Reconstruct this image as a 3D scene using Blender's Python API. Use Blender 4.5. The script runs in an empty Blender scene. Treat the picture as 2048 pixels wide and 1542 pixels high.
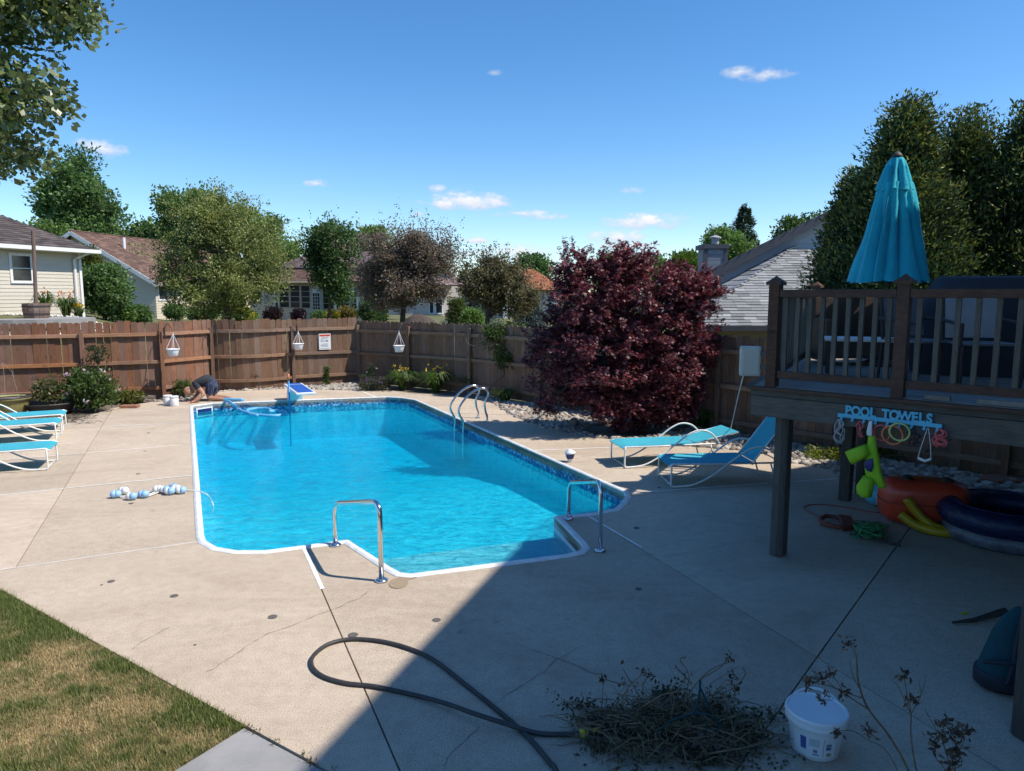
import bpy, bmesh, math, random
import numpy as np
from mathutils import Vector, Matrix, noise as mnoise

random.seed(7)
RNG = np.random.default_rng(7)
SC = bpy.context.scene
COL = SC.collection
R = math.radians

# ------------------------------------------------------------------ camera
FPX, CAMH = 1450.0, 2.7                     # focal length in photo pixels (2048 wide), eye height over the pool deck
PITCH = math.atan(184.0 / FPX)
cam_d = bpy.data.cameras.new('camera')
cam_d.sensor_width = 36.0
cam_d.lens = 36.0 * FPX / 2048.0
cam_d.clip_start = 0.05
cam_d.clip_end = 6000.0
cam = bpy.data.objects.new('camera', cam_d)
cam.location = (0, 0, CAMH)
cam.rotation_euler = (R(90) - PITCH, 0, 0)
COL.objects.link(cam)
SC.camera = cam

# ------------------------------------------------------------------ light
SUN_EL = R(52.0)
SUN_AZ = math.atan2(0.965, -0.24)            # clockwise from +Y
sun_vec = Vector((math.sin(SUN_AZ) * math.cos(SUN_EL), math.cos(SUN_AZ) * math.cos(SUN_EL), math.sin(SUN_EL)))
sd = bpy.data.lights.new('sun', 'SUN')
sd.energy = 4.5
sd.angle = R(0.53)
sd.color = (1.0, 0.935, 0.83)
sun = bpy.data.objects.new('sun', sd)
sun.rotation_euler = sun_vec.to_track_quat('Z', 'Y').to_euler()
sun.location = (20, -8, 30)
COL.objects.link(sun)

SC.view_settings.view_transform = 'Standard'
SC.view_settings.look = 'None'
SC.view_settings.exposure = 0.35
SC.view_settings.gamma = 1.0
SC.view_settings.use_curve_mapping = False
SC.cycles.max_bounces = 7
SC.cycles.diffuse_bounces = 3
SC.cycles.glossy_bounces = 3
SC.cycles.transparent_max_bounces = 12
SC.cycles.caustics_reflective = False
SC.cycles.caustics_refractive = False
SC.cycles.use_denoising = True
SC.cycles.use_adaptive_sampling = True
SC.cycles.adaptive_threshold = 0.03

def ray(px, py):
    x = (px - 1024.0) / FPX; y = -(py - 771.0) / FPX
    c, s = math.cos(PITCH), math.sin(PITCH)
    return Vector((x, c + y * s, -s + y * c))
def G(px, py, z=0.0):
    d = ray(px, py); t = (z - CAMH) / d.z
    return Vector((0, 0, CAMH)) + d * t
def P(px, py, Y):
    d = ray(px, py)
    return Vector((0, 0, CAMH)) + d * (Y / d.y)

# ------------------------------------------------------------------ sky with a few fair-weather clouds
world = bpy.data.worlds.new('World'); SC.world = world
world.use_nodes = True
nt = world.node_tree; nt.nodes.clear()
def N(tree, typ, **kw):
    n = tree.nodes.new(typ)
    for k, v in kw.items(): setattr(n, k, v)
    return n
SKY_STRENGTH = 0.15
sky = N(nt, 'ShaderNodeTexSky', sky_type='NISHITA')
sky.sun_disc = False
sky.sun_elevation = SUN_EL
sky.sun_rotation = SUN_AZ
sky.altitude = 1400
sky.air_density = 1.0; sky.dust_density = 0.65; sky.ozone_density = 2.6
bg_sky = N(nt, 'ShaderNodeBackground'); bg_sky.inputs['Strength'].default_value = SKY_STRENGTH
hsv = N(nt, 'ShaderNodeHueSaturation'); hsv.inputs['Saturation'].default_value = 1.27
nt.links.new(sky.outputs[0], hsv.inputs['Color']); nt.links.new(hsv.outputs[0], bg_sky.inputs['Color'])
tc = N(nt, 'ShaderNodeTexCoord')
def math_n(op, a, b=None, c=None, clamp=False):
    n = N(nt, 'ShaderNodeMath', operation=op); n.use_clamp = clamp
    for i, v in enumerate((a, b, c)):
        if v is None: continue
        if isinstance(v, (int, float)): n.inputs[i].default_value = v
        else: nt.links.new(v, n.inputs[i])
    return n.outputs[0]
cn = N(nt, 'ShaderNodeTexNoise'); cn.inputs['Scale'].default_value = 46; cn.inputs['Detail'].default_value = 6; cn.inputs['Roughness'].default_value = 0.62
mp = N(nt, 'ShaderNodeMapping'); mp.inputs['Scale'].default_value = (1, 1, 1.8)
nt.links.new(tc.outputs['Generated'], mp.inputs[0]); nt.links.new(mp.outputs[0], cn.inputs['Vector'])
nz = math_n('MULTIPLY_ADD', cn.outputs[0], 2.6, -1.3)
# (px, py) of the centre, half width, half height in photo pixels, density
CLOUDS = [(935, 402, 92, 20, 1.0), (900, 408, 50, 10, .9), (1285, 444, 78, 16, 1.0), (1265, 440, 40, 15, 1.0), (1235, 474, 70, 14, 1.0), (1250, 492, 80, 10, .9), (1475, 144, 40, 9, .6), (1530, 150, 46, 11, .6),
          (1045, 427, 60, 9, .8), (1100, 435, 34, 8, .75), (205, 297, 40, 14, .85), (635, 367, 26, 8, .8), (950, 480, 42, 8, .9), (1035, 505, 140, 18, .7), (875, 377, 18, 8, .7), (1267, 380, 26, 7, .55),
          (992, 146, 18, 7, .4), (838, 428, 18, 6, .6), (170, 287, 20, 8, .55), (720, 470, 30, 8, .4)]
tot = None; shade = None
def vmath(op, a, b):
    n = N(nt, 'ShaderNodeVectorMath', operation=op)
    nt.links.new(a, n.inputs[0])
    if b is not None: n.inputs[1].default_value = b
    return n
for px, py, hw, hh, dens in CLOUDS:
    c = ray(px, py).normalized(); cs = c.y
    v = vmath('SUBTRACT', tc.outputs['Generated'], c).outputs[0]
    v = vmath('MULTIPLY', v, (FPX / hw / cs, 0, FPX / hh)).outputs[0]
    ln = vmath('LENGTH', v, None).outputs['Value']
    m = math_n('ADD', math_n('MULTIPLY_ADD', ln, -.95, 1.0), nz)
    m = math_n('MULTIPLY', m, dens * 1.25, clamp=True)
    env = math_n('MULTIPLY_ADD', ln, -1.4, 2.3, clamp=True)
    m = math_n('MULTIPLY', m, env)
    zz = vmath('DOT_PRODUCT', v, (0, 0, 1)).outputs['Value']
    sh = math_n('MULTIPLY', math_n('MULTIPLY_ADD', zz, .5, .6, clamp=True), m)
    tot = m if tot is None else math_n('MAXIMUM', tot, m)
    shade = sh if shade is None else math_n('MAXIMUM', shade, sh)
sep = N(nt, 'ShaderNodeSeparateXYZ'); nt.links.new(tc.outputs['Generated'], sep.inputs[0])
tot = math_n('MULTIPLY', tot, math_n('GREATER_THAN', sep.outputs['Y'], 0.0))
cr = N(nt, 'ShaderNodeMix', data_type='RGBA')
nt.links.new(shade, cr.inputs[0]); cr.inputs[6].default_value = (0.55, 0.61, 0.74, 1); cr.inputs[7].default_value = (0.95, 0.95, 0.96, 1)
bg_c = N(nt, 'ShaderNodeBackground'); bg_c.inputs['Strength'].default_value = 0.9
nt.links.new(cr.outputs[2], bg_c.inputs['Color'])
mixw = N(nt, 'ShaderNodeMixShader')
nt.links.new(tot, mixw.inputs[0]); nt.links.new(bg_sky.outputs[0], mixw.inputs[1]); nt.links.new(bg_c.outputs[0], mixw.inputs[2])
wo = N(nt, 'ShaderNodeOutputWorld'); nt.links.new(mixw.outputs[0], wo.inputs['Surface'])
world.cycles.sampling_method = 'MANUAL'; world.cycles.sample_map_resolution = 512

# ------------------------------------------------------------------ mesh helpers
class MB:
    def __init__(s): s.v = []; s.f = []; s.fm = []
    def add(s, vs, fs):
        o = len(s.v); s.v += [tuple(v) for v in vs]; s.f += [tuple(i + o for i in f) for f in fs]; return s
    def box(s, c, size, rz=0.0, M=None):
        hx, hy, hz = size[0] / 2, size[1] / 2, size[2] / 2
        vs = [Vector((x, y, z)) for x in (-hx, hx) for y in (-hy, hy) for z in (-hz, hz)]
        m = (Matrix.Translation(Vector(c)) @ Matrix.Rotation(rz, 4, 'Z')) if M is None else Matrix.Translation(Vector(c)) @ M
        vs = [m @ v for v in vs]
        return s.add(vs, [(0, 1, 3, 2), (4, 6, 7, 5), (0, 4, 5, 1), (2, 3, 7, 6), (0, 2, 6, 4), (1, 5, 7, 3)])
    def bar(s, p0, p1, w, h, up=(0, 0, 1)):
        """box from p0 to p1, w across, h along 'up', centred on the line"""
        p0, p1 = Vector(p0), Vector(p1); d = (p1 - p0).normalized(); u = Vector(up)
        sd_ = d.cross(u)
        if sd_.length < 1e-5: sd_ = d.cross(Vector((0, 1, 0)))
        sd_.normalize(); u = sd_.cross(d).normalized()
        vs = [p + sd_ * (a * w / 2) + u * (b * h / 2) for p in (p0, p1) for a in (-1, 1) for b in (-1, 1)]
        return s.add(vs, [(0, 1, 3, 2), (4, 6, 7, 5), (0, 4, 5, 1), (2, 3, 7, 6), (0, 2, 6, 4), (1, 5, 7, 3)])
    def tube(s, path, r, n=8, cap=True, closed=False):
        path = [Vector(p) for p in path]; m = len(path)
        rs = r if isinstance(r, (list, tuple)) else [r] * m
        vs = []; prev = None
        for i, p in enumerate(path):
            if closed: t = path[(i + 1) % m] - path[(i - 1) % m]
            else: t = path[min(i + 1, m - 1)] - path[max(i - 1, 0)]
            if t.length < 1e-9: t = Vector((0, 0, 1))
            t.normalize()
            if prev is None:
                a = Vector((0, 0, 1)) if abs(t.z) < 0.9 else Vector((1, 0, 0))
                u = t.cross(a).normalized()
            else:
                u = (prev - t * prev.dot(t))
                if u.length < 1e-6: u = t.orthogonal()
                u.normalize()
            prev = u; w = t.cross(u)
            for k in range(n):
                an = 2 * math.pi * k / n
                vs.append(p + (u * math.cos(an) + w * math.sin(an)) * rs[i])
        fs = []
        for i in range(m if closed else m - 1):
            j = (i + 1) % m
            for k in range(n):
                l = (k + 1) % n
                fs.append((i * n + k, i * n + l, j * n + l, j * n + k))
        if cap and not closed:
            fs.append(tuple(range(n - 1, -1, -1))); fs.append(tuple((m - 1) * n + k for k in range(n)))
        return s.add(vs, fs)
    def lathe(s, prof, c=(0, 0, 0), n=24, M=None, cap0=True, cap1=True, sx=1.0, sy=1.0):
        vs = []
        c = Vector(c)
        for r, z in prof:
            for k in range(n):
                a = 2 * math.pi * k / n
                v = Vector((r * math.cos(a) * sx, r * math.sin(a) * sy, z))
                if M is not None: v = M @ v
                vs.append(c + v)
        fs = []
        for i in range(len(prof) - 1):
            for k in range(n):
                l = (k + 1) % n
                fs.append((i * n + k, i * n + l, (i + 1) * n + l, (i + 1) * n + k))
        if cap0: fs.append(tuple(range(n - 1, -1, -1)))
        if cap1: fs.append(tuple((len(prof) - 1) * n + k for k in range(n)))
        return s.add(vs, fs)
    def prism(s, poly, z0, z1):
        n = len(poly)
        vs = [(p[0], p[1], z0) for p in poly] + [(p[0], p[1], z1) for p in poly]
        fs = [tuple(range(n - 1, -1, -1)), tuple(range(n, 2 * n))]
        for i in range(n): fs.append((i, (i + 1) % n, n + (i + 1) % n, n + i))
        return s.add(vs, fs)
    def sheet(s, poly, z):
        return s.add([(p[0], p[1], z) for p in poly], [tuple(range(len(poly)))])
    def ball(s, c, r, nu=12, nv=8, sc=(1, 1, 1), M=None):
        prof = [(max(1e-4, r * math.sin(math.pi * i / nv)), -r * math.cos(math.pi * i / nv)) for i in range(nv + 1)]
        vs0 = len(s.v); s.lathe(prof, (0, 0, 0), nu, cap0=False, cap1=False)
        for i in range(vs0, len(s.v)):
            v = Vector(s.v[i]); v = Vector((v.x * sc[0], v.y * sc[1], v.z * sc[2]))
            if M is not None: v = M @ v
            s.v[i] = tuple(Vector(c) + v)
        return s

ROOT = {}
def _mesh(name, mb, mat, smooth=False, inv=None):
    me = bpy.data.meshes.new(name)
    vs = mb.v if inv is None else [tuple(inv @ Vector(v)) for v in mb.v]
    me.from_pydata(vs, [], mb.f)
    if mat is not None: me.materials.append(mat)
    if smooth:
        me.polygons.foreach_set('use_smooth', [True] * len(me.polygons))
    me.update()
    return me
def tag(o, label=None, cat=None, group=None, kind=None):
    if label: o['label'] = label
    if cat: o['category'] = cat
    if group: o['group'] = group
    if kind: o['kind'] = kind
    return o
def thing(name, label, cat, loc=(0, 0, 0), rz=0.0, group=None, kind=None):
    o = bpy.data.objects.new(name, None); COL.objects.link(o)
    o.location = loc; o.rotation_euler = (0, 0, rz); o.empty_display_size = 0.1
    tag(o, label, cat, group, kind)
    ROOT[o.name] = Matrix.Translation(Vector(loc)) @ Matrix.Rotation(rz, 4, 'Z')
    return o
def part(name, mb, mat, parent, smooth=False, label=None, kind=None, local=False, bevel=0.0, mesh=None):
    """a part: mb in world coordinates (or in the thing's own when local)"""
    m = ROOT[parent.name]
    me = mesh if mesh is not None else _mesh(name, mb, mat, smooth, None if local else m.inverted())
    o = bpy.data.objects.new(name, me); COL.objects.link(o); o.parent = parent
    ROOT[o.name] = m
    tag(o, label, None, None, kind)
    if bevel:
        b = o.modifiers.new('edge', 'BEVEL'); b.width = bevel; b.segments = 2; b.limit_method = 'ANGLE'
    return o
def solo(name, mb, mat, label=None, cat=None, group=None, kind=None, smooth=False, loc=None, bevel=0.0):
    if loc is None:
        a = np.array(mb.v); loc = (float(a[:, 0].mean()), float(a[:, 1].mean()), float(a[:, 2].min()))
    me = _mesh(name, mb, mat, smooth, Matrix.Translation(-Vector(loc)))
    o = bpy.data.objects.new(name, me); COL.objects.link(o); o.location = loc
    ROOT[o.name] = Matrix.Translation(Vector(loc))
    tag(o, label, cat, group, kind)
    if bevel:
        b = o.modifiers.new('edge', 'BEVEL'); b.width = bevel; b.segments = 2; b.limit_method = 'ANGLE'
    return o
def child_at(name, me, parent, loc, rot=(0, 0, 0), scale=(1, 1, 1)):
    """a piece that shares mesh data; loc in the parent's own space"""
    o = bpy.data.objects.new(name, me); COL.objects.link(o); o.parent = parent
    o.location = loc; o.rotation_euler = rot; o.scale = scale
    return o
def copy_tree(o, parent=None):
    c = o.copy(); COL.objects.link(c); c.parent = parent
    ROOT[c.name] = ROOT.get(o.name, Matrix())
    for ch in [x for x in o.children]: copy_tree(ch, c)
    return c
def bez(p0, p1, p2, n=8):
    p0, p1, p2 = Vector(p0), Vector(p1), Vector(p2)
    return [p0 * (1 - t) ** 2 + p1 * 2 * t * (1 - t) + p2 * t * t for t in [i / n for i in range(n + 1)]]
def spline(pts, n=8, closed=False):
    pts = [Vector(p) for p in pts]; m = len(pts); out = []
    rng = range(m) if closed else range(m - 1)
    for i in rng:
        if closed: a, b, c, d = pts[(i - 1) % m], pts[i], pts[(i + 1) % m], pts[(i + 2) % m]
        else: a, b, c, d = pts[max(i - 1, 0)], pts[i], pts[i + 1], pts[min(i + 2, m - 1)]
        for k in range(n):
            t = k / n
            out.append(0.5 * ((2 * b) + (c - a) * t + (2 * a - 5 * b + 4 * c - d) * t * t + (3 * b - a - 3 * c + d) * t ** 3))
    if not closed: out.append(pts[-1])
    return out
def round_path(pts, r, n=5):
    """polyline with its inner corners rounded"""
    pts = [Vector(p) for p in pts]; out = [pts[0]]
    for i in range(1, len(pts) - 1):
        a, b, c = pts[i - 1], pts[i], pts[i + 1]
        d0 = min(r, (a - b).length * .5); d1 = min(r, (c - b).length * .5)
        out += bez(b + (a - b).normalized() * d0, b, b + (c - b).normalized() * d1, n)
    out.append(pts[-1]); return out

def fast_mesh(name, V, k, mat, cols=None, smooth=False):
    """V: (n*k,3) vertices, every k of them one face; cols: (n,3)"""
    n = len(V) // k
    me = bpy.data.meshes.new(name)
    me.vertices.add(n * k); me.vertices.foreach_set('co', np.ascontiguousarray(V, dtype=np.float32).ravel())
    me.loops.add(n * k); me.loops.foreach_set('vertex_index', np.arange(n * k, dtype=np.int32))
    me.polygons.add(n); me.polygons.foreach_set('loop_start', np.arange(0, n * k, k, dtype=np.int32))
    me.update(calc_edges=True)
    if cols is not None:
        at = me.color_attributes.new('col', 'FLOAT_COLOR', 'POINT')
        c4 = np.ones((n * k, 4), dtype=np.float32); c4[:, :3] = np.repeat(cols, k, axis=0)
        at.data.foreach_set('color', c4.ravel())
    me.materials.append(mat)
    return me
def unit(a):
    return a / np.maximum(np.linalg.norm(a, axis=1, keepdims=True), 1e-9)
def vnoise(x, y, seed=0):
    """smooth value noise on numpy arrays"""
    xi = np.floor(x).astype(int); yi = np.floor(y).astype(int); fx = x - xi; fy = y - yi
    def h(a, b):
        n = (a * 374761393 + b * 668265263 + seed * 974634777) & 0x7fffffff
        n = ((n ^ (n >> 13)) * 1274126177) & 0x7fffffff
        return (n & 0xffff) / 65535.0
    fx = fx * fx * (3 - 2 * fx); fy = fy * fy * (3 - 2 * fy)
    return (h(xi, yi) * (1 - fx) + h(xi + 1, yi) * fx) * (1 - fy) + (h(xi, yi + 1) * (1 - fx) + h(xi + 1, yi + 1) * fx) * fy
# ------------------------------------------------------------------ materials
def new_mat(name):
    m = bpy.data.materials.new(name); m.use_nodes = True
    t = m.node_tree; t.nodes.clear()
    o = N(t, 'ShaderNodeOutputMaterial')
    return m, t, o
def c4(c): return (c[0], c[1], c[2], 1)
def mixc(t, fac, a, b, blend='MIX'):
    n = N(t, 'ShaderNodeMix', data_type='RGBA', blend_type=blend)
    for i, v in ((0, fac), (6, a), (7, b)):
        if hasattr(v, 'is_linked') or hasattr(v, 'links'): t.links.new(v, n.inputs[i])
        elif i == 0: n.inputs[0].default_value = v
        else: n.inputs[i].default_value = c4(v)
    return n.outputs[2]
def noise_n(t, vec, scale, detail=4, rough=.6, dist=0):
    n = N(t, 'ShaderNodeTexNoise'); n.inputs['Scale'].default_value = scale; n.inputs['Detail'].default_value = detail
    n.inputs['Roughness'].default_value = rough; n.inputs['Distortion'].default_value = dist
    if vec is not None: t.links.new(vec, n.inputs['Vector'])
    return n.outputs[0]
def ramp(t, val, lo, hi, a=0.0, b=1.0):
    n = N(t, 'ShaderNodeMapRange'); n.clamp = True
    t.links.new(val, n.inputs[0]); n.inputs[1].default_value = lo; n.inputs[2].default_value = hi
    n.inputs[3].default_value = a; n.inputs[4].default_value = b
    return n.outputs[0]
def tmath(t, op, a, b):
    n = N(t, 'ShaderNodeMath', operation=op)
    for i, v in enumerate((a, b)):
        if isinstance(v, (int, float)): n.inputs[i].default_value = v
        else: t.links.new(v, n.inputs[i])
    return n.outputs[0]
def coords(t, stretch=(1, 1, 1), kind='Object', rot=(0, 0, 0)):
    c = N(t, 'ShaderNodeTexCoord'); m = N(t, 'ShaderNodeMapping'); m.inputs['Scale'].default_value = stretch
    m.inputs['Rotation'].default_value = rot
    if kind == 'World':
        g = N(t, 'ShaderNodeNewGeometry'); t.links.new(g.outputs['Position'], m.inputs[0])
    else: t.links.new(c.outputs[kind], m.inputs[0])
    return m.outputs[0]
def bumpn(t, h, strength, dist=0.01):
    b = N(t, 'ShaderNodeBump'); b.inputs['Strength'].default_value = strength; b.inputs['Distance'].default_value = dist
    t.links.new(h, b.inputs['Height']); return b.outputs[0]
def principled(t, out, col, rough=.6, metal=0, normal=None, spec=.5, **kw):
    p = N(t, 'ShaderNodeBsdfPrincipled')
    if hasattr(col, 'links'): t.links.new(col, p.inputs['Base Color'])
    else: p.inputs['Base Color'].default_value = c4(col)
    if hasattr(rough, 'links'): t.links.new(rough, p.inputs['Roughness'])
    else: p.inputs['Roughness'].default_value = rough
    p.inputs['Metallic'].default_value = metal; p.inputs['Specular IOR Level'].default_value = spec
    for k, v in kw.items(): p.inputs[k.replace('_', ' ')].default_value = v
    if normal is not None: t.links.new(normal, p.inputs['Normal'])
    if out is not None: t.links.new(p.outputs[0], out.inputs['Surface'])
    return p
def pmat(name, a, b=None, scale=6, rough=.6, bump=0, bscale=40, stretch=(1, 1, 1), rand=0.0, metal=0, spec=.5, kind='Object', dist=.01, lo=.35, hi=.65, **kw):
    m, t, o = new_mat(name)
    v = coords(t, stretch, kind)
    if b is None: b = tuple(x * .82 for x in a)
    col = mixc(t, ramp(t, noise_n(t, v, scale, 5), lo, hi), a, b)
    if rand:
        oi = N(t, 'ShaderNodeObjectInfo')
        k = ramp(t, oi.outputs['Random'], 0, 1, 1 - rand, 1 + rand)
        hs = N(t, 'ShaderNodeHueSaturation'); t.links.new(col, hs.inputs['Color']); t.links.new(k, hs.inputs['Value']); col = hs.outputs[0]
    nrm = bumpn(t, noise_n(t, v, bscale, 4), bump, dist) if bump else None
    principled(t, o, col, rough, metal, nrm, spec, **kw)
    return m
def wood(name, a, b, grain=(14, 14, 1.2), rough=.75, rand=.18, bump=.35, kind='Object', extra=None):
    """stained wood: grain runs along the axis with the small factor"""
    m, t, o = new_mat(name)
    oi = N(t, 'ShaderNodeObjectInfo')
    c = N(t, 'ShaderNodeTexCoord'); ad = N(t, 'ShaderNodeVectorMath', operation='ADD')
    t.links.new(c.outputs[kind], ad.inputs[0])
    cx = N(t, 'ShaderNodeCombineXYZ')
    for i in range(3): t.links.new(tmath(t, 'MULTIPLY', oi.outputs['Random'], 37.0 + 11 * i), cx.inputs[i])
    t.links.new(cx.outputs[0], ad.inputs[1])
    mp_ = N(t, 'ShaderNodeMapping'); mp_.inputs['Scale'].default_value = grain; t.links.new(ad.outputs[0], mp_.inputs[0])
    g1 = noise_n(t, mp_.outputs[0], 4, 6, .65, .6)
    g2 = noise_n(t, ad.outputs[0], 2.2, 4)
    col = mixc(t, ramp(t, g1, .33, .68), a, b)
    col = mixc(t, ramp(t, g2, .5, .75, 0, .45), col, tuple(x * .55 for x in b))
    vo = N(t, 'ShaderNodeTexVoronoi'); vo.inputs['Scale'].default_value = 2.6
    mk = N(t, 'ShaderNodeMapping'); mk.inputs['Scale'].default_value = tuple(2.2 if g > 3 else .9 for g in grain); t.links.new(ad.outputs[0], mk.inputs[0]); t.links.new(mk.outputs[0], vo.inputs['Vector'])
    col = mixc(t, ramp(t, vo.outputs['Distance'], .05, .16, .7, 0), col, tuple(x * .42 for x in b))
    hs = N(t, 'ShaderNodeHueSaturation'); t.links.new(col, hs.inputs['Color'])
    t.links.new(ramp(t, oi.outputs['Random'], 0, 1, 1 - rand, 1 + rand), hs.inputs['Value'])
    sat = N(t, 'ShaderNodeMath', operation='FRACT'); t.links.new(tmath(t, 'MULTIPLY', oi.outputs['Random'], 17.3), sat.inputs[0])
    t.links.new(ramp(t, sat.outputs[0], 0, 1, .8, 1.08), hs.inputs['Saturation'])
    principled(t, o, hs.outputs[0], rough, 0, bumpn(t, g1, bump, .006), .3)
    return m
def leaf_mat(name, trans=.42, gloss=.025, rough=.5, hue=0.0):
    m, t, o = new_mat(name)
    at = N(t, 'ShaderNodeAttribute', attribute_name='col')
    d = N(t, 'ShaderNodeBsdfDiffuse'); t.links.new(at.outputs['Color'], d.inputs['Color'])
    tr = N(t, 'ShaderNodeBsdfTranslucent')
    hs = N(t, 'ShaderNodeHueSaturation'); hs.inputs['Value'].default_value = 1.25; hs.inputs['Saturation'].default_value = 1.15; hs.inputs['Hue'].default_value = .5 - hue
    t.links.new(at.outputs['Color'], hs.inputs['Color']); t.links.new(hs.outputs[0], tr.inputs['Color'])
    mx = N(t, 'ShaderNodeMixShader'); mx.inputs[0].default_value = trans
    t.links.new(d.outputs[0], mx.inputs[1]); t.links.new(tr.outputs[0], mx.inputs[2])
    gl = N(t, 'ShaderNodeBsdfGlossy'); gl.inputs['Roughness'].default_value = rough
    m2 = N(t, 'ShaderNodeMixShader'); m2.inputs[0].default_value = gloss
    t.links.new(mx.outputs[0], m2.inputs[1]); t.links.new(gl.outputs[0], m2.inputs[2])
    t.links.new(m2.outputs[0], o.inputs['Surface'])
    return m
def attr_mat(name, rough=.8, bump=.0, bscale=30, spec=.3):
    m, t, o = new_mat(name)
    at = N(t, 'ShaderNodeAttribute', attribute_name='col')
    v = coords(t)
    col = mixc(t, ramp(t, noise_n(t, v, bscale, 3), .3, .7, 0, .35), at.outputs['Color'], (0, 0, 0))
    principled(t, o, col, rough, 0, bumpn(t, noise_n(t, v, bscale, 4), bump) if bump else None, spec)
    return m

MAT = {}
def build_mats():
    # broom-finished concrete with speckle, blotches and old stains
    m, t, o = new_mat('concrete')
    v = coords(t, kind='World')
    fine = noise_n(t, v, 110, 3, .7)
    mid = noise_n(t, v, 9, 5, .65)
    big = noise_n(t, v, .9, 5, .6)
    stain = noise_n(t, v, 2.3, 6, .7, .4)
    col = mixc(t, ramp(t, big, .35, .65), (.60, .495, .385), (.53, .43, .33))
    col = mixc(t, ramp(t, mid, .40, .70, 0, .65), col, (.43, .34, .25))
    col = mixc(t, ramp(t, stain, .60, .78, 0, .5), col, (.30, .245, .19))
    col = mixc(t, ramp(t, fine, .38, .46, .75, 0), col, (.25, .20, .15))
    col = mixc(t, ramp(t, fine, .56, .64, 0, .7), col, (.70, .60, .48))
    wide = noise_n(t, coords(t, (.55, 1.0, 1), 'World', (0, 0, R(25))), .55, 7, .72, 1.2)
    col = mixc(t, ramp(t, wide, .47, .72, 0, .6), col, (.33, .255, .185))
    drips = noise_n(t, v, 5.5, 2, .5)
    col = mixc(t, ramp(t, drips, .70, .76, 0, .35), col, (.22, .17, .125))
    oi = N(t, 'ShaderNodeObjectInfo'); hs = N(t, 'ShaderNodeHueSaturation')
    t.links.new(col, hs.inputs['Color']); t.links.new(ramp(t, oi.outputs['Random'], 0, 1, .90, 1.08), hs.inputs['Value'])
    h = tmath(t, 'ADD', fine, tmath(t, 'MULTIPLY', mid, .6))
    principled(t, o, hs.outputs[0], .88, 0, bumpn(t, h, .5, .006), .25)
    MAT['concrete'] = m
    MAT['concrete_grey'] = pmat('concrete_grey', (.33, .32, .315), (.25, .245, .24), 2.2, .85, .25, 120, kind='World')
    MAT['caulk'] = pmat('caulk', (.90, .89, .86), (.78, .76, .72), 9, .7)
    MAT['joint'] = pmat('joint', (.035, .03, .025), (.06, .05, .04), 20, .95)
    MAT['crack'] = pmat('crack', (.25, .20, .155), (.17, .14, .11), 12, .95)
    MAT['plug'] = pmat('plug', (.09, .08, .075), (.14, .12, .11), 60, .9)
    MAT['wet'] = pmat('wet', (.36, .27, .18), (.29, .215, .145), 30, .8)
    MAT['soil'] = pmat('soil', (.12, .095, .07), (.20, .165, .125), 7, .95, .6, 60, kind='World')
    MAT['white'] = pmat('white', (.80, .80, .78), (.70, .70, .68), 5, .45)
    MAT['white_plastic'] = pmat('white_plastic', (.80, .81, .82), (.72, .73, .75), 4, .35, spec=.5)
    MAT['coping'] = pmat('coping', (.82, .82, .81), (.66, .66, .64), 9, .4)
    # vinyl liner: pale blue pebble print, with bright caustic lines painted into the colour
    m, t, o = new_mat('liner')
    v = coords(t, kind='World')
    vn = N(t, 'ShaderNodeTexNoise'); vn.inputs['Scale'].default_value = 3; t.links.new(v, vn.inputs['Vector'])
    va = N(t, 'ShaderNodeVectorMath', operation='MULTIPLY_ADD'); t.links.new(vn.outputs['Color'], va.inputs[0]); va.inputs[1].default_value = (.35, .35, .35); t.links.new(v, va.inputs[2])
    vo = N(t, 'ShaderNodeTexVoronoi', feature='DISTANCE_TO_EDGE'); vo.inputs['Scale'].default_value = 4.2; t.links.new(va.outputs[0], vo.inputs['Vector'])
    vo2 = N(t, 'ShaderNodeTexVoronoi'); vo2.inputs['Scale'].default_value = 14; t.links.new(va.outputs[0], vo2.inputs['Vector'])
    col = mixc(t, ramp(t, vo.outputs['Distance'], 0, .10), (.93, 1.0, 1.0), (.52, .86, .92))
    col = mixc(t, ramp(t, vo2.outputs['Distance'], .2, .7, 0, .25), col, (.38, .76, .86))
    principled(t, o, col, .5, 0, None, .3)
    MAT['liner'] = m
    # printed mosaic band at the water line
    m, t, o = new_mat('mosaic')
    v = coords(t, kind='World')
    vo = N(t, 'ShaderNodeTexVoronoi'); vo.inputs['Scale'].default_value = 26; t.links.new(v, vo.inputs['Vector'])
    cr_ = N(t, 'ShaderNodeValToRGB'); t.links.new(vo.outputs['Color'], cr_.inputs[0])
    e = cr_.color_ramp; e.elements[0].color = (.015, .07, .22, 1); e.elements[1].color = (.36, .66, .85, 1)
    e.elements[0].position = .25; e.elements[1].position = .8
    el = e.elements.new(.55); el.color = (.05, .24, .48, 1)
    principled(t, o, cr_.outputs[0], .35, 0, None, .4)
    MAT['mosaic'] = m
    # water: clear blue film, Fresnel reflection, small wind ripples, dark streaks painted into the tint
    m, t, o = new_mat('water')
    v = coords(t, (1, 1, 1), 'World')
    v2 = coords(t, (1.0, 2.4, 1), 'World', (0, 0, R(20)))
    h = tmath(t, 'ADD', noise_n(t, v2, 2.3, 4, .6, .8), tmath(t, 'MULTIPLY', noise_n(t, v2, 7, 3, .55, .5), .30))
    nrm = bumpn(t, h, 1.0, .10)
    fr = N(t, 'ShaderNodeFresnel'); fr.inputs['IOR'].default_value = 1.33; t.links.new(nrm, fr.inputs['Normal'])
    gl = N(t, 'ShaderNodeBsdfGlossy'); gl.inputs['Roughness'].default_value = .03; t.links.new(nrm, gl.inputs['Normal'])
    tp = N(t, 'ShaderNodeBsdfTransparent')
    tint = mixc(t, ramp(t, h, .5, .82), (.62, .97, 1.0), (.36, .86, .95))
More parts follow.
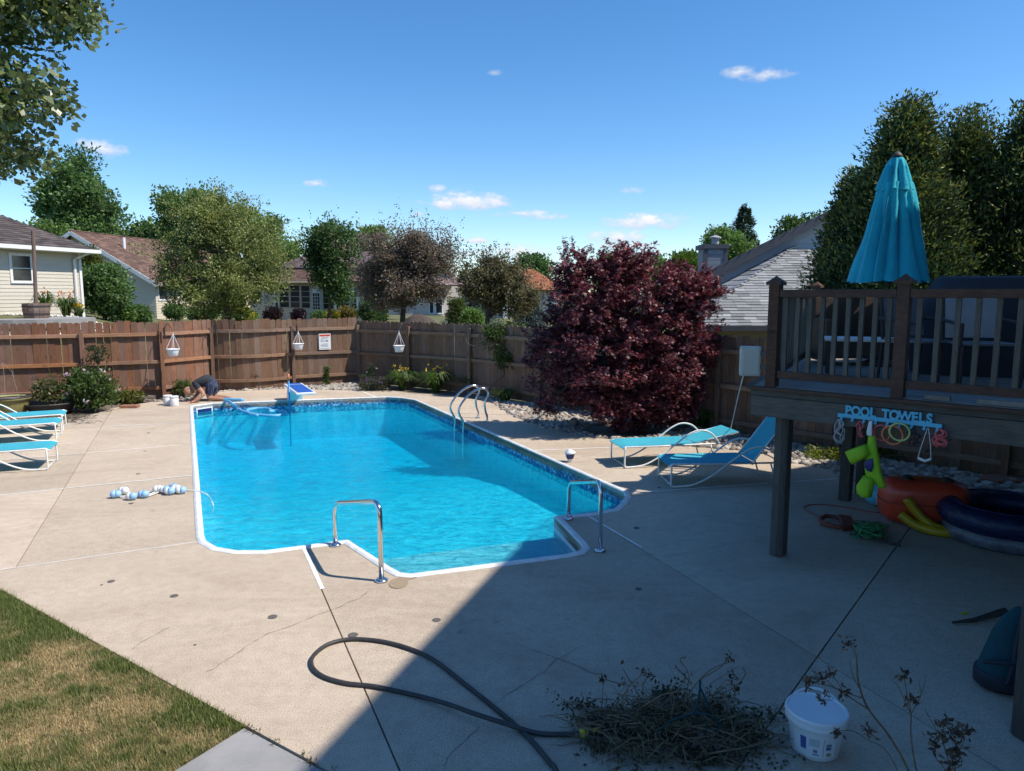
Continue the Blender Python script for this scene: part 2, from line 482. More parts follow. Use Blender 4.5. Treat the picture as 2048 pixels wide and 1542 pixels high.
    t.links.new(tint, tp.inputs['Color'])
    mx = N(t, 'ShaderNodeMixShader'); t.links.new(tmath(t, 'MULTIPLY', fr.outputs[0], .75), mx.inputs[0]); t.links.new(tp.outputs[0], mx.inputs[1]); t.links.new(gl.outputs[0], mx.inputs[2])
    df = N(t, 'ShaderNodeBsdfDiffuse'); t.links.new(mixc(t, ramp(t, h, .52, .84), (.0, .62, .86), (.0, .46, .68)), df.inputs['Color'])
    m0 = N(t, 'ShaderNodeMixShader'); m0.inputs[0].default_value = .20; t.links.new(tp.outputs[0], m0.inputs[1]); t.links.new(df.outputs[0], m0.inputs[2]); t.links.new(m0.outputs[0], mx.inputs[1])
    va_ = N(t, 'ShaderNodeVolumeAbsorption'); va_.inputs['Color'].default_value = (.0, .90, .975, 1); va_.inputs['Density'].default_value = 0.95; t.links.new(va_.outputs[0], o.inputs['Volume'])
    t.links.new(mx.outputs[0], o.inputs['Surface'])
    MAT['water'] = m
    m, t, o = new_mat('chrome')
    v = coords(t)
    principled(t, o, (.72, .73, .74), ramp(t, noise_n(t, v, 8, 4), .3, .7, .10, .22), 1.0)
    MAT['chrome'] = m
    MAT['fence'] = wood('fence', (.262, .130, .078), (.168, .077, .046))
    MAT['fence_rail'] = wood('fence_rail', (.38, .19, .095), (.25, .115, .058), (1.2, 1.2, 14))
    MAT['fence_old'] = wood('fence_old', (.225, .135, .088), (.135, .076, .05))
    MAT['fence_old_rail'] = wood('fence_old_rail', (.285, .175, .11), (.18, .105, .066), (1.2, 1.2, 14))
    MAT['deck_grey'] = wood('deck_grey', (.13, .12, .105), (.08, .072, .065), (1.5, 1.5, 12), rand=.15)
    MAT['deck_grey_v'] = wood('deck_grey_v', (.15, .135, .115), (.095, .085, .075), (12, 12, 1.5), rand=.12)
    MAT['deck_brown'] = wood('deck_brown', (.125, .066, .045), (.075, .04, .03), (3, 3, 10), rand=.10)
    MAT['deck_plank'] = wood('deck_plank', (.30, .275, .25), (.20, .185, .165), (2, 12, 12), rand=.15)
    MAT['deck_dark'] = wood('deck_dark', (.10, .085, .07), (.06, .05, .042), (12, 12, 1.5), rand=.1)
    MAT['bark'] = pmat('bark', (.075, .058, .045), (.13, .10, .08), 9, .95, .8, 26, stretch=(1, 1, .3))
    MAT['dry_stem'] = pmat('dry_stem', (.24, .155, .09), (.15, .095, .055), 30, .9)
    MAT['twig'] = pmat('twig', (.27, .195, .125), (.14, .10, .065), 18, .9)
    MAT['siding_slate'] = pmat('siding_slate', (.22, .25, .30), (.19, .22, .265), 3, .6)
    MAT['bark_dark'] = pmat('bark_dark', (.045, .038, .034), (.085, .07, .06), 9, .95, .8, 26, stretch=(1, 1, .3))
    MAT['leaf'] = leaf_mat('leaf'); MAT['leaf_glossy'] = leaf_mat('leaf_glossy', .32, .07, .42)
    MAT['leaf_purple'] = leaf_mat('leaf_purple', .25, .05, .5, -.0)
    MAT['needle'] = leaf_mat('needle', .15, .03, .5)
    MAT['dead'] = leaf_mat('dead', .1, .02, .6)
    MAT['petal'] = leaf_mat('petal', .3, .02, .5)
    MAT['stone'] = attr_mat('stone', .8, .25, 25)
    MAT['shingle'] = attr_mat('shingle', .95, .6, 60, .15)
    MAT['siding_beige'] = pmat('siding_beige', (.60, .55, .46), (.56, .51, .42), 3, .6, rand=.03)
    MAT['siding_cream'] = pmat('siding_cream', (.66, .58, .44), (.62, .54, .40), 3, .6, rand=.03)
    MAT['siding_blue'] = pmat('siding_blue', (.50, .54, .60), (.46, .50, .56), 3, .6, rand=.03)
    MAT['siding_pale'] = pmat('siding_pale', (.62, .57, .52), (.58, .53, .48), 3, .6, rand=.03)
    MAT['trim_white'] = pmat('trim_white', (.78, .78, .76), (.72, .72, .70), 4, .5)
    MAT['trim_dark'] = pmat('trim_dark', (.075, .08, .095), (.06, .065, .08), 4, .6)
    MAT['trim_tan'] = pmat('trim_tan', (.56, .47, .35), (.52, .43, .32), 4, .6)
    m, t, o = new_mat('window_glass'); v = coords(t)
    principled(t, o, mixc(t, noise_n(t, v, 1.5, 2), (.015, .017, .02), (.05, .055, .06)), .06, 0, None, .6); MAT['window_glass'] = m
    MAT['teal_fabric'] = pmat('teal_fabric', (.02, .43, .56), (.018, .36, .49), 4, .85, .5, 22, dist=.015, spec=.2, Sheen_Weight=.15)
    MAT['sling'] = pmat('sling', (.06, .40, .50), (.05, .355, .45), 5, .75, .25, 300, spec=.25)
    MAT['white_paint'] = pmat('white_paint', (.80, .80, .77), (.70, .70, .67), 12, .4)
    MAT['hose'] = pmat('hose', (.030, .030, .032), (.05, .048, .046), 14, .55)
    MAT['blue_hose'] = pmat('blue_hose', (.16, .45, .70), (.13, .39, .64), 8, .45)
    MAT['blue_paint'] = pmat('blue_paint', (.01, .10, .42), (.012, .085, .36), 6, .75, .3, 250)
    MAT['blue_pole'] = pmat('blue_pole', (.02, .26, .62), (.02, .22, .55), 8, .35)
    MAT['float_blue'] = pmat('float_blue', (.33, .56, .82), (.29, .50, .75), 8, .4)
    MAT['navy'] = pmat('navy', (.012, .025, .16), (.01, .02, .12), 8, .4)
    MAT['skin'] = pmat('skin', (.44, .235, .15), (.36, .17, .105), 9, .5, Subsurface_Weight=.05)
    MAT['tshirt'] = pmat('tshirt', (.022, .024, .029), (.032, .034, .04), 12, .9)
    m, t, o = new_mat('plaid'); v = coords(t, (30, 30, 4)); principled(t, o, mixc(t, ramp(t, noise_n(t, v, 1.2, 2), .5, .6), (.014, .018, .045), (.09, .115, .19)), .9); MAT['plaid'] = m
    MAT['pot_olive'] = pmat('pot_olive', (.34, .31, .13), (.28, .25, .10), 5, .5)
    MAT['pot_dark'] = pmat('pot_dark', (.04, .038, .04), (.06, .055, .055), 5, .5)
    MAT['barrel'] = wood('barrel', (.26, .18, .14), (.16, .10, .08), (10, 10, 1.2))
    MAT['iron'] = pmat('iron', (.03, .03, .032), (.06, .045, .04), 20, .6)
    MAT['brick'] = pmat('brick', (.34, .17, .11), (.26, .12, .08), 12, .9, .3, 50)
    MAT['flag'] = pmat('flag', (.25, .20, .17), (.17, .14, .125), 6, .9, .4, 30)
    MAT['red_vinyl'] = pmat('red_vinyl', (.66, .075, .035), (.56, .06, .03), 5, .3, .2, 14, spec=.5)
    MAT['yellow_vinyl'] = pmat('yellow_vinyl', (.50, .33, .01), (.42, .27, .01), 5, .3, .2, 14)
    MAT['blue_vinyl'] = pmat('blue_vinyl', (.006, .018, .075), (.005, .013, .05), 5, .4, .8, 16, dist=.02)
    MAT['cloudy_vinyl'] = pmat('cloudy_vinyl', (.16, .18, .21), (.08, .09, .12), 7, .25, .8, 16, dist=.02)
    MAT['dark_sling'] = pmat('dark_sling', (.20, .205, .225), (.16, .165, .185), 5, .8)
    MAT['lime'] = pmat('lime', (.30, .55, .015), (.26, .49, .012), 8, .7, .3, 60)
    MAT['pink'] = pmat('pink', (.70, .13, .14), (.64, .11, .12), 8, .4)
    MAT['orange'] = pmat('orange', (.72, .22, .09), (.66, .19, .07), 8, .4)
    MAT['yellowgreen'] = pmat('yellowgreen', (.46, .62, .22), (.42, .56, .19), 8, .4)
    MAT['sign_teal'] = pmat('sign_teal', (.10, .52, .74), (.09, .48, .70), 8, .4)
    MAT['clear_ish'] = pmat('clear_ish', (.55, .58, .60), (.45, .48, .5), 8, .2)
    MAT['black_cloth'] = pmat('black_cloth', (.018, .022, .034), (.026, .03, .045), 3, .7, .4, 9)
    MAT['wicker'] = pmat('wicker', (.13, .078, .05), (.08, .05, .033), 40, .7, .6, 90, stretch=(1, 1, 5))
    MAT['grey_panel'] = pmat('grey_panel', (.42, .42, .44), (.36, .36, .38), 4, .6)
    MAT['box_beige'] = pmat('box_beige', (.55, .56, .50), (.50, .51, .45), 5, .5)
    MAT['teal_bag'] = pmat('teal_bag', (.006, .065, .08), (.005, .05, .062), 9, .85, .5, 14, dist=.02)
    MAT['green_cord'] = pmat('green_cord', (.05, .30, .10), (.12, .42, .16), 30, .5)
    MAT['rust'] = pmat('rust', (.26, .055, .03), (.19, .04, .025), 9, .5)
    MAT['yellow'] = pmat('yellow', (.62, .50, .03), (.55, .42, .02), 9, .5)
    MAT['orange_cord'] = pmat('orange_cord', (.45, .10, .05), (.38, .08, .04), 9, .6)
    MAT['paper'] = pmat('paper', (.78, .79, .80), (.70, .71, .73), 6, .5)
    MAT['sign_red'] = pmat('sign_red', (.58, .07, .03), (.54, .06, .03), 6, .5)
    MAT['ink'] = pmat('ink', (.16, .18, .22), (.22, .24, .28), 20, .6)
    MAT['ink_blue'] = pmat('ink_blue', (.05, .10, .30), (.08, .14, .36), 20, .6)
    MAT['grass_ground'] = pmat('grass_ground', (.075, .10, .03), (.17, .145, .065), 1.6, .95, .5, 30, kind='World')
    MAT['lawn_soil'] = pmat('lawn_soil', (.17, .135, .075), (.10, .085, .045), 5, .95, .5, 60, kind='World')
    MAT['mulch_dark'] = pmat('mulch_dark', (.055, .042, .035), (.09, .07, .055), 15, .95, .7, 50)
    MAT['house_wall'] = pmat('house_wall', (.50, .42, .34), (.45, .37, .30), 2, .7)
build_mats()
# ------------------------------------------------------------------ the ground
FENCE_L = [(-17.6, 15.0), (-15.2, 16.1), (-12.9, 17.1), (-10.68, 18.0), (-9.12, 18.75), (-8.38, 20.2)]
FENCE_B = [(-8.38, 20.2), (-6.42, 21.15), (-4.72, 22.1)]
FENCE_R = [(-4.72, 22.1), (-2.95, 21.05), (-1.1, 19.75), (0.75, 17.75), (2.4, 16.0), (4.12, 14.2), (5.7, 12.35), (7.3, 10.45), (8.9, 8.55)]
FENCE_ALL = np.array(FENCE_L + FENCE_B[1:] + FENCE_R[1:] + [(14, 4)])
YARD = [tuple(p) for p in FENCE_ALL] + [(16, -15), (-26, -15), (-26, 11)]
def seg_dist(px, py, poly):
    best = np.full(px.shape, 1e9)
    for (ax, ay), (bx, by) in zip(poly[:-1], poly[1:]):
        dx, dy = bx - ax, by - ay
        t = np.clip(((px - ax) * dx + (py - ay) * dy) / (dx * dx + dy * dy), 0, 1)
        best = np.minimum(best, np.hypot(px - ax - t * dx, py - ay - t * dy))
    return best
def inside(px, py, poly):
    r = np.zeros(px.shape, bool); n = len(poly)
    for i in range(n):
        (ax, ay), (bx, by) = poly[i], poly[(i + 1) % n]
        c = ((ay > py) != (by > py)) & (px < (bx - ax) * (py - ay) / (by - ay + 1e-12) + ax)
        r ^= c
    return r
def terrain(x, y):
    x = np.asarray(x, float); y = np.asarray(y, float)
    a = x / np.maximum(y, 4.0)
    tgt = np.interp(a, [-.75, -.60, -.47, -.33, -.1, .1, .25], [2.0, 1.9, 1.15, 1.05, .85, 0.0, -.45])
    far = np.clip((y - 60) / 120, 0, 1); tgt = tgt * (1 - far) + .3 * far
    d = seg_dist(x, y, FENCE_ALL); ins = inside(x, y, YARD)
    t = np.clip((d - .25) / 6.0, 0, 1); t = t * t * (3 - 2 * t)
    return np.where(ins, -.06, -.06 + (tgt + .06) * t + .10 * (vnoise(x * .23, y * .23, 3) - .5) * t)
def tz(x, y): return float(terrain(np.array([x]), np.array([y]))[0])

POOL_PX = [(408, 1070), (413, 1083), (436, 1096), (475, 1102.5), (530, 1102.5), (697, 1081), (1108, 1034), (1180, 1027.5), (1226, 1019), (1240, 1008), (1250, 994), (1246, 984),
           (828, 800), (800, 796), (772, 794.5), (425, 807.5), (386, 813)]
POOL = [G(x, y).to_2d() for x, y in POOL_PX]
STEP_PX = [(697, 1081), (786, 1138), (803, 1147), (822, 1149), (1130, 1110), (1155, 1104), (1164, 1096), (1158, 1086), (1108, 1034)]
STEP = [G(x, y).to_2d() for x, y in STEP_PX]
BASIN = POOL[:6] + STEP[1:-1] + POOL[6:]            # pool with the step alcove
def offset_poly(poly, d):
    """offset a counter-clockwise ring outward by d"""
    n = len(poly); out = []
    for i in range(n):
        a, b, c = poly[i - 1], poly[i], poly[(i + 1) % n]
        e0 = (b - a).normalized(); e1 = (c - b).normalized()
        n0 = Vector((e0.y, -e0.x)); n1 = Vector((e1.y, -e1.x))
        k = (n0 + n1); k = k / max(.35, k.length_squared) * 2 if k.length > 1e-4 else n0
        k = (n0 + n1).normalized(); s_ = 1 / max(.5, k.dot(n0))
        out.append(b + k * d * s_)
    return out
def area(poly): return .5 * sum(poly[i - 1].x * poly[i].y - poly[i].x * poly[i - 1].y for i in range(len(poly)))
if area(BASIN) < 0: BASIN = BASIN[::-1]
assert area(BASIN) > 0

def grid_axis(lo, hi, fine_lo, fine_hi, step, grow):
    a = list(np.arange(fine_lo, fine_hi + 1e-6, step)); s_ = step; v = fine_hi
    while v < hi: s_ *= grow; v += s_; a.append(v)
    s_ = step; v = fine_lo; pre = []
    while v > lo: s_ *= grow; v -= s_; pre.append(v)
    return np.array(pre[::-1] + a)
gx = grid_axis(-900, 900, -24, 22, .55, 1.22); gy = grid_axis(-400, 1500, -6, 52, .55, 1.22)
XX, YY = np.meshgrid(gx, gy, indexing='ij'); ZZ = terrain(XX, YY)
nxg, nyg = len(gx), len(gy)
hole = inside(XX, YY, [tuple(p) for p in offset_poly(BASIN, .75)])
mbg = MB(); mbg.v = [(float(a), float(b), float(c)) for a, b, c in zip(XX.ravel(), YY.ravel(), ZZ.ravel())]
hr = hole
bset = offset_poly(BASIN, .03)
for i in range(nxg - 1):
    for j in range(nyg - 1):
        if hr[i, j] or hr[i + 1, j] or hr[i, j + 1] or hr[i + 1, j + 1]: continue
        mbg.f.append((i * nyg + j, (i + 1) * nyg + j, (i + 1) * nyg + j + 1, i * nyg + j + 1))
solo('ground', mbg, MAT['grass_ground'], kind='structure', smooth=True, loc=(0, 0, 0))

# ------------------------------------------------------------------ concrete patio, slab by slab
def clip(poly, p, q, gap=0.0):
    """keep the part of poly on the left of the line p->q, moved inward by gap"""
    d = (q - p).normalized(); n = Vector((-d.y, d.x)); p = p + n * gap
    out = []; m = len(poly)
    for i in range(m):
        a, b = poly[i], poly[(i + 1) % m]; da = (a - p).dot(n); db = (b - p).dot(n)
        if da >= 0: out.append(a)
        if (da >= 0) != (db >= 0): out.append(a + (b - a) * (da / (da - db)))
    return out
def g2(x, y): return G(x, y).to_2d()
patio = thing('pool_patio', None, None, (0, 0, 0), kind='structure')
SLABS = []
def split(polys, a, b, gap=.006):
    a, b = g2(*a), g2(*b); out = []
    for p in polys:
        for q in (clip(p, a, b, gap), clip(p, b, a, gap)):
            if len(q) >= 3 and abs(area(q)) > .02: out.append(q)
    return out
def ring(px): return [g2(*p) for p in px]
BED_R = [(720, 781), (770, 780), (880, 790), (940, 796), (985, 806), (1030, 832), (1070, 852), (1140, 866), (1230, 880), (1330, 889), (1440, 897), (1545, 905), (1585, 925), (1660, 938), (1682, 956)]
BED_R2 = [(1682, 956), (1740, 972), (1800, 983), (1900, 992), (2048, 1003), (2300, 1040)]
lawn_c = [(-420, 1150), (5, 1180), (490, 1450)]
e_dir = (g2(660, 1542) - g2(490, 1450)).normalized()
near_end = g2(490, 1450) + e_dir * 4.0
left = ring([(408, 1070), (386, 813), (382, 800), (300, 804), (226, 816), (160, 836), (0, 850), (-420, 878), (-420, 1200)]) 
left = clip(left, g2(408, 1082), g2(0, 1140), 0) or left
nN0, nN1 = g2(408, 1081), g2(0, 1140)
left = ring([(408, 1081), (386, 813), (382, 800), (300, 804), (226, 816), (160, 836), (0, 850), (-420, 878)]) + [nN1 + (nN1 - nN0) * 0.75]
front = [nN0] + [p for p in POOL[1:6]] + STEP[1:] + POOL[7:11] + ring(BED_R[-1:] + BED_R2[1:]) + [Vector((9.0, 3.5)), Vector((6, 0.2)), Vector((1.5, -1.0))] + [near_end] + [g2(490, 1450), g2(5, 1180), g2(-300, 1205)] + [nN1 + (nN1 - nN0) * 0.75]
right = [POOL[10], POOL[11], POOL[12], POOL[13], POOL[14]] + ring(BED_R)
back = [POOL[14], POOL[15], POOL[16]] + ring([(382, 800), (440, 783), (560, 778), (640, 779), (720, 781)])
def orient(p): return p if area(p) > 0 else p[::-1]
left, front, right, back = map(orient, (left, front, right, back))
# the saw cuts and poured joints
WHITE = [((0, 990.5), (396, 950)), ((12, 920), (361, 890)), ((203, 854.6), (353, 846.3))]
lp = [left]
lp = split(lp, (226, 816), (101.7, 1020))
for a, b in WHITE: lp = split(lp, a, b)
fp = [front]
fp = split(fp, (607, 1095), (800, 1542))
fp2 = []
for p in fp:
    c = sum(p, Vector((0, 0))) / len(p)
    fp2 += split([p], (1172, 1030), (2003, 1541)) if c.x > -.2 else [p]
fp3 = []
for p in fp2:
    fp3 += split([p], (1811, 1067), (1548, 1434)) if max(q.x for q in p) > 3 else [p]
rp = split([right], (1100, 900), (1239, 894))
rp = [q for p in rp for q in split([p], (880, 826), (1010, 829))]
for k, poly in enumerate(lp + fp3 + rp + [back]):
    mb = MB().prism(poly, -.12, random.uniform(-.002, .002))
    part('concrete_slab', mb, MAT['concrete'], patio)
# grey side path in the corner by the lawn
pp = [g2(490, 1450) - e_dir.orthogonal() * 0, near_end, near_end + Vector((-3, .3)), g2(330, 1560)]
gp = orient([g2(488, 1454), g2(655, 1544), near_end + Vector((-.02, -.03)), near_end + Vector((-1.8, -.6)), g2(338, 1546)])
part('path_slab', MB().prism(gp, -.12, -.008), MAT['concrete_grey'], patio)
def ribbon(pts, w, z, mb=None, wob=0.0):
    mb = mb or MB(); pts = [Vector((p[0], p[1])) for p in pts]; vs = []
    for i, p in enumerate(pts):
        d = (pts[min(i + 1, len(pts) - 1)] - pts[max(i - 1, 0)]).normalized(); n = Vector((-d.y, d.x))
        ww = w * (1 + wob * random.uniform(-1, 1)) * .5
        vs += [(p.x - n.x * ww, p.y - n.y * ww, z), (p.x + n.x * ww, p.y + n.y * ww, z)]
    return mb.add(vs, [(2 * i, 2 * i + 2, 2 * i + 3, 2 * i + 1)[::-1] for i in range(len(pts) - 1)])
def line(a, b, n=20):
    a, b = g2(*a), g2(*b); return [a + (b - a) * (i / n) for i in range(n + 1)]
for a, b, w in [((0, 990.5), (396, 950), .020), ((12, 920), (361, 890), .018), ((203, 854.6), (353, 846.3), .022), ((-60, 1148.5), (408, 1082), .011), ((251, 823), (310, 821), .02),
                ((607, 1095), (645, 1178), .030), ((1172, 1030), (1283, 1095), .022), ((1250, 987), (1675, 957), .022), ((1060, 901.7), (1239, 894), .026), ((722, 782), (752, 794), .03), ((560, 792), (600, 790), .0)]:
    if w: part('joint_caulk', ribbon(line(a, b), w * 1.3, .0035, wob=.12), MAT['caulk'], patio)
part('joint_bed', MB().sheet(orient(offset_poly(orient([g2(*p) for p in [(-420, 1150), (5, 1185), (488, 1452), (640, 1542), (1000, 1700), (2600, 1700), (2300, 1045), (2048, 1008), (1682, 960), (1256, 997), (1235, 1024), (1180, 1034), (1116, 1040), (1172, 1096), (1160, 1112), (820, 1157), (790, 1147), (692, 1088), (530, 1110), (408, 1090)]]), -.0)), -.045), MAT['joint'], patio)
part('joint_bed', MB().sheet(orient(ring([(400, 1081), (380, 813), (300, 805), (226, 818), (0, 852), (-420, 880), (-420, 1200)])), -.0455), MAT['joint'], patio)
for pts in [[(415, 1345), (445, 1325), (475, 1305), (505, 1285), (530, 1270), (575, 1255), (630, 1232), (668, 1218), (720, 1195), (745, 1175)],
            [(1000, 1400), (1040, 1372), (1085, 1345), (1110, 1322), (1170, 1290)], [(1065, 1300), (1115, 1315), (1180, 1345), (1240, 1352)],
            [(1581, 1123), (1620, 1130), (1668, 1138), (1713, 1144)], [(1283, 1108), (1340, 1113), (1400, 1102), (1470, 1085), (1535, 1080)], [(960, 1455), (905, 1500), (880, 1540)],
            [(1584, 1008), (1640, 1035), (1700, 1062), (1780, 1082)], [(260, 1300), (300, 1275), (345, 1250)]]:
    pw = [g2(*p) for p in pts]; pp_ = []
    for a, b in zip(pw[:-1], pw[1:]):
        for i in range(5):
            q = a + (b - a) * (i / 5); pp_.append(q + Vector((random.uniform(-.012, .012), random.uniform(-.012, .012))))
    part('crack', ribbon(pp_, .0045, .003, wob=.7), MAT['crack'], patio)
for x, y, r in [(222, 1163, .033), (348, 1192, .036), (545, 1234, .04), (873, 1240, .036), (706, 1270, .04), (1273, 1056, .035), (390, 1290, .012), (203, 1170, .012), (1277, 1178, .03), (276, 948, .03), (297, 866, .03), (290, 902, .025), (262, 1007, .03), (1200, 927, .03), (1318, 975, .025)]:
    c = g2(x, y); part('core_plug', MB().lathe([(r, .0), (r, .0032)], (c.x, c.y, 0), 14, cap0=False), MAT['plug'], patio)
wp = [g2(*p) for p in [(780, 1163), (795, 1156), (812, 1151), (838, 1150), (832, 1156), (818, 1160), (815, 1170), (800, 1177), (786, 1176), (779, 1172)]]
part('wet_patch', MB().sheet([p.to_2d() for p in spline([p.to_3d() for p in wp], 4, True)], .0038), MAT['wet'], patio)

# planting beds around the patio (inside the fence) and the little lawn
bedm = MB()
bed_poly = ring([(-420, 900), (0, 860), (226, 830), (300, 815), (382, 806), (440, 790), (560, 785), (640, 786), (720, 788)] + [(x, y + 10) for x, y in BED_R[1:]] + [(x, y + 12) for x, y in BED_R2])
outer = [Vector(p) for p in FENCE_L[:-1] + FENCE_B[:-1] + FENCE_R][::-1]
bedm.sheet(orient(bed_poly + [Vector((9.6, 7.6))] + outer), -.025)
solo('planting_bed', bedm, MAT['soil'], kind='structure', loc=(0, 0, 0))
lawn_poly = [g2(-420, 1212), g2(-300,1207), g2(5, 1182), g2(488, 1452), g2(338, 1546), near_end + Vector((-1.8, -.6)), Vector((-9, -2)), Vector((-12, 4))]
solo('lawn', MB().sheet(orient(lawn_poly), -.02), MAT['lawn_soil'], kind='structure', loc=(0, 0, 0))

# ------------------------------------------------------------------ the pool
WATER_Z = -.17
pool = thing('swimming_pool', 'long turquoise swimming pool with white coping set in the concrete patio', 'pool', (-3, 13, 0))
def strip_ring(ringa, za, ringb, zb, mb=None):
    mb = mb or MB(); n = len(ringa)
    vs = [(p.x, p.y, za) for p in ringa] + [(p.x, p.y, zb) for p in ringb]
    return mb.add(vs, [(i, (i + 1) % n, n + (i + 1) % n, n + i) for i in range(n)])
def dense(ring_, step=.25):
    out = []
    for i in range(len(ring_)):
        a, b = ring_[i], ring_[(i + 1) % len(ring_)]; k = max(1, int((b - a).length / step))
        out += [a + (b - a) * (j / k) for j in range(k)]
    return out
inn = BASIN; outc = offset_poly(BASIN, .085)
cp = MB(); n = len(inn)
cr1 = offset_poly(BASIN, .012); cr2 = offset_poly(BASIN, .06)
vs = []
for rg, z in ((inn, -.06), (inn, .004), (cr1, .016), (cr2, .018), (outc, .0045), (outc, -.03)): vs += [(p.x, p.y, z) for p in rg]
cp.add(vs, [(k * n + i, (k + 1) * n + i, (k + 1) * n + (i + 1) % n, k * n + (i + 1) % n) for k in range(5) for i in range(n)])
part('coping', cp, MAT['coping'], pool)
ud = (POOL[16] - POOL[0]).normalized()
def depth(p):
    s_ = (p - POOL[0]).dot(ud)
    return -float(np.interp(s_, [-2, 0.0, 2.6, 6.0, 12], [-.60, -.60, -.64, -1.0, -1.02])) * -1
pin = orient(list(POOL)); lin = MB()
wall_in = offset_poly(pin, -.0)
dn = dense(pin, .4); m_ = len(dn)
sA, sB = STEP[0], STEP[-1]; sd_ = (sB - sA)
def at_step(i):
    p = (dn[i] + dn[(i + 1) % m_]) * .5; k = (p - sA).dot(sd_) / sd_.length_squared; return -.001 < k < 1.001 and ((p - sA) - sd_ * k).length < .03
band_f = [(i, (i + 1) % m_, m_ + (i + 1) % m_, m_ + i) for i in range(m_) if not at_step(i)]
part('tile_band', MB().add([(p.x, p.y, -.05) for p in dn] + [(p.x, p.y, -.32) for p in dn], band_f), MAT['mosaic'], pool)
vs = [(p.x, p.y, -.32) for p in dn] + [(p.x, p.y, depth(p)) for p in dn]
lin.add(vs, band_f)
bm = bmesh.new(); bv = [bm.verts.new((p.x, p.y, 0)) for p in pin]; bm.faces.new(bv)
for k in range(40):
    c = POOL[0] + ud * (k * .3 - .6)
    bmesh.ops.bisect_plane(bm, geom=bm.verts[:] + bm.edges[:] + bm.faces[:], plane_co=(c.x, c.y, 0), plane_no=(ud.x, ud.y, 0))
bm.verts.index_update()
lin.add([(v.co.x, v.co.y, depth(v.co.to_2d())) for v in bm.verts], [tuple(v.index for v in f.verts) for f in bm.faces]); bm.free()
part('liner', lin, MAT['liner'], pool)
# moulded white steps in the alcove, three treads falling toward the pool
stp = MB()
base_a, base_b = STEP[0], STEP[-1]
for k, z in enumerate((-.26, -.40, -.54)):
    f = 1 - .30 * k
    rg = [base_a + (base_b - base_a) * .02] + [ (base_a + base_b) * .5 + (p - (base_a + base_b) * .5) * (1 if k == 0 else 1) for p in STEP[1:-1]] + [base_b]
    mid0, mid1 = base_a, base_b
    rg = [p + ((mid0 + (mid1 - mid0) * ((p - mid0).dot(mid1 - mid0) / (mid1 - mid0).length_squared)) - p) * (.30 * k) for p in rg]
    stp.prism(orient(rg), z - .4, z + .002 * k)
part('pool_steps', stp, MAT['white_plastic'], pool, label='moulded white entry steps in the alcove')
sw = MB()
for a, b in zip(STEP[:-1], STEP[1:]): sw.add([(a.x, a.y, -.062), (b.x, b.y, -.062), (b.x, b.y, -.256), (a.x, a.y, -.256)], [(0, 1, 2, 3)])
part('step_wall', sw, MAT['white_plastic'], pool)
# skimmer mouth in the back left corner and the return light frame
sk0 = G(405, 809.5); sk = thing_loc = None
a = POOL[15] + (POOL[14] - POOL[15]) * .01; dB = (POOL[14] - POOL[15]).normalized(); nB = Vector((dB.y, -dB.x))
skm = MB(); c = POOL[16] + (POOL[15] - POOL[16]) * .55; dS = (POOL[15] - POOL[16]).normalized(); nS = Vector((dS.y, -dS.x))
for s0, s1, z0, z1 in ((-.22, .22, -.09, -.06), (-.22, .22, -.28, -.25), (-.22, -.19, -.25, -.09), (.19, .22, -.25, -.09)):
    p0 = c + dS * s0 + nS * .012; p1 = c + dS * s1 + nS * .012
    skm.bar((p0.x, p0.y, (z0 + z1) / 2), (p1.x, p1.y, (z0 + z1) / 2), .022, z1 - z0)
part('skimmer_frame', skm, MAT['white_plastic'], pool)
p0 = c + dS * -.19 + nS * .005; p1 = c + dS * .19 + nS * .005
part('skimmer_mouth', MB().bar((p0.x, p0.y, -.17), (p1.x, p1.y, -.17), .006, .16), MAT['navy'], pool)
wat = MB().prism(offset_poly(BASIN, .006), -1.25, WATER_Z)
solo('water', wat, MAT['water'], kind='structure')

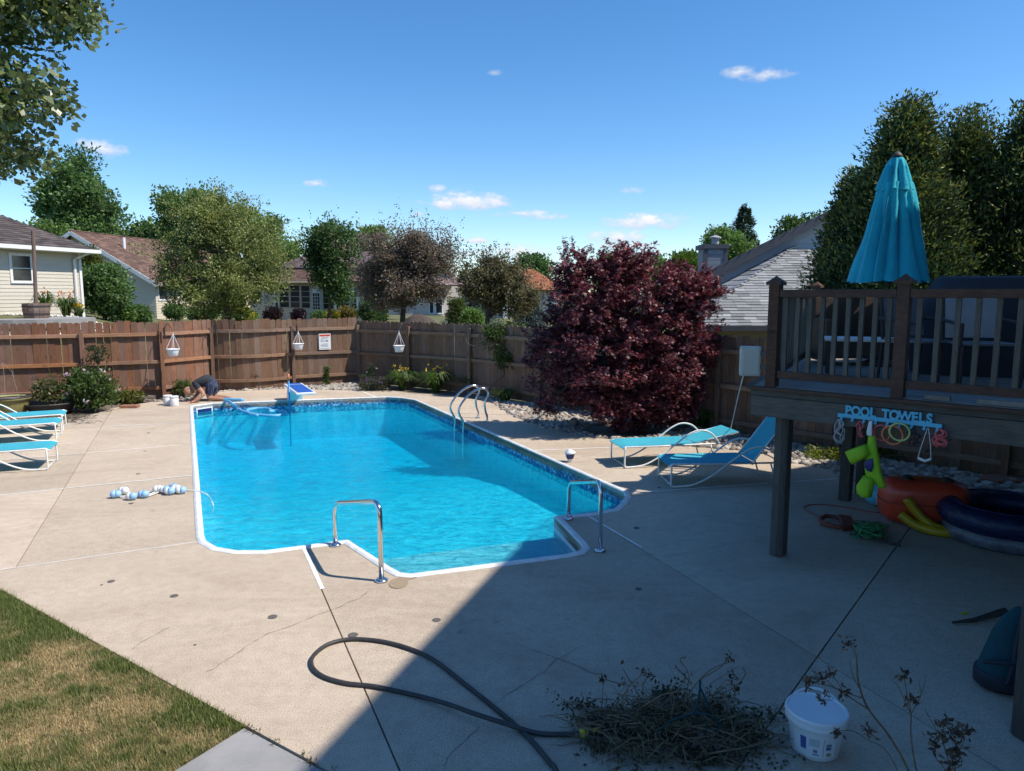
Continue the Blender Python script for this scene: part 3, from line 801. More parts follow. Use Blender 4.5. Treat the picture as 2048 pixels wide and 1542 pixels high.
# ------------------------------------------------------------------ fences
def picket_mesh(name, w, h, mat, seed):
    r = random.Random(seed); t = .018
    ear = .035 + r.uniform(-.006, .006); lean = r.uniform(-.006, .006); cup = r.uniform(-.003, .003)
    prof = [(-w / 2, 0), (w / 2, 0), (w / 2 + lean, h - ear), (w / 2 - ear * .8 + lean, h), (-w / 2 + ear * .8 + lean, h), (-w / 2 + lean, h - ear)]
    n = 6
    vs = [(x, -t / 2 + (cup if i in (2, 5) else 0), z) for i, (x, z) in enumerate(prof)] + [(x, t / 2, z) for x, z in prof]
    fs = [tuple(range(n)), tuple(range(2 * n - 1, n - 1, -1))] + [(i, n + i, n + (i + 1) % n, (i + 1) % n) for i in range(n)]
    mb = MB().add(vs, fs); return _mesh(name, mb, mat)
def make_fence(verts, label, mat, rmat, posts, bow=None, h=1.9, rails=(1.66, .95, .27), sp=.152, mat2=None, from_i=0):
    root = thing('wooden_fence', label, 'fence', (verts[0][0], verts[0][1], 0))
    base = Vector((verts[0][0], verts[0][1], 0))
    kinds = [picket_mesh('picket', .1485 + .0012 * (i % 3), h + .015 + .012 * (i % 4), mat, i) for i in range(8)]
    for si, (a, b) in enumerate(zip(verts[:-1], verts[1:])):
        a, b = Vector(a), Vector(b); L = (b - a).length; d = (b - a) / L; nrm = Vector((d.y, -d.x))     # toward the yard
        bw = (bow or {}).get(si, 0.0)
        npk = int(round(L / sp)); 
        def pos(t, off=0.0):
            q = a + (b - a) * t + nrm * (bw * 4 * t * (1 - t) + off); return q
        for k in range(npk):
            t = (k + .5) / npk; q = pos(t, random.uniform(-.003, .003)); q2 = pos(t + .01); q2 = q2 + (q - pos(t))
            ang = math.atan2((q2 - q).y, (q2 - q).x)
            zz = random.uniform(-.012, .014)
            child_at('picket', random.choice(kinds), root, (q.x - base.x, q.y - base.y, -.015 + zz), (random.uniform(-.006, .006), random.uniform(-.006, .006), ang), (L / npk / .152 * random.uniform(.985, 1.0) * (1.05 if bw else 1), 1, 1))
        for rz in rails:
            mb = MB(); ns = 10 if bw else 1
            for s_ in range(ns):
                p, q = pos(s_ / ns, .048), pos((s_ + 1) / ns, .048)
                z0 = rz + random.uniform(-.006, .006) * (ns == 1); mb.bar((p.x, p.y, rz), (q.x, q.y, z0), .072, .088)
            part('rail', mb, rmat, root, bevel=.004)
    for i in posts:
        p = Vector(verts[i]); 
        a = Vector(verts[max(i - 1, 0)]); b = Vector(verts[min(i + 1, len(verts) - 1)]); d = (b - a).normalized(); nrm = Vector((d.y, -d.x))
        q = p + nrm * .09
        po = part('post', MB().box((q.x, q.y, .84), (.095, .095, 1.84), math.atan2(d.y, d.x)), mat, root, bevel=.006)
    return root
make_fence(FENCE_L, 'sunlit reddish brown picket fence behind the potted plants on the left', MAT['fence'], MAT['fence_rail'], range(1, 5), h=1.97)
make_fence(FENCE_B, 'sunlit grey brown back fence with a bowed panel behind the diving board', MAT['fence_old'], MAT['fence_old_rail'], (0, 1, 2), bow={0: .34}, h=1.95)
make_fence(FENCE_R, 'shaded dark brown picket fence running from the back corner behind the purple maple', MAT['fence_old'], MAT['fence_old_rail'], range(1, 9), h=1.86, rails=(1.58, .90, .22))
# ------------------------------------------------------------------ houses
def board_mesh(mat, exp_):
    vs = []
    for x in (0, 1): vs += [(x, 0.0, 0), (x, -.020, 0), (x, -.005, exp_ + .01), (x, 0.01, exp_ + .01)]
    mb = MB().add(vs, [(0, 1, 2, 3), (7, 6, 5, 4), (0, 4, 5, 1), (1, 5, 6, 2), (2, 6, 7, 3), (3, 7, 4, 0)])
    return _mesh('siding_board', mb, mat)
BOARDS = {}
def span_at(poly, z):
    xs = []
    for i in range(len(poly)):
        (ax, az), (bx, bz) = poly[i - 1], poly[i]
        if (az > z) != (bz > z): xs.append(ax + (bx - ax) * (z - az) / (bz - az))
    return (min(xs), max(xs)) if len(xs) >= 2 else None
def siding(root, p0, direc, poly, mat, exp_=.13, thick=.12):
    """a clad wall: poly in (s, z) along direc from p0; outside is on the right of direc"""
    key = (mat.name, exp_)
    if key not in BOARDS: BOARDS[key] = board_mesh(mat, exp_)
    d = Vector(direc).normalized(); nrm = Vector((d.y, -d.x)); p0 = Vector(p0); base = Vector(root.location)
    mb = MB()
    vs = [(p0.x + d.x * s - nrm.x * .012, p0.y + d.y * s - nrm.y * .012, z) for s, z in poly]; k = len(vs)
    vs += [(x - nrm.x * thick, y - nrm.y * thick, z) for x, y, z in vs]
    fs = [tuple(range(k)), tuple(range(2 * k - 1, k - 1, -1))] + [(i, k + i, k + (i + 1) % k, (i + 1) % k) for i in range(k)]
    part('wall', mb.add(vs, fs), mat, root)
    z = min(q[1] for q in poly); zt = max(q[1] for q in poly); ang = math.atan2(d.y, d.x)
    while z < zt - .02:
        s = span_at(poly, min(z + exp_ * .5, zt - .001))
        if s and s[1] - s[0] > .05:
            q = p0 + d * s[0]
            child_at('siding_board', BOARDS[key], root, (q.x - base.x, q.y - base.y, z - base.z), (0, 0, ang), (s[1] - s[0], 1, 1))
        z += exp_
def roof(root, pts, cols, course=.15, tab=.32, thick=.10, mat=None):
    """pts: eave0, eave1, then the upper points; shingle courses laid over a deck"""
    pts = [Vector(p) for p in pts]; e0 = pts[0]; sx = (pts[1] - pts[0]).normalized()
    nrm = sx.cross(pts[2] - pts[0]).normalized()
    if nrm.z < 0: nrm = -nrm
    tx = nrm.cross(sx).normalized()
    if tx.z < 0: tx = -tx
    mb = MB(); k = len(pts)
    vs = [p - nrm * .004 for p in pts] + [p - nrm * thick for p in pts]
    fs = [tuple(range(k)), tuple(range(2 * k - 1, k - 1, -1))] + [(i, k + i, k + (i + 1) % k, (i + 1) % k) for i in range(k)]
    part('roof_deck', mb.add(vs, fs), MAT['trim_dark'] if mat is None else mat, root)
    poly = [((p - e0).dot(sx), (p - e0).dot(tx)) for p in pts]
    T = max(q[1] for q in poly); V = []; C = []; t = -.03; row = 0
    cols = np.array(cols)
    while t < T - .02:
        sp_ = span_at(poly, min(max(t + course * .5, .01), T - .005))
        if sp_:
            s = sp_[0] - (tab * (.5 if row % 2 else 0)) - random.uniform(0, .05)
            while s < sp_[1]:
                L = tab * random.uniform(.85, 1.15); a, b = max(s + .004, sp_[0]), min(s + L, sp_[1])
                if b - a > .02:
                    th = .016 + random.uniform(0, .012)
                    q = lambda u, v_, w_: e0 + sx * u + tx * v_ + nrm * w_
                    A, B, Cc, D = q(a, t, th), q(b, t, th), q(b, t + course * 1.15, .004), q(a, t + course * 1.15, .004)
                    A0, B0 = q(a, t, 0), q(b, t, 0)
                    c = cols[random.randrange(len(cols))] * random.uniform(.8, 1.18)
                    V += [A, B, Cc, D, A0, B0, B, A, B0, q(b, t + course * 1.15, 0), Cc, B, q(a, t + course * 1.15, 0), A0, A, D]; C += [c] * 4
                s += L
        t += course; row += 1
    inv = ROOT[root.name].inverted()
    V = np.array([tuple(inv @ v) for v in V])
    me = fast_mesh('shingles', V, 4, MAT['shingle'], np.array(C))
    o = part('shingles', None, None, root, mesh=me, kind='stuff')
    return o
def window(root, p0, direc, s0, s1, z0, z1, frame=.07, fmat='trim_white', mull=0, rows=0, glass='window_glass', out=.05):
    d = Vector(direc).normalized(); nrm = Vector((d.y, -d.x)); p0 = Vector(p0)
    def pt(s, z, o_): q = p0 + d * s + nrm * o_; return (q.x, q.y, z)
    w = part('window', MB().bar(pt(s0, (z0 + z1) / 2, .025), pt(s1, (z0 + z1) / 2, .025), .02, z1 - z0), MAT[glass], root)
    fr = MB()
    fr.bar(pt(s0 - frame, z1 + frame / 2, out / 2), pt(s1 + frame, z1 + frame / 2, out / 2), out, frame)
    fr.bar(pt(s0 - frame, z0 - frame / 2, out / 2), pt(s1 + frame, z0 - frame / 2, out / 2), out * 1.5, frame)
    for s in (s0 - frame / 2, s1 + frame / 2): fr.bar(pt(s, z0, out / 2), pt(s, z1, out / 2), frame, out, up=(nrm.x, nrm.y, 0))
    for i in range(mull):
        s = s0 + (s1 - s0) * (i + 1) / (mull + 1); fr.bar(pt(s, z0, .04), pt(s, z1, .04), .03, .03, up=(nrm.x, nrm.y, 0))
    for i in range(rows):
        z = z0 + (z1 - z0) * (i + 1) / (rows + 1); fr.bar(pt(s0, z, .04), pt(s1, z, .04), .03, .03)
    part('window_frame', fr, MAT[fmat], w)
    return w

# --- left neighbour: beige siding, dark hip roof
d1 = Vector((.30, .954)).normalized(); c1 = Vector((P(163, 600, 27).x, 27.0)); zb1, zt1 = 1.75, 4.18
h1 = thing('neighbour_house', 'beige sided house with dark grey hip roof and one white window at the left edge', 'house', (c1.x, c1.y, zb1))
L1 = 11.0; s1 = c1 - d1 * L1
siding(h1, s1, d1, [(0, zb1), (L1, zb1), (L1, zt1), (0, zt1)], MAT['siding_beige'], .125)
n1 = Vector((d1.y, -d1.x)); inw1 = -n1
siding(h1, c1, inw1, [(0, zb1), (9, zb1), (9, zt1), (0, zt1)], MAT['siding_beige'], .125)
e1 = c1 + d1 * .5 + n1 * .5; e0 = s1 - d1 * .5 + n1 * .5; rise = .56
def up1(p, k): return (p.x, p.y, zt1 + .08 + rise * k)
q1 = e1 + inw1 * 5 - d1 * 5; q0 = e0 + inw1 * 5 + d1 * 1
GREY = [(.115, .095, .09), (.15, .125, .12), (.095, .08, .08)]
roof(h1, [up1(e0, 0), up1(e1, 0), up1(q1, 5), up1(e0 + inw1 * 5, 5)], GREY, .16, .34)
roof(h1, [up1(e1, 0), up1(e1 + inw1 * 10, 0), up1(q1, 5)], GREY, .16, .34)
gut = MB(); gut.bar((e0.x, e0.y, zt1 + .05), (e1.x, e1.y, zt1 + .05), .13, .13)
part('gutter', gut, MAT['trim_white'], h1)
sof = MB(); sof.prism(orient([e0, e1, e1 + inw1 * .55, e0 + inw1 * .55]), zt1 - .03, zt1 - .005); part('soffit', sof, MAT['trim_white'], h1)
dq = c1 - d1 * .25 + n1 * .07
dsp = MB().tube([(e1.x - d1.x * .4, e1.y - d1.y * .4, zt1 + .02), (dq.x, dq.y, zt1 - .25), (dq.x, dq.y, zb1 + .1)], .055, 8); part('downspout', dsp, MAT['trim_white'], h1)
cb = MB().box((c1.x + n1.x * .02, c1.y + n1.y * .02, (zb1 + zt1) / 2), (.10, .10, zt1 - zb1), math.atan2(d1.y, d1.x)); part('corner_board', cb, MAT['trim_white'], h1)
def s_on(p0, d, px):            # where the picture column px meets the wall line
    k = (px - 1024) / FPX * .9921
    # X = k' * Y (z near eye height): solve p0 + d s
    kk = (px - 1024) / FPX / math.cos(PITCH)
    return (kk * p0.y - p0.x) / (d.x - kk * d.y)
sa, sb = s_on(s1, d1, 43), s_on(s1, d1, 79)
window(h1, s1, d1, sa, sb, 2.7 + (587 - 562) / FPX * 25, 2.7 + (587 - 514) / FPX * 25, .09, rows=1)

# --- tan house with the brown gable roof
d2 = Vector((.134, .991)).normalized(); c2 = Vector((P(312, 600, 42).x, 42.0)); zb2, zt2 = .95, 3.42; n2 = Vector((d2.y, -d2.x)); in2 = -n2
h2 = thing('neighbour_house', 'tan sided house with brown gable roof beyond the round yellow green tree', 'house', (c2.x, c2.y, zb2))
L2 = 12.2; W2 = 9.4; zr2 = 6.15
siding(h2, c2, d2, [(0, zb2), (L2, zb2), (L2, zt2), (0, zt2)], MAT['siding_cream'], .15)
g0 = c2 + in2 * W2
siding(h2, g0, n2, [(0, zb2), (W2, zb2), (W2, zt2), (W2 / 2, zr2 - .1), (0, zt2)], MAT['siding_beige'], .15)
BRN = [(.20, .125, .10), (.25, .16, .125), (.17, .105, .085)]
ra = c2 + n2 * .45 - d2 * .5; rb = c2 + n2 * .45 + d2 * (L2 + .2)
rc, rd_ = c2 + in2 * W2 / 2 - d2 * .5, c2 + in2 * W2 / 2 + d2 * (L2 + .2)
sl2 = (zr2 - zt2) / (W2 / 2); ze2 = zt2 - sl2 * .45 + .1
roof(h2, [(ra.x, ra.y, ze2), (rb.x, rb.y, ze2), (rd_.x, rd_.y, zr2 + .1), (rc.x, rc.y, zr2 + .1)], BRN, .17, .36)
ra2 = g0 - n2 * .45 - d2 * .5; rb2 = g0 - n2 * .45 + d2 * (L2 + .2)
roof(h2, [(rb2.x, rb2.y, ze2), (ra2.x, ra2.y, ze2), (rc.x, rc.y, zr2 + .1), (rd_.x, rd_.y, zr2 + .1)], BRN, .3, .6)
rk = MB(); rk.bar((ra.x, ra.y, ze2 - .1), (rc.x, rc.y, zr2 - .02), .05, .22); rk.bar((ra2.x, ra2.y, ze2 - .1), (rc.x, rc.y, zr2 - .02), .05, .22)
part('rake_board', rk, MAT['trim_white'], h2)
fa = MB().bar((ra.x, ra.y, ze2 - .06), (rb.x, rb.y, ze2 - .06), .04, .16); part('fascia', fa, MAT['trim_tan'], h2)
vp = P(248, 487, 44.5); part('vent_pipe', MB().lathe([(.09, -.5), (.09, .35)], vp, 10), MAT['trim_white'], h2)
for a_, b_, y0_, y1_ in ((328, 343, 598, 572), (396, 412, 601, 572)):
    sa, sb = s_on(c2, d2, a_), s_on(c2, d2, b_); ym = 42 + (sa + sb) / 2
    window(h2, c2, d2, sa, sb, 2.7 + (587 - y0_) / FPX * ym, 2.7 + (587 - y1_) / FPX * ym, .09)
cbp = c2 + d2 * (L2 - .25); part('corner_board', MB().box((cbp.x + n2.x * .03, cbp.y + n2.y * .03, (zb2 + zt2) / 2), (.9, .12, zt2 - zb2), math.atan2(d2.y, d2.x)), MAT['trim_tan'], h2)

# --- cream house with the screened sunroom
Y3 = 47.0; x0 = P(500, 600, Y3).x; x1 = P(668, 600, Y3).x; x2 = P(800, 600, Y3).x; zb3, zt3 = .9, 3.45
h3 = thing('neighbour_house', 'cream house with a sunroom of tall dark windows and brown roof', 'house', ((x0 + x2) / 2, Y3, zb3))
siding(h3, (x0, Y3), (1, 0), [(0, zb3), (x1 - x0, zb3), (x1 - x0, zt3), (0, zt3)], MAT['siding_cream'], .15)
Y3b = Y3 - 1.6; x1b = P(670, 600, Y3b).x; x2b = P(775, 600, Y3b).x
siding(h3, (x1b, Y3b), (1, 0), [(0, zb3), (x2b - x1b, zb3), (x2b - x1b, zt3), (0, zt3)], MAT['siding_cream'], .15)
siding(h3, (x1b, Y3), (0, -1), [(0, zb3), (1.6, zb3), (1.6, zt3), (0, zt3)], MAT['siding_cream'], .15)
def zpx(py, Y): return 2.7 + (587 - py) / FPX * Y
for a_, b_, y0_, y1_, ml in ((551, 556, 613, 577, 0), (560, 578, 614, 571, 0), (582, 599.5, 614.5, 571.5, 0), (603.5, 620, 615, 572, 0), (647, 666, 617, 574, 0)):
    window(h3, (x0, Y3), (1, 0), P(a_, 600, Y3).x - x0, P(b_, 600, Y3).x - x0, zpx(y0_, Y3), zpx(y1_, Y3), .075, 'trim_tan' if a_ > 556 else 'trim_white', rows=3)
for a_, b_ in ((673, 684), (687, 698.5), (702.5, 713)):
    window(h3, (x1b, Y3b), (1, 0), P(a_, 600, Y3b).x - x1b, P(b_, 600, Y3b).x - x1b, zpx(617, Y3b), zpx(583, Y3b), .09, 'trim_white', rows=2)
dr = part('door', MB().box(((P(626.5, 600, Y3).x + P(640.5, 600, Y3).x) / 2, Y3 - .03, (zpx(626, Y3) + zpx(584, Y3)) / 2), (P(641, 600, Y3).x - P(625.5, 600, Y3).x, .06, 1.75)), MAT['trim_white'], h3)
part('door_glass', MB().box((P(633, 600, Y3).x, Y3 - .066, (zpx(619, Y3) + zpx(586, Y3)) / 2), (.42, .02, 1.05)), MAT['window_glass'], dr)
gr = MB()
for i in range(1, 3): gr.box((P(633, 600, Y3).x - .21 + .14 * i, Y3 - .082, (zpx(619, Y3) + zpx(586, Y3)) / 2), (.025, .015, 1.05))
for i in range(1, 5): gr.box((P(633, 600, Y3).x, Y3 - .083, zpx(619, Y3) + .21 * i), (.42, .015, .025))
part('door_grille', gr, MAT['trim_white'], dr)
part('meter_box', MB().box((P(533, 600, Y3).x, Y3 - .08, zpx(598, Y3)), (.22, .16, .42)), MAT['grey_panel'], h3)
roof(h3, [(x0 - .3, Y3 - .5, zt3 + .02), (x1 + .3, Y3 - .5, zt3 + .02), (x1 + .3, Y3 + 3, zt3 + .95), (x0 - .3, Y3 + 3, zt3 + .95)], BRN, .17, .36)
roof(h3, [(x0 + .8, Y3 + 2.6, zt3 + .98), (x2 + 2.3, Y3 + 2.6, zt3 + .98), (x2 - 1.5, Y3 + 6, zt3 + 2.2), (x0 + 2.5, Y3 + 6, zt3 + 2.2)], [(.16, .115, .115), (.2, .15, .15)], .2, .4)
roof(h3, [(x1b - .4, Y3b - .5, zt3), (x2b + .5, Y3b - .5, zt3), (x2b + .5, Y3 + 2.8, zt3 + 1.25), (x1b - .4, Y3 + 2.8, zt3 + 1.25)], BRN, .17, .36)
gu = MB().bar((x0 - .3, Y3 - .56, zt3 - .02), (x1 + .3, Y3 - .56, zt3 - .02), .1, .1); part('gutter', gu, MAT['trim_tan'], h3)

# --- pale house behind the crabapples
Y4 = 62.0; xa, xb = P(775, 600, Y4).x, P(925, 600, Y4).x; zb4, zt4 = .4, 3.4
h4 = thing('neighbour_house', 'pale pinkish sided house half hidden behind the purple leaved crabapple', 'house', ((xa + xb) / 2, Y4, zb4))
siding(h4, (xa, Y4), (.96, .28), [(0, zb4), (xb - xa, zb4), (xb - xa, zt4), (0, zt4)], MAT['siding_pale'], .2)
roof(h4, [(xa - .5, Y4 - .5, zt4), (xb + .5, Y4 - .5, zt4), (xb - 2.5, Y4 + 5, zt4 + 2.0), (xa + 2.5, Y4 + 4, zt4 + 2.0)], [(.30, .21, .20), (.36, .26, .25)], .22, .45)
for a_, b_ in ((860, 867), (873, 885)):
    window(h4, (xa, Y4), (.96, .28), P(a_, 600, Y4).x - xa, P(b_, 600, Y4).x - xa, zpx(626, Y4), zpx(598, Y4), .1)
part('door', MB().box((P(815, 600, Y4).x, Y4 - .05, zpx(618, Y4)), (.95, .08, 2.1)), MAT['grey_panel'], h4)
# --- orange roofed house
Y5 = 66.0; xa, xb = P(928, 600, Y5).x, P(1120, 600, Y5).x; zb5, zt5 = -.1, zpx(580, Y5)
h5 = thing('neighbour_house', 'cream house with an orange tiled hip roof left of the purple maple', 'house', ((xa + xb) / 2, Y5, zb5))
siding(h5, (xa, Y5), (1, 0), [(0, zb5), (xb - xa, zb5), (xb - xa, zt5), (0, zt5)], MAT['siding_pale'], .2)
ORG = [(.42, .17, .09), (.50, .22, .12), (.36, .14, .075)]
roof(h5, [(xa - .7, Y5 - .7, zt5), (xb + .7, Y5 - .7, zt5), (xb - 2.2, Y5 + 4, zt5 + 1.9), (xa + 2.2, Y5 + 4, zt5 + 1.9)], ORG, .22, .45)
for px in (1011, 1023, 1062): part('porch_column', MB().box((P(px, 600, Y5).x, Y5 - .4, (zb5 + zt5) / 2), (.4, .4, zt5 - zb5 - .02)), MAT['trim_white'], h5)
window(h5, (xa, Y5), (1, 0), P(985, 600, Y5).x - xa, P(1005, 600, Y5).x - xa, zpx(632, Y5), zpx(600, Y5), .1)
window(h5, (xa, Y5), (1, 0), P(1035, 600, Y5).x - xa, P(1055, 600, Y5).x - xa, zpx(640, Y5), zpx(600, Y5), .1)

# --- right neighbour: grey shingle hip in front of a blue-grey gable, with a chimney chase
Y6 = 17.5; Y6b = 21.0
ze6 = P(1400, 651, Y6).z; zr6 = P(1590, 500, Y6b).z
h6 = thing('neighbour_house', 'blue grey gabled house with light grey shingles behind the maple and the deck', 'house', (P(1550, 600, 20).x, 20, -.5))
ex0, ex1 = P(1372, 650, Y6).x, P(1900, 650, Y6).x
hx = P(1578, 501, Y6b).x
LG = [(.30, .305, .31), (.38, .385, .39), (.24, .245, .25), (.34, .34, .34)]
roof(h6, [(ex0, Y6, ze6), (ex1, Y6, ze6), (ex1, Y6b, zr6), (hx, Y6b, zr6)], LG, .14, .32)
roof(h6, [(ex0, Y6 + 7.0, ze6), (ex0, Y6, ze6), (hx, Y6b, zr6), (hx, Y6b + .5, zr6)], LG, .3, .6)
part('gutter', MB().bar((ex0 - .05, Y6 - .06, ze6 - .07), (ex1, Y6 - .06, ze6 - .07), .11, .12), MAT['trim_dark'], h6)
siding(h6, (ex0 + .5, Y6 + .5), (1, 0), [(0, -.5), (ex1 - ex0 - .8, -.5), (ex1 - ex0 - .8, ze6 - .05), (0, ze6 - .05)], MAT['siding_beige'], .13)
gx0, gz0 = P(1372, 566, Y6b).x, P(1372, 566, Y6b).z; gx1, gz1 = P(1680, 412, Y6b).x, P(1680, 412, Y6b).z
gsl = (gz1 - gz0) / (gx1 - gx0); ridx = gx0 + 6.3; ridz = gz0 + gsl * 6.3
siding(h6, (gx0 + .45, Y6b + .35), (1, 0), [(0, -.5), (11.6, -.5), (11.6, gz0 + .1), (ridx - gx0 - .45, ridz - .12), (0, gz0 + .1)], MAT['siding_blue'], .16)
rk = MB(); rk.bar((gx0, Y6b - .02, gz0 - .1), (ridx, Y6b - .02, ridz - .1), .05, .24); rk.bar((ridx, Y6b - .02, ridz - .1), (2 * ridx - gx0, Y6b - .02, gz0 - .1), .05, .24)
part('rake_board', rk, MAT['trim_dark'], h6)
roof(h6, [(gx0 + 5.4, Y6b + 7.2, gz0), (gx0, Y6b, gz0), (ridx, Y6b, ridz), (ridx + 5.4, Y6b + 7.2, ridz)], LG, .3, .6, .10)
roof(h6, [(2 * ridx - gx0, Y6b, gz0), (2 * ridx - gx0 + 5.4, Y6b + 7.2, gz0), (ridx + 5.4, Y6b + 7.2, ridz), (ridx, Y6b, ridz)], LG, .3, .6, .14)
cY = 24.0; cx0, cx1 = P(1403, 520, cY).x, P(1443, 520, cY).x; ct = P(1420, 497, cY).z
ch = part('chimney', MB().box(((cx0 + cx1) / 2, cY, ct - 1.6), (cx1 - cx0, .9, 3.2)), MAT['siding_slate'], h6)
tr = MB()
for x in (cx0, cx1): tr.box((x, cY - .45, ct - 1.6), (.13, .1, 3.2))
tr.box(((cx0 + cx1) / 2, cY, ct + .04), (cx1 - cx0 + .16, 1.06, .14)); part('chimney_trim', tr, MAT['trim_dark'], ch)
for i in range(5): part('siding_board', MB().box(((cx0 + cx1) / 2, cY - .46, ct - .15 - i * .16), (cx1 - cx0 - .14, .03, .145)), MAT['siding_slate'], ch)
part('flue', MB().lathe([(.12, .1), (.12, .30), (.19, .32), (.19, .36), (.04, .42)], ((cx0 + cx1) / 2 + .1, cY, ct), 14), MAT['grey_panel'], ch)
vp = P(1430, 558, 19.5); part('vent_pipe', MB().lathe([(.045, -.4), (.045, .0)], vp, 8), MAT['trim_white'], h6)

# --- the owner's house beside the raised deck, outside the frame on the right; it throws the big shadow
HK = .72 * 8.4 * (math.tan(R(54.2)) / math.tan(SUN_EL)) 
off = Vector((sun_vec.x, sun_vec.y)).normalized() * (8.5 / math.tan(SUN_EL))
A_ = Vector((-1.21, 3.82)) + off; B_ = Vector((.55, 9.0)) + off; A0_ = A_ + (A_ - B_) * 1.3
v_ = Vector((.88, .47)).normalized(); C_ = B_ + v_ * 9.0; D_ = C_ + Vector((3, -16)); 
fp_ = orient([A0_, B_, C_, D_, Vector((A0_.x + 4, A0_.y - 3))])
hz = thing('house', 'tall grey house beside the raised deck', 'house', (B_.x + 2, B_.y - 3, 0))
part('wall', MB().prism([p + (sum(fp_, Vector((0, 0))) / len(fp_) - p).normalized() * .35 for p in fp_], -.05, 8.25), MAT['house_wall'], hz)
cen = sum(fp_, Vector((0, 0))) / len(fp_)
rf = MB(); n = len(fp_); vs = [(p.x, p.y, 8.2) for p in fp_] + [(p.x, p.y, 8.5) for p in fp_] + [(cen.x, cen.y, 10.0)]
rf.add(vs, [tuple(range(n - 1, -1, -1))] + [(i, (i + 1) % n, n + (i + 1) % n, n + i) for i in range(n)] + [(n + i, n + (i + 1) % n, 2 * n) for i in range(n)])
part('roof', rf, MAT['trim_dark'], hz)
nO = Vector((-(B_ - A_).normalized().y, (B_ - A_).normalized().x)); qa, qb = A_ + (A_ - B_) * .2, A_ + (B_ - A_) * .82
part('sky_blocker', MB().prism(orient([qa - nO * .5, qb - nO * .5, qb + nO * 1.9, qa + nO * 1.9]), 5.5, 5.72), MAT['deck_dark'], hz)  # unseen slab added to block sky light over the deck
# ------------------------------------------------------------------ plants
def leaf_quads(pts, size, aspect=.55, up=.25, outd=None, outw=.5, rng=RNG, droop=0.0):
    n = len(pts)
    d = rng.normal(size=(n, 3)); d[:, 2] += up
    if outd is not None: d = unit(d) * (1 - outw) + outd * outw
    d[:, 2] -= droop
    d = unit(d); r = unit(rng.normal(size=(n, 3))); s = unit(np.cross(d, r)); nn = np.cross(s, d)
    L = (size * rng.uniform(.65, 1.3, n))[:, None]; W = L * aspect
    V = np.empty((n, 4, 3)); V[:, 0] = pts; V[:, 1] = pts + d * L * .5 + s * W * .5 + nn * L * .07
    V[:, 2] = pts + d * L; V[:, 3] = pts + d * L * .5 - s * W * .5 + nn * L * .07
    return V.reshape(-1, 3)
def maple_leaves(pts, size, rng=RNG):
    """five narrow lobes each, lying roughly level"""
    n = len(pts); nrm = rng.normal(size=(n, 3)) * .55; nrm[:, 2] += 1; nrm = unit(nrm)
    r = unit(rng.normal(size=(n, 3))); d = unit(np.cross(nrm, r)); s = np.cross(nrm, d)
    L = (size * rng.uniform(.7, 1.25, n))[:, None]; out = []
    for a, k in ((0, 1.0), (.75, .85), (-.75, .85), (1.5, .55), (-1.5, .55)):
        e = d * math.cos(a) + s * math.sin(a); f = -d * math.sin(a) + s * math.cos(a); l = L * k
        V = np.empty((n, 4, 3)); V[:, 0] = pts; V[:, 1] = pts + e * l * .5 + f * l * .17; V[:, 2] = pts + e * l - nrm * l * .25; V[:, 3] = pts + e * l * .5 - f * l * .17
        out.append(V)
    return np.stack(out, 1).reshape(-1, 3)
def palette(n, cols, var=.3, rng=RNG):
    c = np.array(cols); i = rng.integers(0, len(c), n); j = rng.integers(0, len(c), n); t = rng.random((n, 1))
    return (c[i] * t + c[j] * (1 - t)) * rng.uniform(1 - var, 1 + var, (n, 1))
def px_lobes(Y, boxes):
    out = []
    for b in boxes:
        y_ = Y + (b[4] if len(b) > 4 else 0)
        c = P((b[0] + b[2]) / 2, (b[1] + b[3]) / 2, y_); rx = (b[2] - b[0]) / 2 / FPX * y_; rz = (b[3] - b[1]) / 2 / FPX * y_
        out.append((np.array(c), np.array([rx, max(rx * .8, rz * .5), rz])))
    return out
def crown_points(lobes, n, nclump, cr, rng=RNG, shell=.55):
    vol = np.array([l[1].prod() ** .8 for l in lobes]); w = vol / vol.sum()
    cl = []; od = []
    for i in range(nclump):
        c, r = lobes[rng.choice(len(lobes), p=w)]
        u = rng.normal(size=3); u /= np.linalg.norm(u)
        k = shell + (1 - shell) * rng.random() ** .7
        cl.append(c + u * r * k * (1 - .6 * cr / max(r.max(), .1))); od.append(u)
    cl = np.array(cl); od = np.array(od); i = rng.integers(0, nclump, n)
    size_k = rng.uniform(.6, 1.35, nclump)[i][:, None]
    off = np.clip(rng.normal(size=(n, 3)), -1.7, 1.7) * cr * .55 * size_k * np.array([1, 1, .75])
    pts = cl[i] + off
    return pts, unit(od[i] * .5 + unit(off)), cl, i
def limbs(mb, base, top, clumps, r0, nb, rng=RNG, rmin=.012):
    base, top = Vector(base), Vector(top); mid = (base + top) / 2 + Vector((rng.uniform(-.05, .05), rng.uniform(-.05, .05), 0)) * (top - base).length
    tr = bez(base, mid, top, 8); mb.tube(tr, [r0 * (1.25 if i == 0 else 1 - .6 * i / 8) for i in range(9)], 8)
    if nb:
        for k in rng.choice(len(clumps), min(nb, len(clumps)), replace=False):
            t = rng.uniform(.45, 1.0); s = base.lerp(top, t); e = Vector(clumps[k])
            m = s.lerp(e, .45) + Vector((0, 0, (e - s).length * .14))
            pth = bez(s, m, e, 6); rr = max(rmin * 1.5, r0 * .42 * (1.1 - t * .5))
            mb.tube(pth, [rr + (rmin - rr) * i / 6 for i in range(7)], 5, cap=False)
    return mb
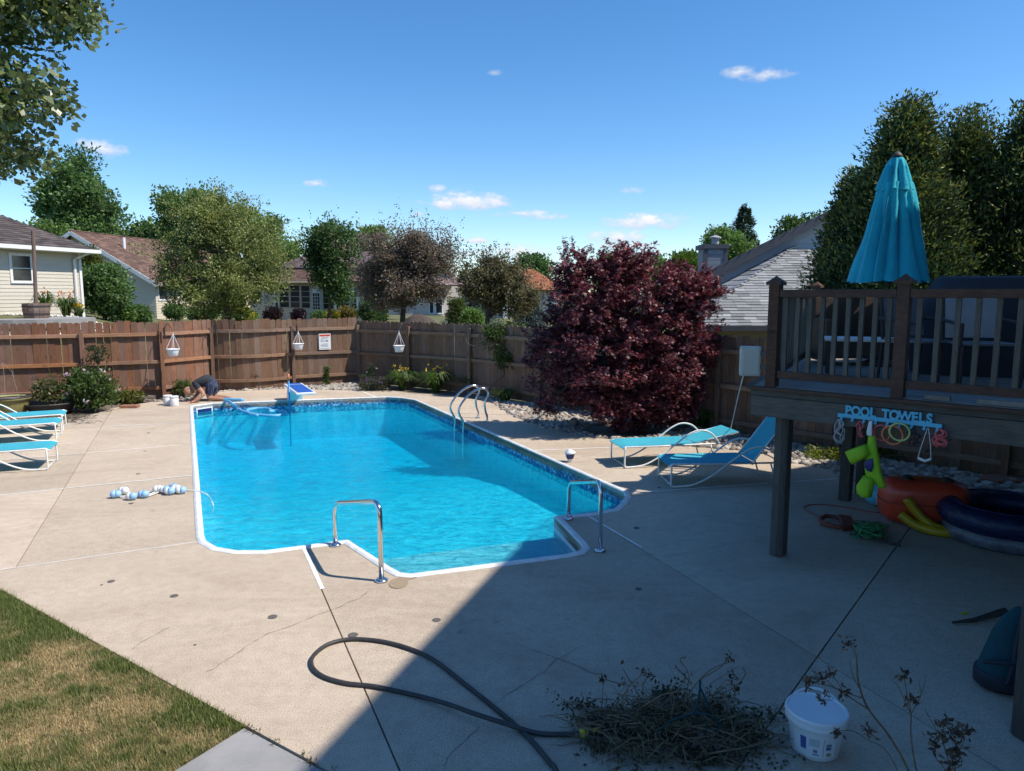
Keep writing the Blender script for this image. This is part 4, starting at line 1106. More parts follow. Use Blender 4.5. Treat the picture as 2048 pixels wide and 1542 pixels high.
def tree(name, label, cat, Y, boxes, base_px, n, leaf, cols, nclump=90, cr=.5, r0=.12, nb=24, group=None, mat='leaf', bark='bark', aspect=.55, fork=None, zb=None, seed=1, shell=.5, kind='leaf', var=.3, top_frac=.55, trunk=True, up=.25, base_xy=None, sprays=0, spray_len=.3):
    rng = np.random.default_rng(seed)
    lobes = px_lobes(Y, boxes); pts, od, cl, ci = crown_points(lobes, n, nclump, cr, rng, shell)
    bx, by = (P(base_px, 600, Y).x, Y) if base_xy is None else base_xy
    if sprays:                                  # loose shoots standing out of the crown
        q = []; o2 = []; ids = []
        for k in range(sprays):
            c, r = lobes[rng.integers(0, len(lobes))]; u = rng.normal(size=3); u[2] = abs(u[2]) * .9 + .05; u[1] -= .2; u /= np.linalg.norm(u)
            p = c + u * r * .9; d = u * .6 + np.array([rng.normal() * .4, rng.normal() * .4, .25]); d /= np.linalg.norm(d); L = spray_len * rng.uniform(.5, 1.3); m_ = max(6, int(n * .0005))
            t_ = rng.random(m_)[:, None]; q.append(p + d * L * t_ + rng.normal(size=(m_, 3)) * .09 * spray_len); o2.append(np.repeat(d[None], m_, 0)); ids.append(np.full(m_, rng.integers(0, nclump)))
        pts = np.concatenate([pts] + q); od = np.concatenate([od] + o2); ci = np.concatenate([ci] + ids); n = len(pts)
    z0 = tz(bx, by) if zb is None else zb
    root = thing(name, label, cat, (bx, by, z0), group=group)
    zt = max(l[0][2] + l[1][2] for l in lobes); zl = min(l[0][2] - l[1][2] for l in lobes)
    cc = sum(l[0] for l in lobes) / len(lobes)
    if trunk:
        limbs(mb := MB(), (bx, by, z0 - .1), (cc[0] * .6 + bx * .4, cc[1], zl + (zt - zl) * top_frac), cl, r0, nb, rng)
        part('trunk', mb, MAT[bark], root, smooth=True)
    pts[:, 2] = np.maximum(pts[:, 2], z0 + .03)
    tone = rng.uniform(.72, 1.25, nclump)[ci][:, None]
    V = leaf_quads(pts, leaf, aspect, up, od, .35, rng) if kind == 'leaf' else maple_leaves(pts, leaf, rng)
    col = palette(n, cols, var, rng) * tone
    if kind != 'leaf': col = np.repeat(col, 5, axis=0)
    V = V - np.array([bx, by, z0])
    me = fast_mesh('crown', V, 4, MAT[mat], col)
    part('crown', None, None, root, mesh=me)
    return root

GRN = [(0.138, 0.231, 0.062), (0.200, 0.294, 0.088), (0.100, 0.175, 0.053)]
DGR = [(0.078, 0.150, 0.052), (0.117, 0.202, 0.068), (0.156, 0.240, 0.078)]
YGR = [(0.265, 0.293, 0.092), (0.184, 0.230, 0.075), (0.345, 0.351, 0.127), (0.138, 0.172, 0.063)]
PUR = [(0.213, 0.140, 0.118), (0.235, 0.218, 0.146), (0.146, 0.140, 0.106), (0.280, 0.202, 0.162)]
# large tree reaching in from the left: only its right side is in the frame
tree('pear_tree', 'large glossy leaved tree reaching into the top left corner of the picture', 'tree', 9.5,
     [(-560, -420, 130, 250), (-260, -160, 135, 130), (-320, 100, 140, 300, -.3), (-420, 180, 110, 372, .2), (10, -70, 185, 90), (100, -20, 205, 70, .1), (60, 150, 150, 260, .1), (-60, 250, 140, 365, .3)], 0, 26000, .105, [(.15, .19, .055), (.10, .14, .045), (.23, .25, .085), (.08, .115, .042)], 240, .34, .2, 60, mat='leaf_glossy', aspect=.68, seed=3, base_xy=(-10.2, 9.8), zb=-.05, shell=.35, top_frac=.6)
# trees behind the neighbours' houses
tree('shade_tree', 'tall dark green tree behind the dark grey roof on the left', 'tree', 58, [(78, 300, 225, 470), (130, 335, 238, 500), (70, 390, 150, 490), (120, 420, 240, 560)], 155, 26000, .30, DGR, 110, .95, .35, 30, seed=4)
tree('shade_tree', 'low round green tree just right of the dark grey roof ridge', 'tree', 55, [(60, 435, 140, 520), (100, 450, 165, 520)], 110, 6000, .28, GRN, 40, .8, .2, 8, seed=5)
tree('shade_tree', 'tall green tree standing behind the round yellow green tree', 'tree', 60, [(300, 355, 420, 500), (320, 370, 500, 560), (420, 400, 540, 540)], 380, 20000, .30, GRN, 90, 1.0, .3, 20, seed=6)
tree('shade_tree', 'dull green bushy tree above the brown gable roof', 'tree', 62, [(235, 428, 325, 520), (255, 440, 350, 540)], 285, 9000, .30, DGR, 45, .9, .3, 10, seed=7)
tree('shade_tree', 'small bright green tree right of the round yellow green tree', 'tree', 56, [(500, 430, 580, 560), (540, 465, 610, 580)], 560, 9000, .26, GRN, 50, .8, .2, 10, seed=8)
tree('ornamental_tree', 'round yellow green ornamental tree with spreading limbs behind the back fence', 'tree', 33,
     [(330, 385, 530, 530), (290, 455, 430, 590), (440, 440, 590, 580), (300, 500, 580, 640), (380, 390, 500, 470)], 455, 46000, .115, YGR, 260, .40, .17, 90, sprays=160, spray_len=.8, seed=9, shell=.3, aspect=.5, top_frac=.5)
tree('young_tree', 'slim green tree in front of the sunroom windows', 'tree', 38, [(608, 435, 715, 560), (620, 500, 725, 620), (640, 440, 700, 600), (615, 470, 660, 560)], 657, 20000, .15, [(.08, .145, .05), (.055, .105, .04), (.12, .18, .055)], 110, .5, .11, 26, seed=10, sprays=60, spray_len=.8)
tree('shade_tree', 'green treetop peeking up behind the purple brown crabapple', 'tree', 66, [(705, 440, 780, 540), (690, 465, 760, 560)], 735, 7000, .32, GRN, 36, 1.0, .25, 8, seed=11)
tree('crabapple_tree', 'wide purple brown crabapple tree behind the back fence corner', 'tree', 31, [(700, 460, 800, 610), (735, 450, 880, 570), (790, 455, 915, 600), (710, 530, 900, 625), (850, 490, 925, 560)], 802, 42000, .105, PUR, 240, .36, .14, 80, sprays=150, spray_len=.9, seed=12, bark='bark_dark', shell=.3, aspect=.5, top_frac=.5)
tree('crabapple_tree', 'smaller bronze green crabapple tree in front of the orange roof', 'tree', 29, [(905, 520, 1010, 620), (940, 515, 1060, 625), (970, 545, 1085, 640), (960, 505, 1010, 560)], 968, 30000, .10, [(.15, .12, .075), (.15, .16, .065), (.12, .095, .07), (.19, .18, .08)], 170, .32, .12, 60, sprays=110, spray_len=.7, seed=13, bark='bark_dark', shell=.3, aspect=.5)
tree('shade_tree', 'small far green tree above the orange roof', 'tree', 80, [(1030, 508, 1090, 560), (1050, 515, 1105, 570)], 1065, 4000, .40, DGR, 22, 1.1, .25, 8, seed=14)
tree('shade_tree', 'bright green tree behind the top of the purple maple', 'tree', 60, [(1330, 500, 1405, 590), (1350, 505, 1400, 560)], 1370, 8000, .30, [(.10, .17, .03), (.075, .13, .025), (.12, .18, .04)], 40, .8, .25, 6, seed=15)
tree('shade_tree', 'darker green tree left of the chimney behind the maple', 'tree', 66, [(1280, 508, 1350, 600), (1180, 505, 1290, 600)], 1300, 8000, .32, DGR, 40, .9, .25, 6, seed=16)
tree('shade_tree', 'leafy green tree behind the chimney of the blue grey house', 'tree', 48, [(1415, 452, 1470, 520), (1430, 460, 1500, 540)], 1450, 7000, .22, GRN, 36, .6, .2, 8, seed=17)
tree('shade_tree', 'pale green treetop above the blue grey gable roof', 'tree', 48, [(1552, 425, 1600, 500), (1595, 425, 1650, 500)], 1585, 6000, .22, [(.09, .14, .045), (.07, .12, .035)], 30, .6, .2, 8, seed=18)

def spruce(name, label, Y, px, top, bot, wpx, n, cols, seed, leaf=.3, group=None):
    rng = np.random.default_rng(seed); t_, b_ = P(px, top, Y), P(px, bot, Y); bx = t_.x; z0 = tz(bx, Y); zb_ = max(b_.z, z0)
    Rm = wpx / 2 / FPX * Y; Hh = t_.z - zb_
    root = thing(name, label, 'tree', (bx, Y, z0), group=group)
    mb = MB().tube([(bx, Y, z0 - .1), (bx, Y, t_.z - .2)], [.16, .02], 7)
    nb = 90; br = []
    for k in range(nb):
        f = (k + rng.random()) / nb; z = zb_ + Hh * f ** .9; r = Rm * (1 - f) ** .85 * rng.uniform(.65, 1.1) + .12; a = rng.uniform(0, 2 * math.pi)
        br.append((z, r, a))
        mb.tube([(bx, Y, z), (bx + math.cos(a) * r * .9, Y + math.sin(a) * r * .9, z - r * .12)], [.03, .008], 4, cap=False)
    part('trunk', mb, MAT['bark_dark'], root)
    i = rng.integers(0, nb, n); B = np.array(br)[i]; u = rng.random(n) ** .6
    lat = rng.normal(size=n) * .16 * B[:, 1]
    x = bx + np.cos(B[:, 2]) * B[:, 1] * u - np.sin(B[:, 2]) * lat; y = Y + np.sin(B[:, 2]) * B[:, 1] * u + np.cos(B[:, 2]) * lat
    z = B[:, 0] - B[:, 1] * .15 * u + rng.normal(size=n) * .07 * Rm
    od = np.stack([np.cos(B[:, 2]), np.sin(B[:, 2]), np.full(n, .15)], 1)
    V = leaf_quads(np.stack([x, y, z], 1), leaf, .28, .1, unit(od), .6, rng) - np.array([bx, Y, z0])
    part('crown', None, None, root, mesh=fast_mesh('crown', V, 4, MAT['needle'], palette(n, cols, .35, rng)))
    return root
BLU = [(.085, .125, .125), (.12, .165, .165), (.06, .09, .095)]
spruce('spruce_tree', 'dark pointed spruce behind the blue grey gable roof', 50, 1490, 416, 580, 115, 12000, [(.045, .075, .04), (.065, .095, .05)], 21, .20)
spruce('spruce_tree', 'blue spruce behind the bronze green crabapple', 40, 945, 575, 660, 140, 9000, BLU, 22, .16)
spruce('spruce_tree', 'blue spruce partly hidden by the left edge of the purple maple', 42, 1062, 600, 665, 100, 7000, BLU, 23, .16)

# tall arborvitae behind the deck
def arborvitae(label, Y, px, top, wpx, n, seed, bot=620):
    rng = np.random.default_rng(seed); t_ = P(px, top, Y); bx = t_.x; z0 = tz(bx, Y); Hh = t_.z - z0; Rm = wpx / 2 / FPX * Y
    root = thing('arborvitae', label, 'tree', (bx, Y, z0), group='tall evergreens behind the raised deck')
    part('trunk', MB().tube([(bx, Y, z0 - .1), (bx, Y, z0 + Hh * .5), (bx, Y, t_.z - .3)], [.17, .12, .02], 7), MAT['bark_dark'], root)
    nc = 260; cl = []; tone = []
    for k in range(nc):
        f = rng.random() ** .85; prof = (1 - f ** 2.2) * .92 + .05 if f > .12 else .75 + f * 1.5
        a = rng.uniform(0, 2 * math.pi); r = Rm * prof * rng.uniform(.50, 1.24)
        cl.append((bx + math.cos(a) * r, Y + math.sin(a) * r, z0 + .2 + Hh * f * .99, a)); tone.append(rng.uniform(.45, 1.35))
    cl = np.array(cl); i = rng.integers(0, nc, n); off = np.clip(rng.normal(size=(n, 3)), -1.6, 1.6) * np.array([.17, .17, .24]) * (Rm / 1.1)
    pts = cl[i, :3] + off; a = cl[i, 3]; od = unit(np.stack([np.cos(a) * .8, np.sin(a) * .8, np.full(n, .55)], 1))
    pts[:, 2] = np.maximum(pts[:, 2], z0 + .05)
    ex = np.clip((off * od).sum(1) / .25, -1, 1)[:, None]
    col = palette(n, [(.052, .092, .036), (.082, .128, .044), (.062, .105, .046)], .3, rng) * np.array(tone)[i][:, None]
    col = np.where((ex > .55) & (rng.random((n, 1)) < .55), palette(n, [(.26, .27, .07), (.18, .21, .06)], .3, rng), col)  # outer tips coloured yellow green to look sunlit
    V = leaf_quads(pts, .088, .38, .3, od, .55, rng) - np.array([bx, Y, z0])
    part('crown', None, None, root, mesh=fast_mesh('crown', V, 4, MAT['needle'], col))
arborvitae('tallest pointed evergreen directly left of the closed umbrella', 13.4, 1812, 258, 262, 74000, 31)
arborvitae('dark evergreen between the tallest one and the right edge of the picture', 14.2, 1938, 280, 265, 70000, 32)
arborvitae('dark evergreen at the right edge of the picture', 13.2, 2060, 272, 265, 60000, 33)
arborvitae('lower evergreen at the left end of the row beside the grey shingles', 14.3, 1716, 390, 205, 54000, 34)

# the purple Japanese maple
mroot = tree('japanese_maple', 'large dome shaped purple red maple beside the fence', 'tree', 14.0,
     [(1080, 560, 1330, 850), (1190, 500, 1390, 720), (1090, 520, 1290, 680), (1230, 570, 1425, 860), (1050, 620, 1190, 850), (1160, 660, 1350, 875), (1300, 530, 1430, 660), (1340, 640, 1440, 760), (1290, 740, 1400, 865), (1110, 505, 1180, 600), (1200, 500, 1290, 580), (1380, 560, 1440, 640)], 1235, 62000, .060,
     [(.175, .044, .062), (.115, .034, .05), (.25, .052, .06), (.22, .10, .12)], 900, .16, .10, 120, mat='leaf_purple', bark='bark_dark', seed=41, kind='maple', shell=.62, zb=-.03, base_xy=(P(1235, 600, 14.3).x, 14.3), top_frac=.5, sprays=300, spray_len=.30)

# shrubs and flowers: a leafy mound each
def shrub(name, label, cat, c, r, n, leaf, cols, seed, group=None, mat='leaf', cr=.18, nclump=40, aspect=.55, up=.25, flowers=None, stems=6, shell=.4):
    rng = np.random.default_rng(seed); c = Vector(c)
    root = thing(name, label, cat, c, group=group)
    lob = [(np.array((c.x, c.y, c.z + r[2])), np.array((r[0], r[1], r[2])))]
    pts, od, cl, ci = crown_points(lob, n, nclump, cr, rng, shell)
    pts[:, 2] = np.maximum(pts[:, 2], c.z + .01)
    mb = MB()
    for k in range(stems):
        e = Vector(cl[rng.integers(0, nclump)]); mb.tube(bez(c, Vector((c.x, c.y, c.z)).lerp(e, .5) + Vector((0, 0, r[2] * .25)), e, 4), [.012, .01, .008, .006, .004], 5, cap=False)
    part('stems', mb, MAT['bark'], root)
    V = leaf_quads(pts, leaf, aspect, up, od, .4, rng) - np.array(c)
    part('foliage', None, None, root, mesh=fast_mesh('foliage', V, 4, MAT[mat], palette(n, cols, .3, rng) * rng.uniform(.75, 1.25, nclump)[ci][:, None]))
    if flowers:
        nf, fs, fc, top = flowers; k = rng.integers(0, n, nf); q = pts[k] + od[k] * fs * .6
        if top: q[:, 2] = c.z + r[2] * rng.uniform(1.3, 2.05, nf)
        q = np.repeat(q, 5, axis=0) + rng.normal(size=(nf * 5, 3)) * fs * .12
        V = leaf_quads(q, fs, .55, .3, None, 0, rng) - np.array(c)
        part('flowers', None, None, root, mesh=fast_mesh('flowers', V, 4, MAT['petal'], np.repeat(palette(nf, fc, .15, rng), 5, axis=0)))
    return root
def shrub_px(name, label, cat, Y, box, n, leaf, cols, seed, ground=None, **kw):
    c = P((box[0] + box[2]) / 2, box[3], Y); rx = (box[2] - box[0]) / 2 / FPX * Y; h = (box[3] - box[1]) / FPX * Y
    z = tz(c.x, Y) if ground is None else ground
    top = P(0, box[1], Y).z
    return shrub(name, label, cat, (c.x, Y, z), (rx, rx * .8, max((top - z) / 2, .08)), n, leaf, cols, seed, **kw)
YEL = [(.70, .48, .02), (.75, .55, .05)]
shrub_px('hedge_bush', 'big dark green shrub at the right corner of the beige house', 'shrub', 28.5, (165, 520, 262, 640), 16000, .13, DGR, 51, cr=.4, nclump=90)
shrub_px('hedge_bush', 'yellow tinged shrub top growing behind the beige house corner', 'shrub', 33, (162, 478, 215, 640), 8000, .15, [(.14, .15, .03), (.10, .13, .03)], 52, cr=.4, nclump=50)
for k, (lab, Y, box, cols, fl) in enumerate([
    ('small low green bush on the lawn below the beige house', 29, (236, 610, 268, 640), GRN, None), ('small dark round bush right of the low green bush on the lawn', 29.5, (264, 611, 296, 641), DGR, None),
    ('dark clipped bush below the first window of the tan house', 41, (328, 606, 372, 640), DGR, None), ('dark low bush between the windows of the tan house', 43, (376, 616, 400, 640), DGR, None),
    ('flowering bush under the second window of the tan house', 43, (400, 612, 440, 640), GRN, (40, .12, [(.5, .25, .05)], False)), ('dark green dense shrub behind the trunk of the yellow green tree', 37, (420, 560, 492, 640), DGR, None),
    ('clump of yellow flowers right of the yellow green tree trunk', 36, (472, 616, 512, 640), GRN, (160, .11, YEL, False)), ('small purple leaved bush left of the sunroom', 43, (530, 612, 562, 640), [(.05, .025, .03), (.04, .03, .03)], None),
    ('dark purple bush below the sunroom windows', 43, (582, 618, 610, 640), [(.04, .02, .035), (.03, .02, .03)], None), ('low green bush below the sunroom door', 43, (622, 624, 655, 642), DGR, None),
    ('bright yellow flowering plant at the foot of the slim tree', 40, (655, 620, 675, 642), [(.16, .17, .03)], (60, .12, YEL, False)), ('golden rounded bush below the white framed windows', 41, (676, 612, 716, 642), [(.20, .16, .05), (.15, .13, .04)], None),
    ('rounded fresh green shrub left of the crabapple trunk', 34, (714, 588, 778, 642), [(.08, .145, .045), (.06, .115, .035)], None), ('pale green bush between the two crabapple trees', 38, (895, 590, 930, 648), [(.12, .16, .05), (.09, .12, .04)], None),
    ('green bush at the foot of the bronze green crabapple', 34, (925, 610, 965, 655), GRN, None)]):
    shrub_px('bush', lab, 'shrub', Y, box, int(3500 + 40 * (box[2] - box[0])), .11, cols, 60 + k, group='bushes beyond the back fence', cr=.25, nclump=40, flowers=fl)

def blades(c, n, L, spread, cols, seed, w=.014, thick=0):
    """arching strap leaves from one crown, each three quads"""
    rng = np.random.default_rng(seed); V = []; C = []
    for k in range(n):
        a = rng.uniform(0, 2 * math.pi); l = L * rng.uniform(.6, 1.1); sp = spread * rng.uniform(.3, 1.1)
        d = np.array([math.cos(a), math.sin(a), 0]); s = np.array([-math.sin(a), math.cos(a), 0]); b = np.array(c) + d * rng.uniform(0, .08) + s * rng.uniform(-.06, .06)
        ps = [b, b + d * sp * .25 + np.array([0, 0, l * .62]), b + d * sp * .65 + np.array([0, 0, l * .85]), b + d * sp + np.array([0, 0, l * rng.uniform(.45, .75)])]
        ws = [w, w, w * .7, w * .1]; col = palette(1, cols, .3, rng)[0]
        for i in range(3): V += [ps[i] - s * ws[i], ps[i] + s * ws[i], ps[i + 1] + s * ws[i + 1], ps[i + 1] - s * ws[i + 1]]; C.append(col)
    return np.array(V), np.array(C)
def daylily(label, c, n, L, spread, seed, flowers=0, cols=((.085, .15, .03), (.06, .11, .025), (.13, .17, .05)), fcol=YEL, w=.014):
    rng = np.random.default_rng(seed); c = Vector(c)
    root = thing('daylily', label, 'plant', c, group=None)
    V, C = blades(c, n, L, spread, list(cols), seed, w)
    part('leaves', None, None, root, mesh=fast_mesh('leaves', V - np.array(c), 4, MAT['leaf'], C))
    if flowers:
        mb = MB(); q = []
        for k in range(flowers):
            e = c + Vector((rng.uniform(-.5, .5) * spread, rng.uniform(-.4, .4) * spread, L * rng.uniform(.85, 1.15)))
            mb.tube([c, c.lerp(e, .5) + Vector((0, 0, .05)), e], [.005, .004, .003], 4, cap=False); q += [np.array(e)] * 6
        part('stalks', mb, MAT['bark'], root)
        V = leaf_quads(np.array(q), .075, .5, .4, None, 0, rng) - np.array(c)
        part('flowers', None, None, root, mesh=fast_mesh('flowers', V, 4, MAT['petal'], palette(len(q), fcol, .15, rng)))
    return root
daylily('daylily clump with yellow buds below the third hanging basket', G(806, 779), 190, .60, .62, 81, 6)
daylily('large daylily clump with yellow flowers right of the buds one', G(872, 783), 230, .64, .70, 82, 9)
daylily('plain daylily clump at the foot of the fence post with the empty hook', G(940, 783), 140, .50, .55, 83)
daylily('small grassy clump among stones right of the pool ladder', G(1010, 803), 120, .36, .42, 84)
daylily('daylily clump with one orange flower behind the right hand loungers', G(1400, 858), 130, .46, .44, 85, 1, fcol=[(.75, .35, .02)])
daylily('daylily clump with orange flowers beside the white downspout', Vector((P(132, 620, 25.0).x, 25.0, tz(P(132, 620, 25).x, 25))), 120, .75, .6, 86, 10, fcol=[(.65, .2, .05)], w=.02)
daylily('leggy daylilies with tall stalks behind the barrel planter', Vector((P(92, 620, 24.2).x, 24.2, tz(P(92, 620, 24.2).x, 24.2))), 90, .9, .5, 87, 8, fcol=[(.65, .2, .05)], w=.02)
c = P(156, 620, 25.2); daylily('low mound of yellow daylilies at the beige house corner', (c.x, c.y, tz(c.x, c.y)), 70, .42, .4, 88, 30, w=.02)
# yard plants along the fences
shrub('catmint_shrub', 'low grey green flowering mound under the corner of the shaded fence', 'shrub', G(745, 780), (.55, .35, .17), 3200, .05, [(.06, .075, .04), (.09, .095, .06)], 91, flowers=(60, .035, [(.16, .08, .25)], True), cr=.14)
shrub('leafy_plant', 'upright dark leaved plant behind the catmint mound', 'plant', G(738, 774), (.16, .16, .36), 260, .09, [(.06, .09, .045), (.045, .07, .04)], 92, cr=.12, nclump=14)
def stalk_plant(label, c, h, seed, cols):
    rng = np.random.default_rng(seed); c = Vector(c); root = thing('tall_plant', label, 'plant', c); mb = MB(); q = []
    for k in range(4):
        top = c + Vector((rng.uniform(-.1, .1), rng.uniform(-.1, .1), h * rng.uniform(.65, 1))); b = c + Vector((rng.uniform(-.05, .05), rng.uniform(-.05, .05), 0))
        mb.tube([b, b.lerp(top, .5), top], [.008, .007, .004], 5, cap=False)
        for i in range(70): q.append(np.array(b.lerp(top, .15 + .85 * i / 70)))
    part('stems', mb, MAT['bark'], root); q = np.array(q); out = rng.normal(size=q.shape); out[:, 2] = .2
    V = leaf_quads(q, .12, .3, .0, unit(out), .75, rng, .15) - np.array(c)
    part('leaves', None, None, root, mesh=fast_mesh('leaves', V, 4, MAT['leaf'], palette(len(q), cols, .3, rng)))
stalk_plant('upright light green plant growing against the bowed fence panel', G(508, 778), .58, 93, [(.12, .16, .05), (.08, .12, .04)])
stalk_plant('slender upright plant right of the diving board', G(655, 772), .62, 94, [(.12, .16, .05), (.07, .10, .035)])
shrub('small_weed', 'small feathery green plant at the foot of the left fence beside the man', 'plant', G(366, 793), (.28, .2, .22), 1400, .07, [(.09, .13, .03), (.07, .11, .03)], 95, aspect=.25, cr=.12)
shrub('clematis_vine', 'bushy green clematis with pale flowers climbing the left fence', 'plant', G(188, 822), (.62, .45, .50), 5200, .085, [(.075, .125, .03), (.05, .095, .025), (.11, .16, .045)], 96, flowers=(26, .10, [(.62, .45, .55), (.70, .58, .62)], False), cr=.2, nclump=70)
shrub('clematis_vine', 'wispy vine tendrils on the fence post above the clematis', 'plant', (P(196, 735, 17.75).x, 17.75, .95), (.30, .16, .30), 420, .07, [(.05, .08, .03), (.09, .09, .05)], 97, cr=.14, nclump=16)
shrub('ground_cover', 'yellow green low plants between the clematis and the flagstones', 'plant', G(245, 806), (.55, .3, .13), 1500, .07, [(.15, .15, .035), (.09, .12, .03)], 98, cr=.14)
vn = thing('trumpet_vine', 'pale flowered vine draped over the shaded fence left of the maple', 'plant', (-.6, 19.2, 1.0)); rng = np.random.default_rng(99)
lob = px_lobes(18.9, [(970, 640, 1060, 700), (985, 680, 1040, 740, -.1), (1000, 700, 1045, 730, -.2), (955, 645, 1000, 700)])
pts, od, cl, ci = crown_points(lob, 4200, 60, .17, rng, .3)
part('foliage', None, None, vn, mesh=fast_mesh('foliage', leaf_quads(pts, .085, .5, .2, od, .4, rng) - np.array((-.6, 19.2, 1.0)), 4, MAT['leaf'], palette(4200, [(.075, .125, .03), (.13, .16, .06), (.05, .09, .025)], .3, rng)))
mb = MB()
for pts_ in ([(1012, 700), (1015, 740), (985, 770), (975, 790)], [(1000, 670), (965, 690), (940, 690), (930, 676)], [(1000, 660), (975, 650), (960, 675), (945, 700)], [(1000, 720), (1012, 760), (1003, 790)], [(1005, 655), (1010, 690), (1015, 720)]):
    mb.tube(spline([P(x, y, 18.75) for x, y in pts_], 5), .012, 5)
part('stems', mb, MAT['bark'], vn)

# ------------------------------------------------------------------ grass and stones: nobody could count these
def in_poly(n, poly, rng):
    a = np.array([(p[0], p[1]) for p in poly]); lo, hi = a.min(0), a.max(0); out = np.empty((0, 2))
    while len(out) < n:
        q = rng.uniform(lo, hi, (n, 2)); q = q[inside(q[:, 0], q[:, 1], [tuple(p) for p in poly])]; out = np.concatenate([out, q])
    return out[:n]
rng = np.random.default_rng(5)
vis2 = [g2(-400, 1213), g2(-290, 1208), g2(2, 1181), g2(-60, 1600), Vector((-7.5, 2.0)), Vector((-9.5, 4.0))]
vis = [g2(-30, 1184), g2(2, 1179), g2(250, 1317), g2(492, 1451), g2(425, 1492), g2(338, 1546), g2(250, 1600), g2(-60, 1600)]
q = np.concatenate([in_poly(150000, vis, rng), in_poly(120000, vis2, rng)]); n = len(q)
dry = vnoise(q[:, 0] * 2.1, q[:, 1] * 2.1, 1) * .42 + vnoise(q[:, 0] * 6, q[:, 1] * 6, 2) * .28 + vnoise(q[:, 0] * 19, q[:, 1] * 19, 4) * .2 + rng.random(n) * .12
edge = seg_dist(q[:, 0], q[:, 1], [tuple(g2(5, 1180)), tuple(g2(488, 1452))]); dry = dry - np.clip(.25 - edge, 0, .25) * 1.1
d3 = np.clip((dry - .33) / .27, 0, 1)[:, None]
keep = rng.random(n) > d3[:, 0] * .35; q = q[keep]; d3 = d3[keep]; n = len(q)
h = rng.uniform(.015, .045, n) * (1 - .45 * d3[:, 0]) * (1 + (rng.random(n) < .04) * .9); a = rng.uniform(0, 2 * math.pi, n); le = rng.uniform(.1, .9, n) * h
b = np.stack([q[:, 0], q[:, 1], np.full(n, -.02)], 1); s = np.stack([np.cos(a), np.sin(a), np.zeros(n)], 1) * .0032
f = np.stack([-np.sin(a) * le, np.cos(a) * le, h], 1)
V = np.empty((n, 3, 3)); V[:, 0] = b - s; V[:, 1] = b + s; V[:, 2] = b + f
col = palette(n, [(.165, .20, .05), (.115, .155, .04), (.22, .24, .075)], .3, rng) * (1 - d3) + palette(n, [(.52, .41, .21), (.44, .33, .16), (.58, .47, .27)], .25, rng) * d3
o = bpy.data.objects.new('lawn_grass', fast_mesh('lawn_grass', V.reshape(-1, 3), 3, MAT['leaf'], col)); COL.objects.link(o); tag(o, 'short patchy lawn grass with dry straw coloured spots', 'grass', kind='stuff')
# weeds in the near joint
q = np.concatenate([np.array([tuple(g2(490, 1450) + e_dir * t + Vector((random.gauss(0, .015), random.gauss(0, .015)))) for _ in range(26)]) for t in (.05, .12, .3, .55, .62, .64, .8)])
n = len(q); V = leaf_quads(np.stack([q[:, 0], q[:, 1], np.full(n, -.01)], 1), .035, .14, .8, None, 0, rng)
o = bpy.data.objects.new('joint_weeds', fast_mesh('joint_weeds', V, 4, MAT['leaf'], palette(n, [(.2, .16, .07), (.09, .10, .03)], .3, rng))); COL.objects.link(o); tag(o, 'dry weeds in the slab joint near the lawn', 'weeds', kind='stuff')

ico = bmesh.new(); bmesh.ops.create_icosphere(ico, subdivisions=2, radius=1); IV = np.array([v.co[:] for v in ico.verts]); IF = np.array([[v.index for v in f_.verts] for f_ in ico.faces]); ico.free()
def stones(name, label, q, z, rlo, rhi, cols, seed):
    rng = np.random.default_rng(seed); n = len(q); k = len(IV)
    sc = rng.uniform(rlo, rhi, (n, 1, 1)) * np.stack([rng.uniform(.8, 1.4, n), rng.uniform(.7, 1.1, n), rng.uniform(.45, .75, n)], 1)[:, None, :]
    lum = 1 + .22 * np.sin(IV[None] @ rng.normal(size=(n, 3, 3)) * 2.0).sum(2, keepdims=True) * .5
    a = rng.uniform(0, 2 * math.pi, n); X = IV[None] * sc * lum
    x = X[:, :, 0] * np.cos(a)[:, None] - X[:, :, 1] * np.sin(a)[:, None]; y = X[:, :, 0] * np.sin(a)[:, None] + X[:, :, 1] * np.cos(a)[:, None]
    tl = rng.normal(size=(n, 1)) * .3; zz = X[:, :, 2] + x * tl
    zz += (z + sc[:, :, 2] * .5)
    V = np.stack([x + q[:, 0:1], y + q[:, 1:2], zz], 2).reshape(-1, 3)
    F = (IF[None] + (np.arange(n) * k)[:, None, None]).reshape(-1)
    me = bpy.data.meshes.new(name); me.vertices.add(len(V)); me.vertices.foreach_set('co', V.astype(np.float32).ravel())
    nf = len(F) // 3; me.loops.add(nf * 3); me.loops.foreach_set('vertex_index', F.astype(np.int32)); me.polygons.add(nf); me.polygons.foreach_set('loop_start', np.arange(0, nf * 3, 3, dtype=np.int32))
    me.update(calc_edges=True); me.polygons.foreach_set('use_smooth', np.ones(nf, bool))
    at = me.color_attributes.new('col', 'FLOAT_COLOR', 'POINT'); c_ = np.ones((n * k, 4), np.float32); c_[:, :3] = np.repeat(palette(n, cols, .3, rng), k, axis=0); at.data.foreach_set('color', c_.ravel())
    me.materials.append(MAT['stone']); o = bpy.data.objects.new(name, me); COL.objects.link(o); tag(o, label, 'stones', kind='stuff'); return o
fence_line = [tuple(p) for p in FENCE_ALL]
STN = [(.46, .42, .36), (.36, .32, .28), (.55, .51, .45), (.30, .24, .19), (.40, .30, .22)]
bk = [g2(*p) for p in [(430, 784), (560, 778), (640, 779), (720, 781)]] + [Vector(FENCE_B[2]) + Vector((0, -.1)), Vector(FENCE_B[1]) + Vector((.1, -.25)), Vector(FENCE_B[0]) + Vector((.3, -.2))]
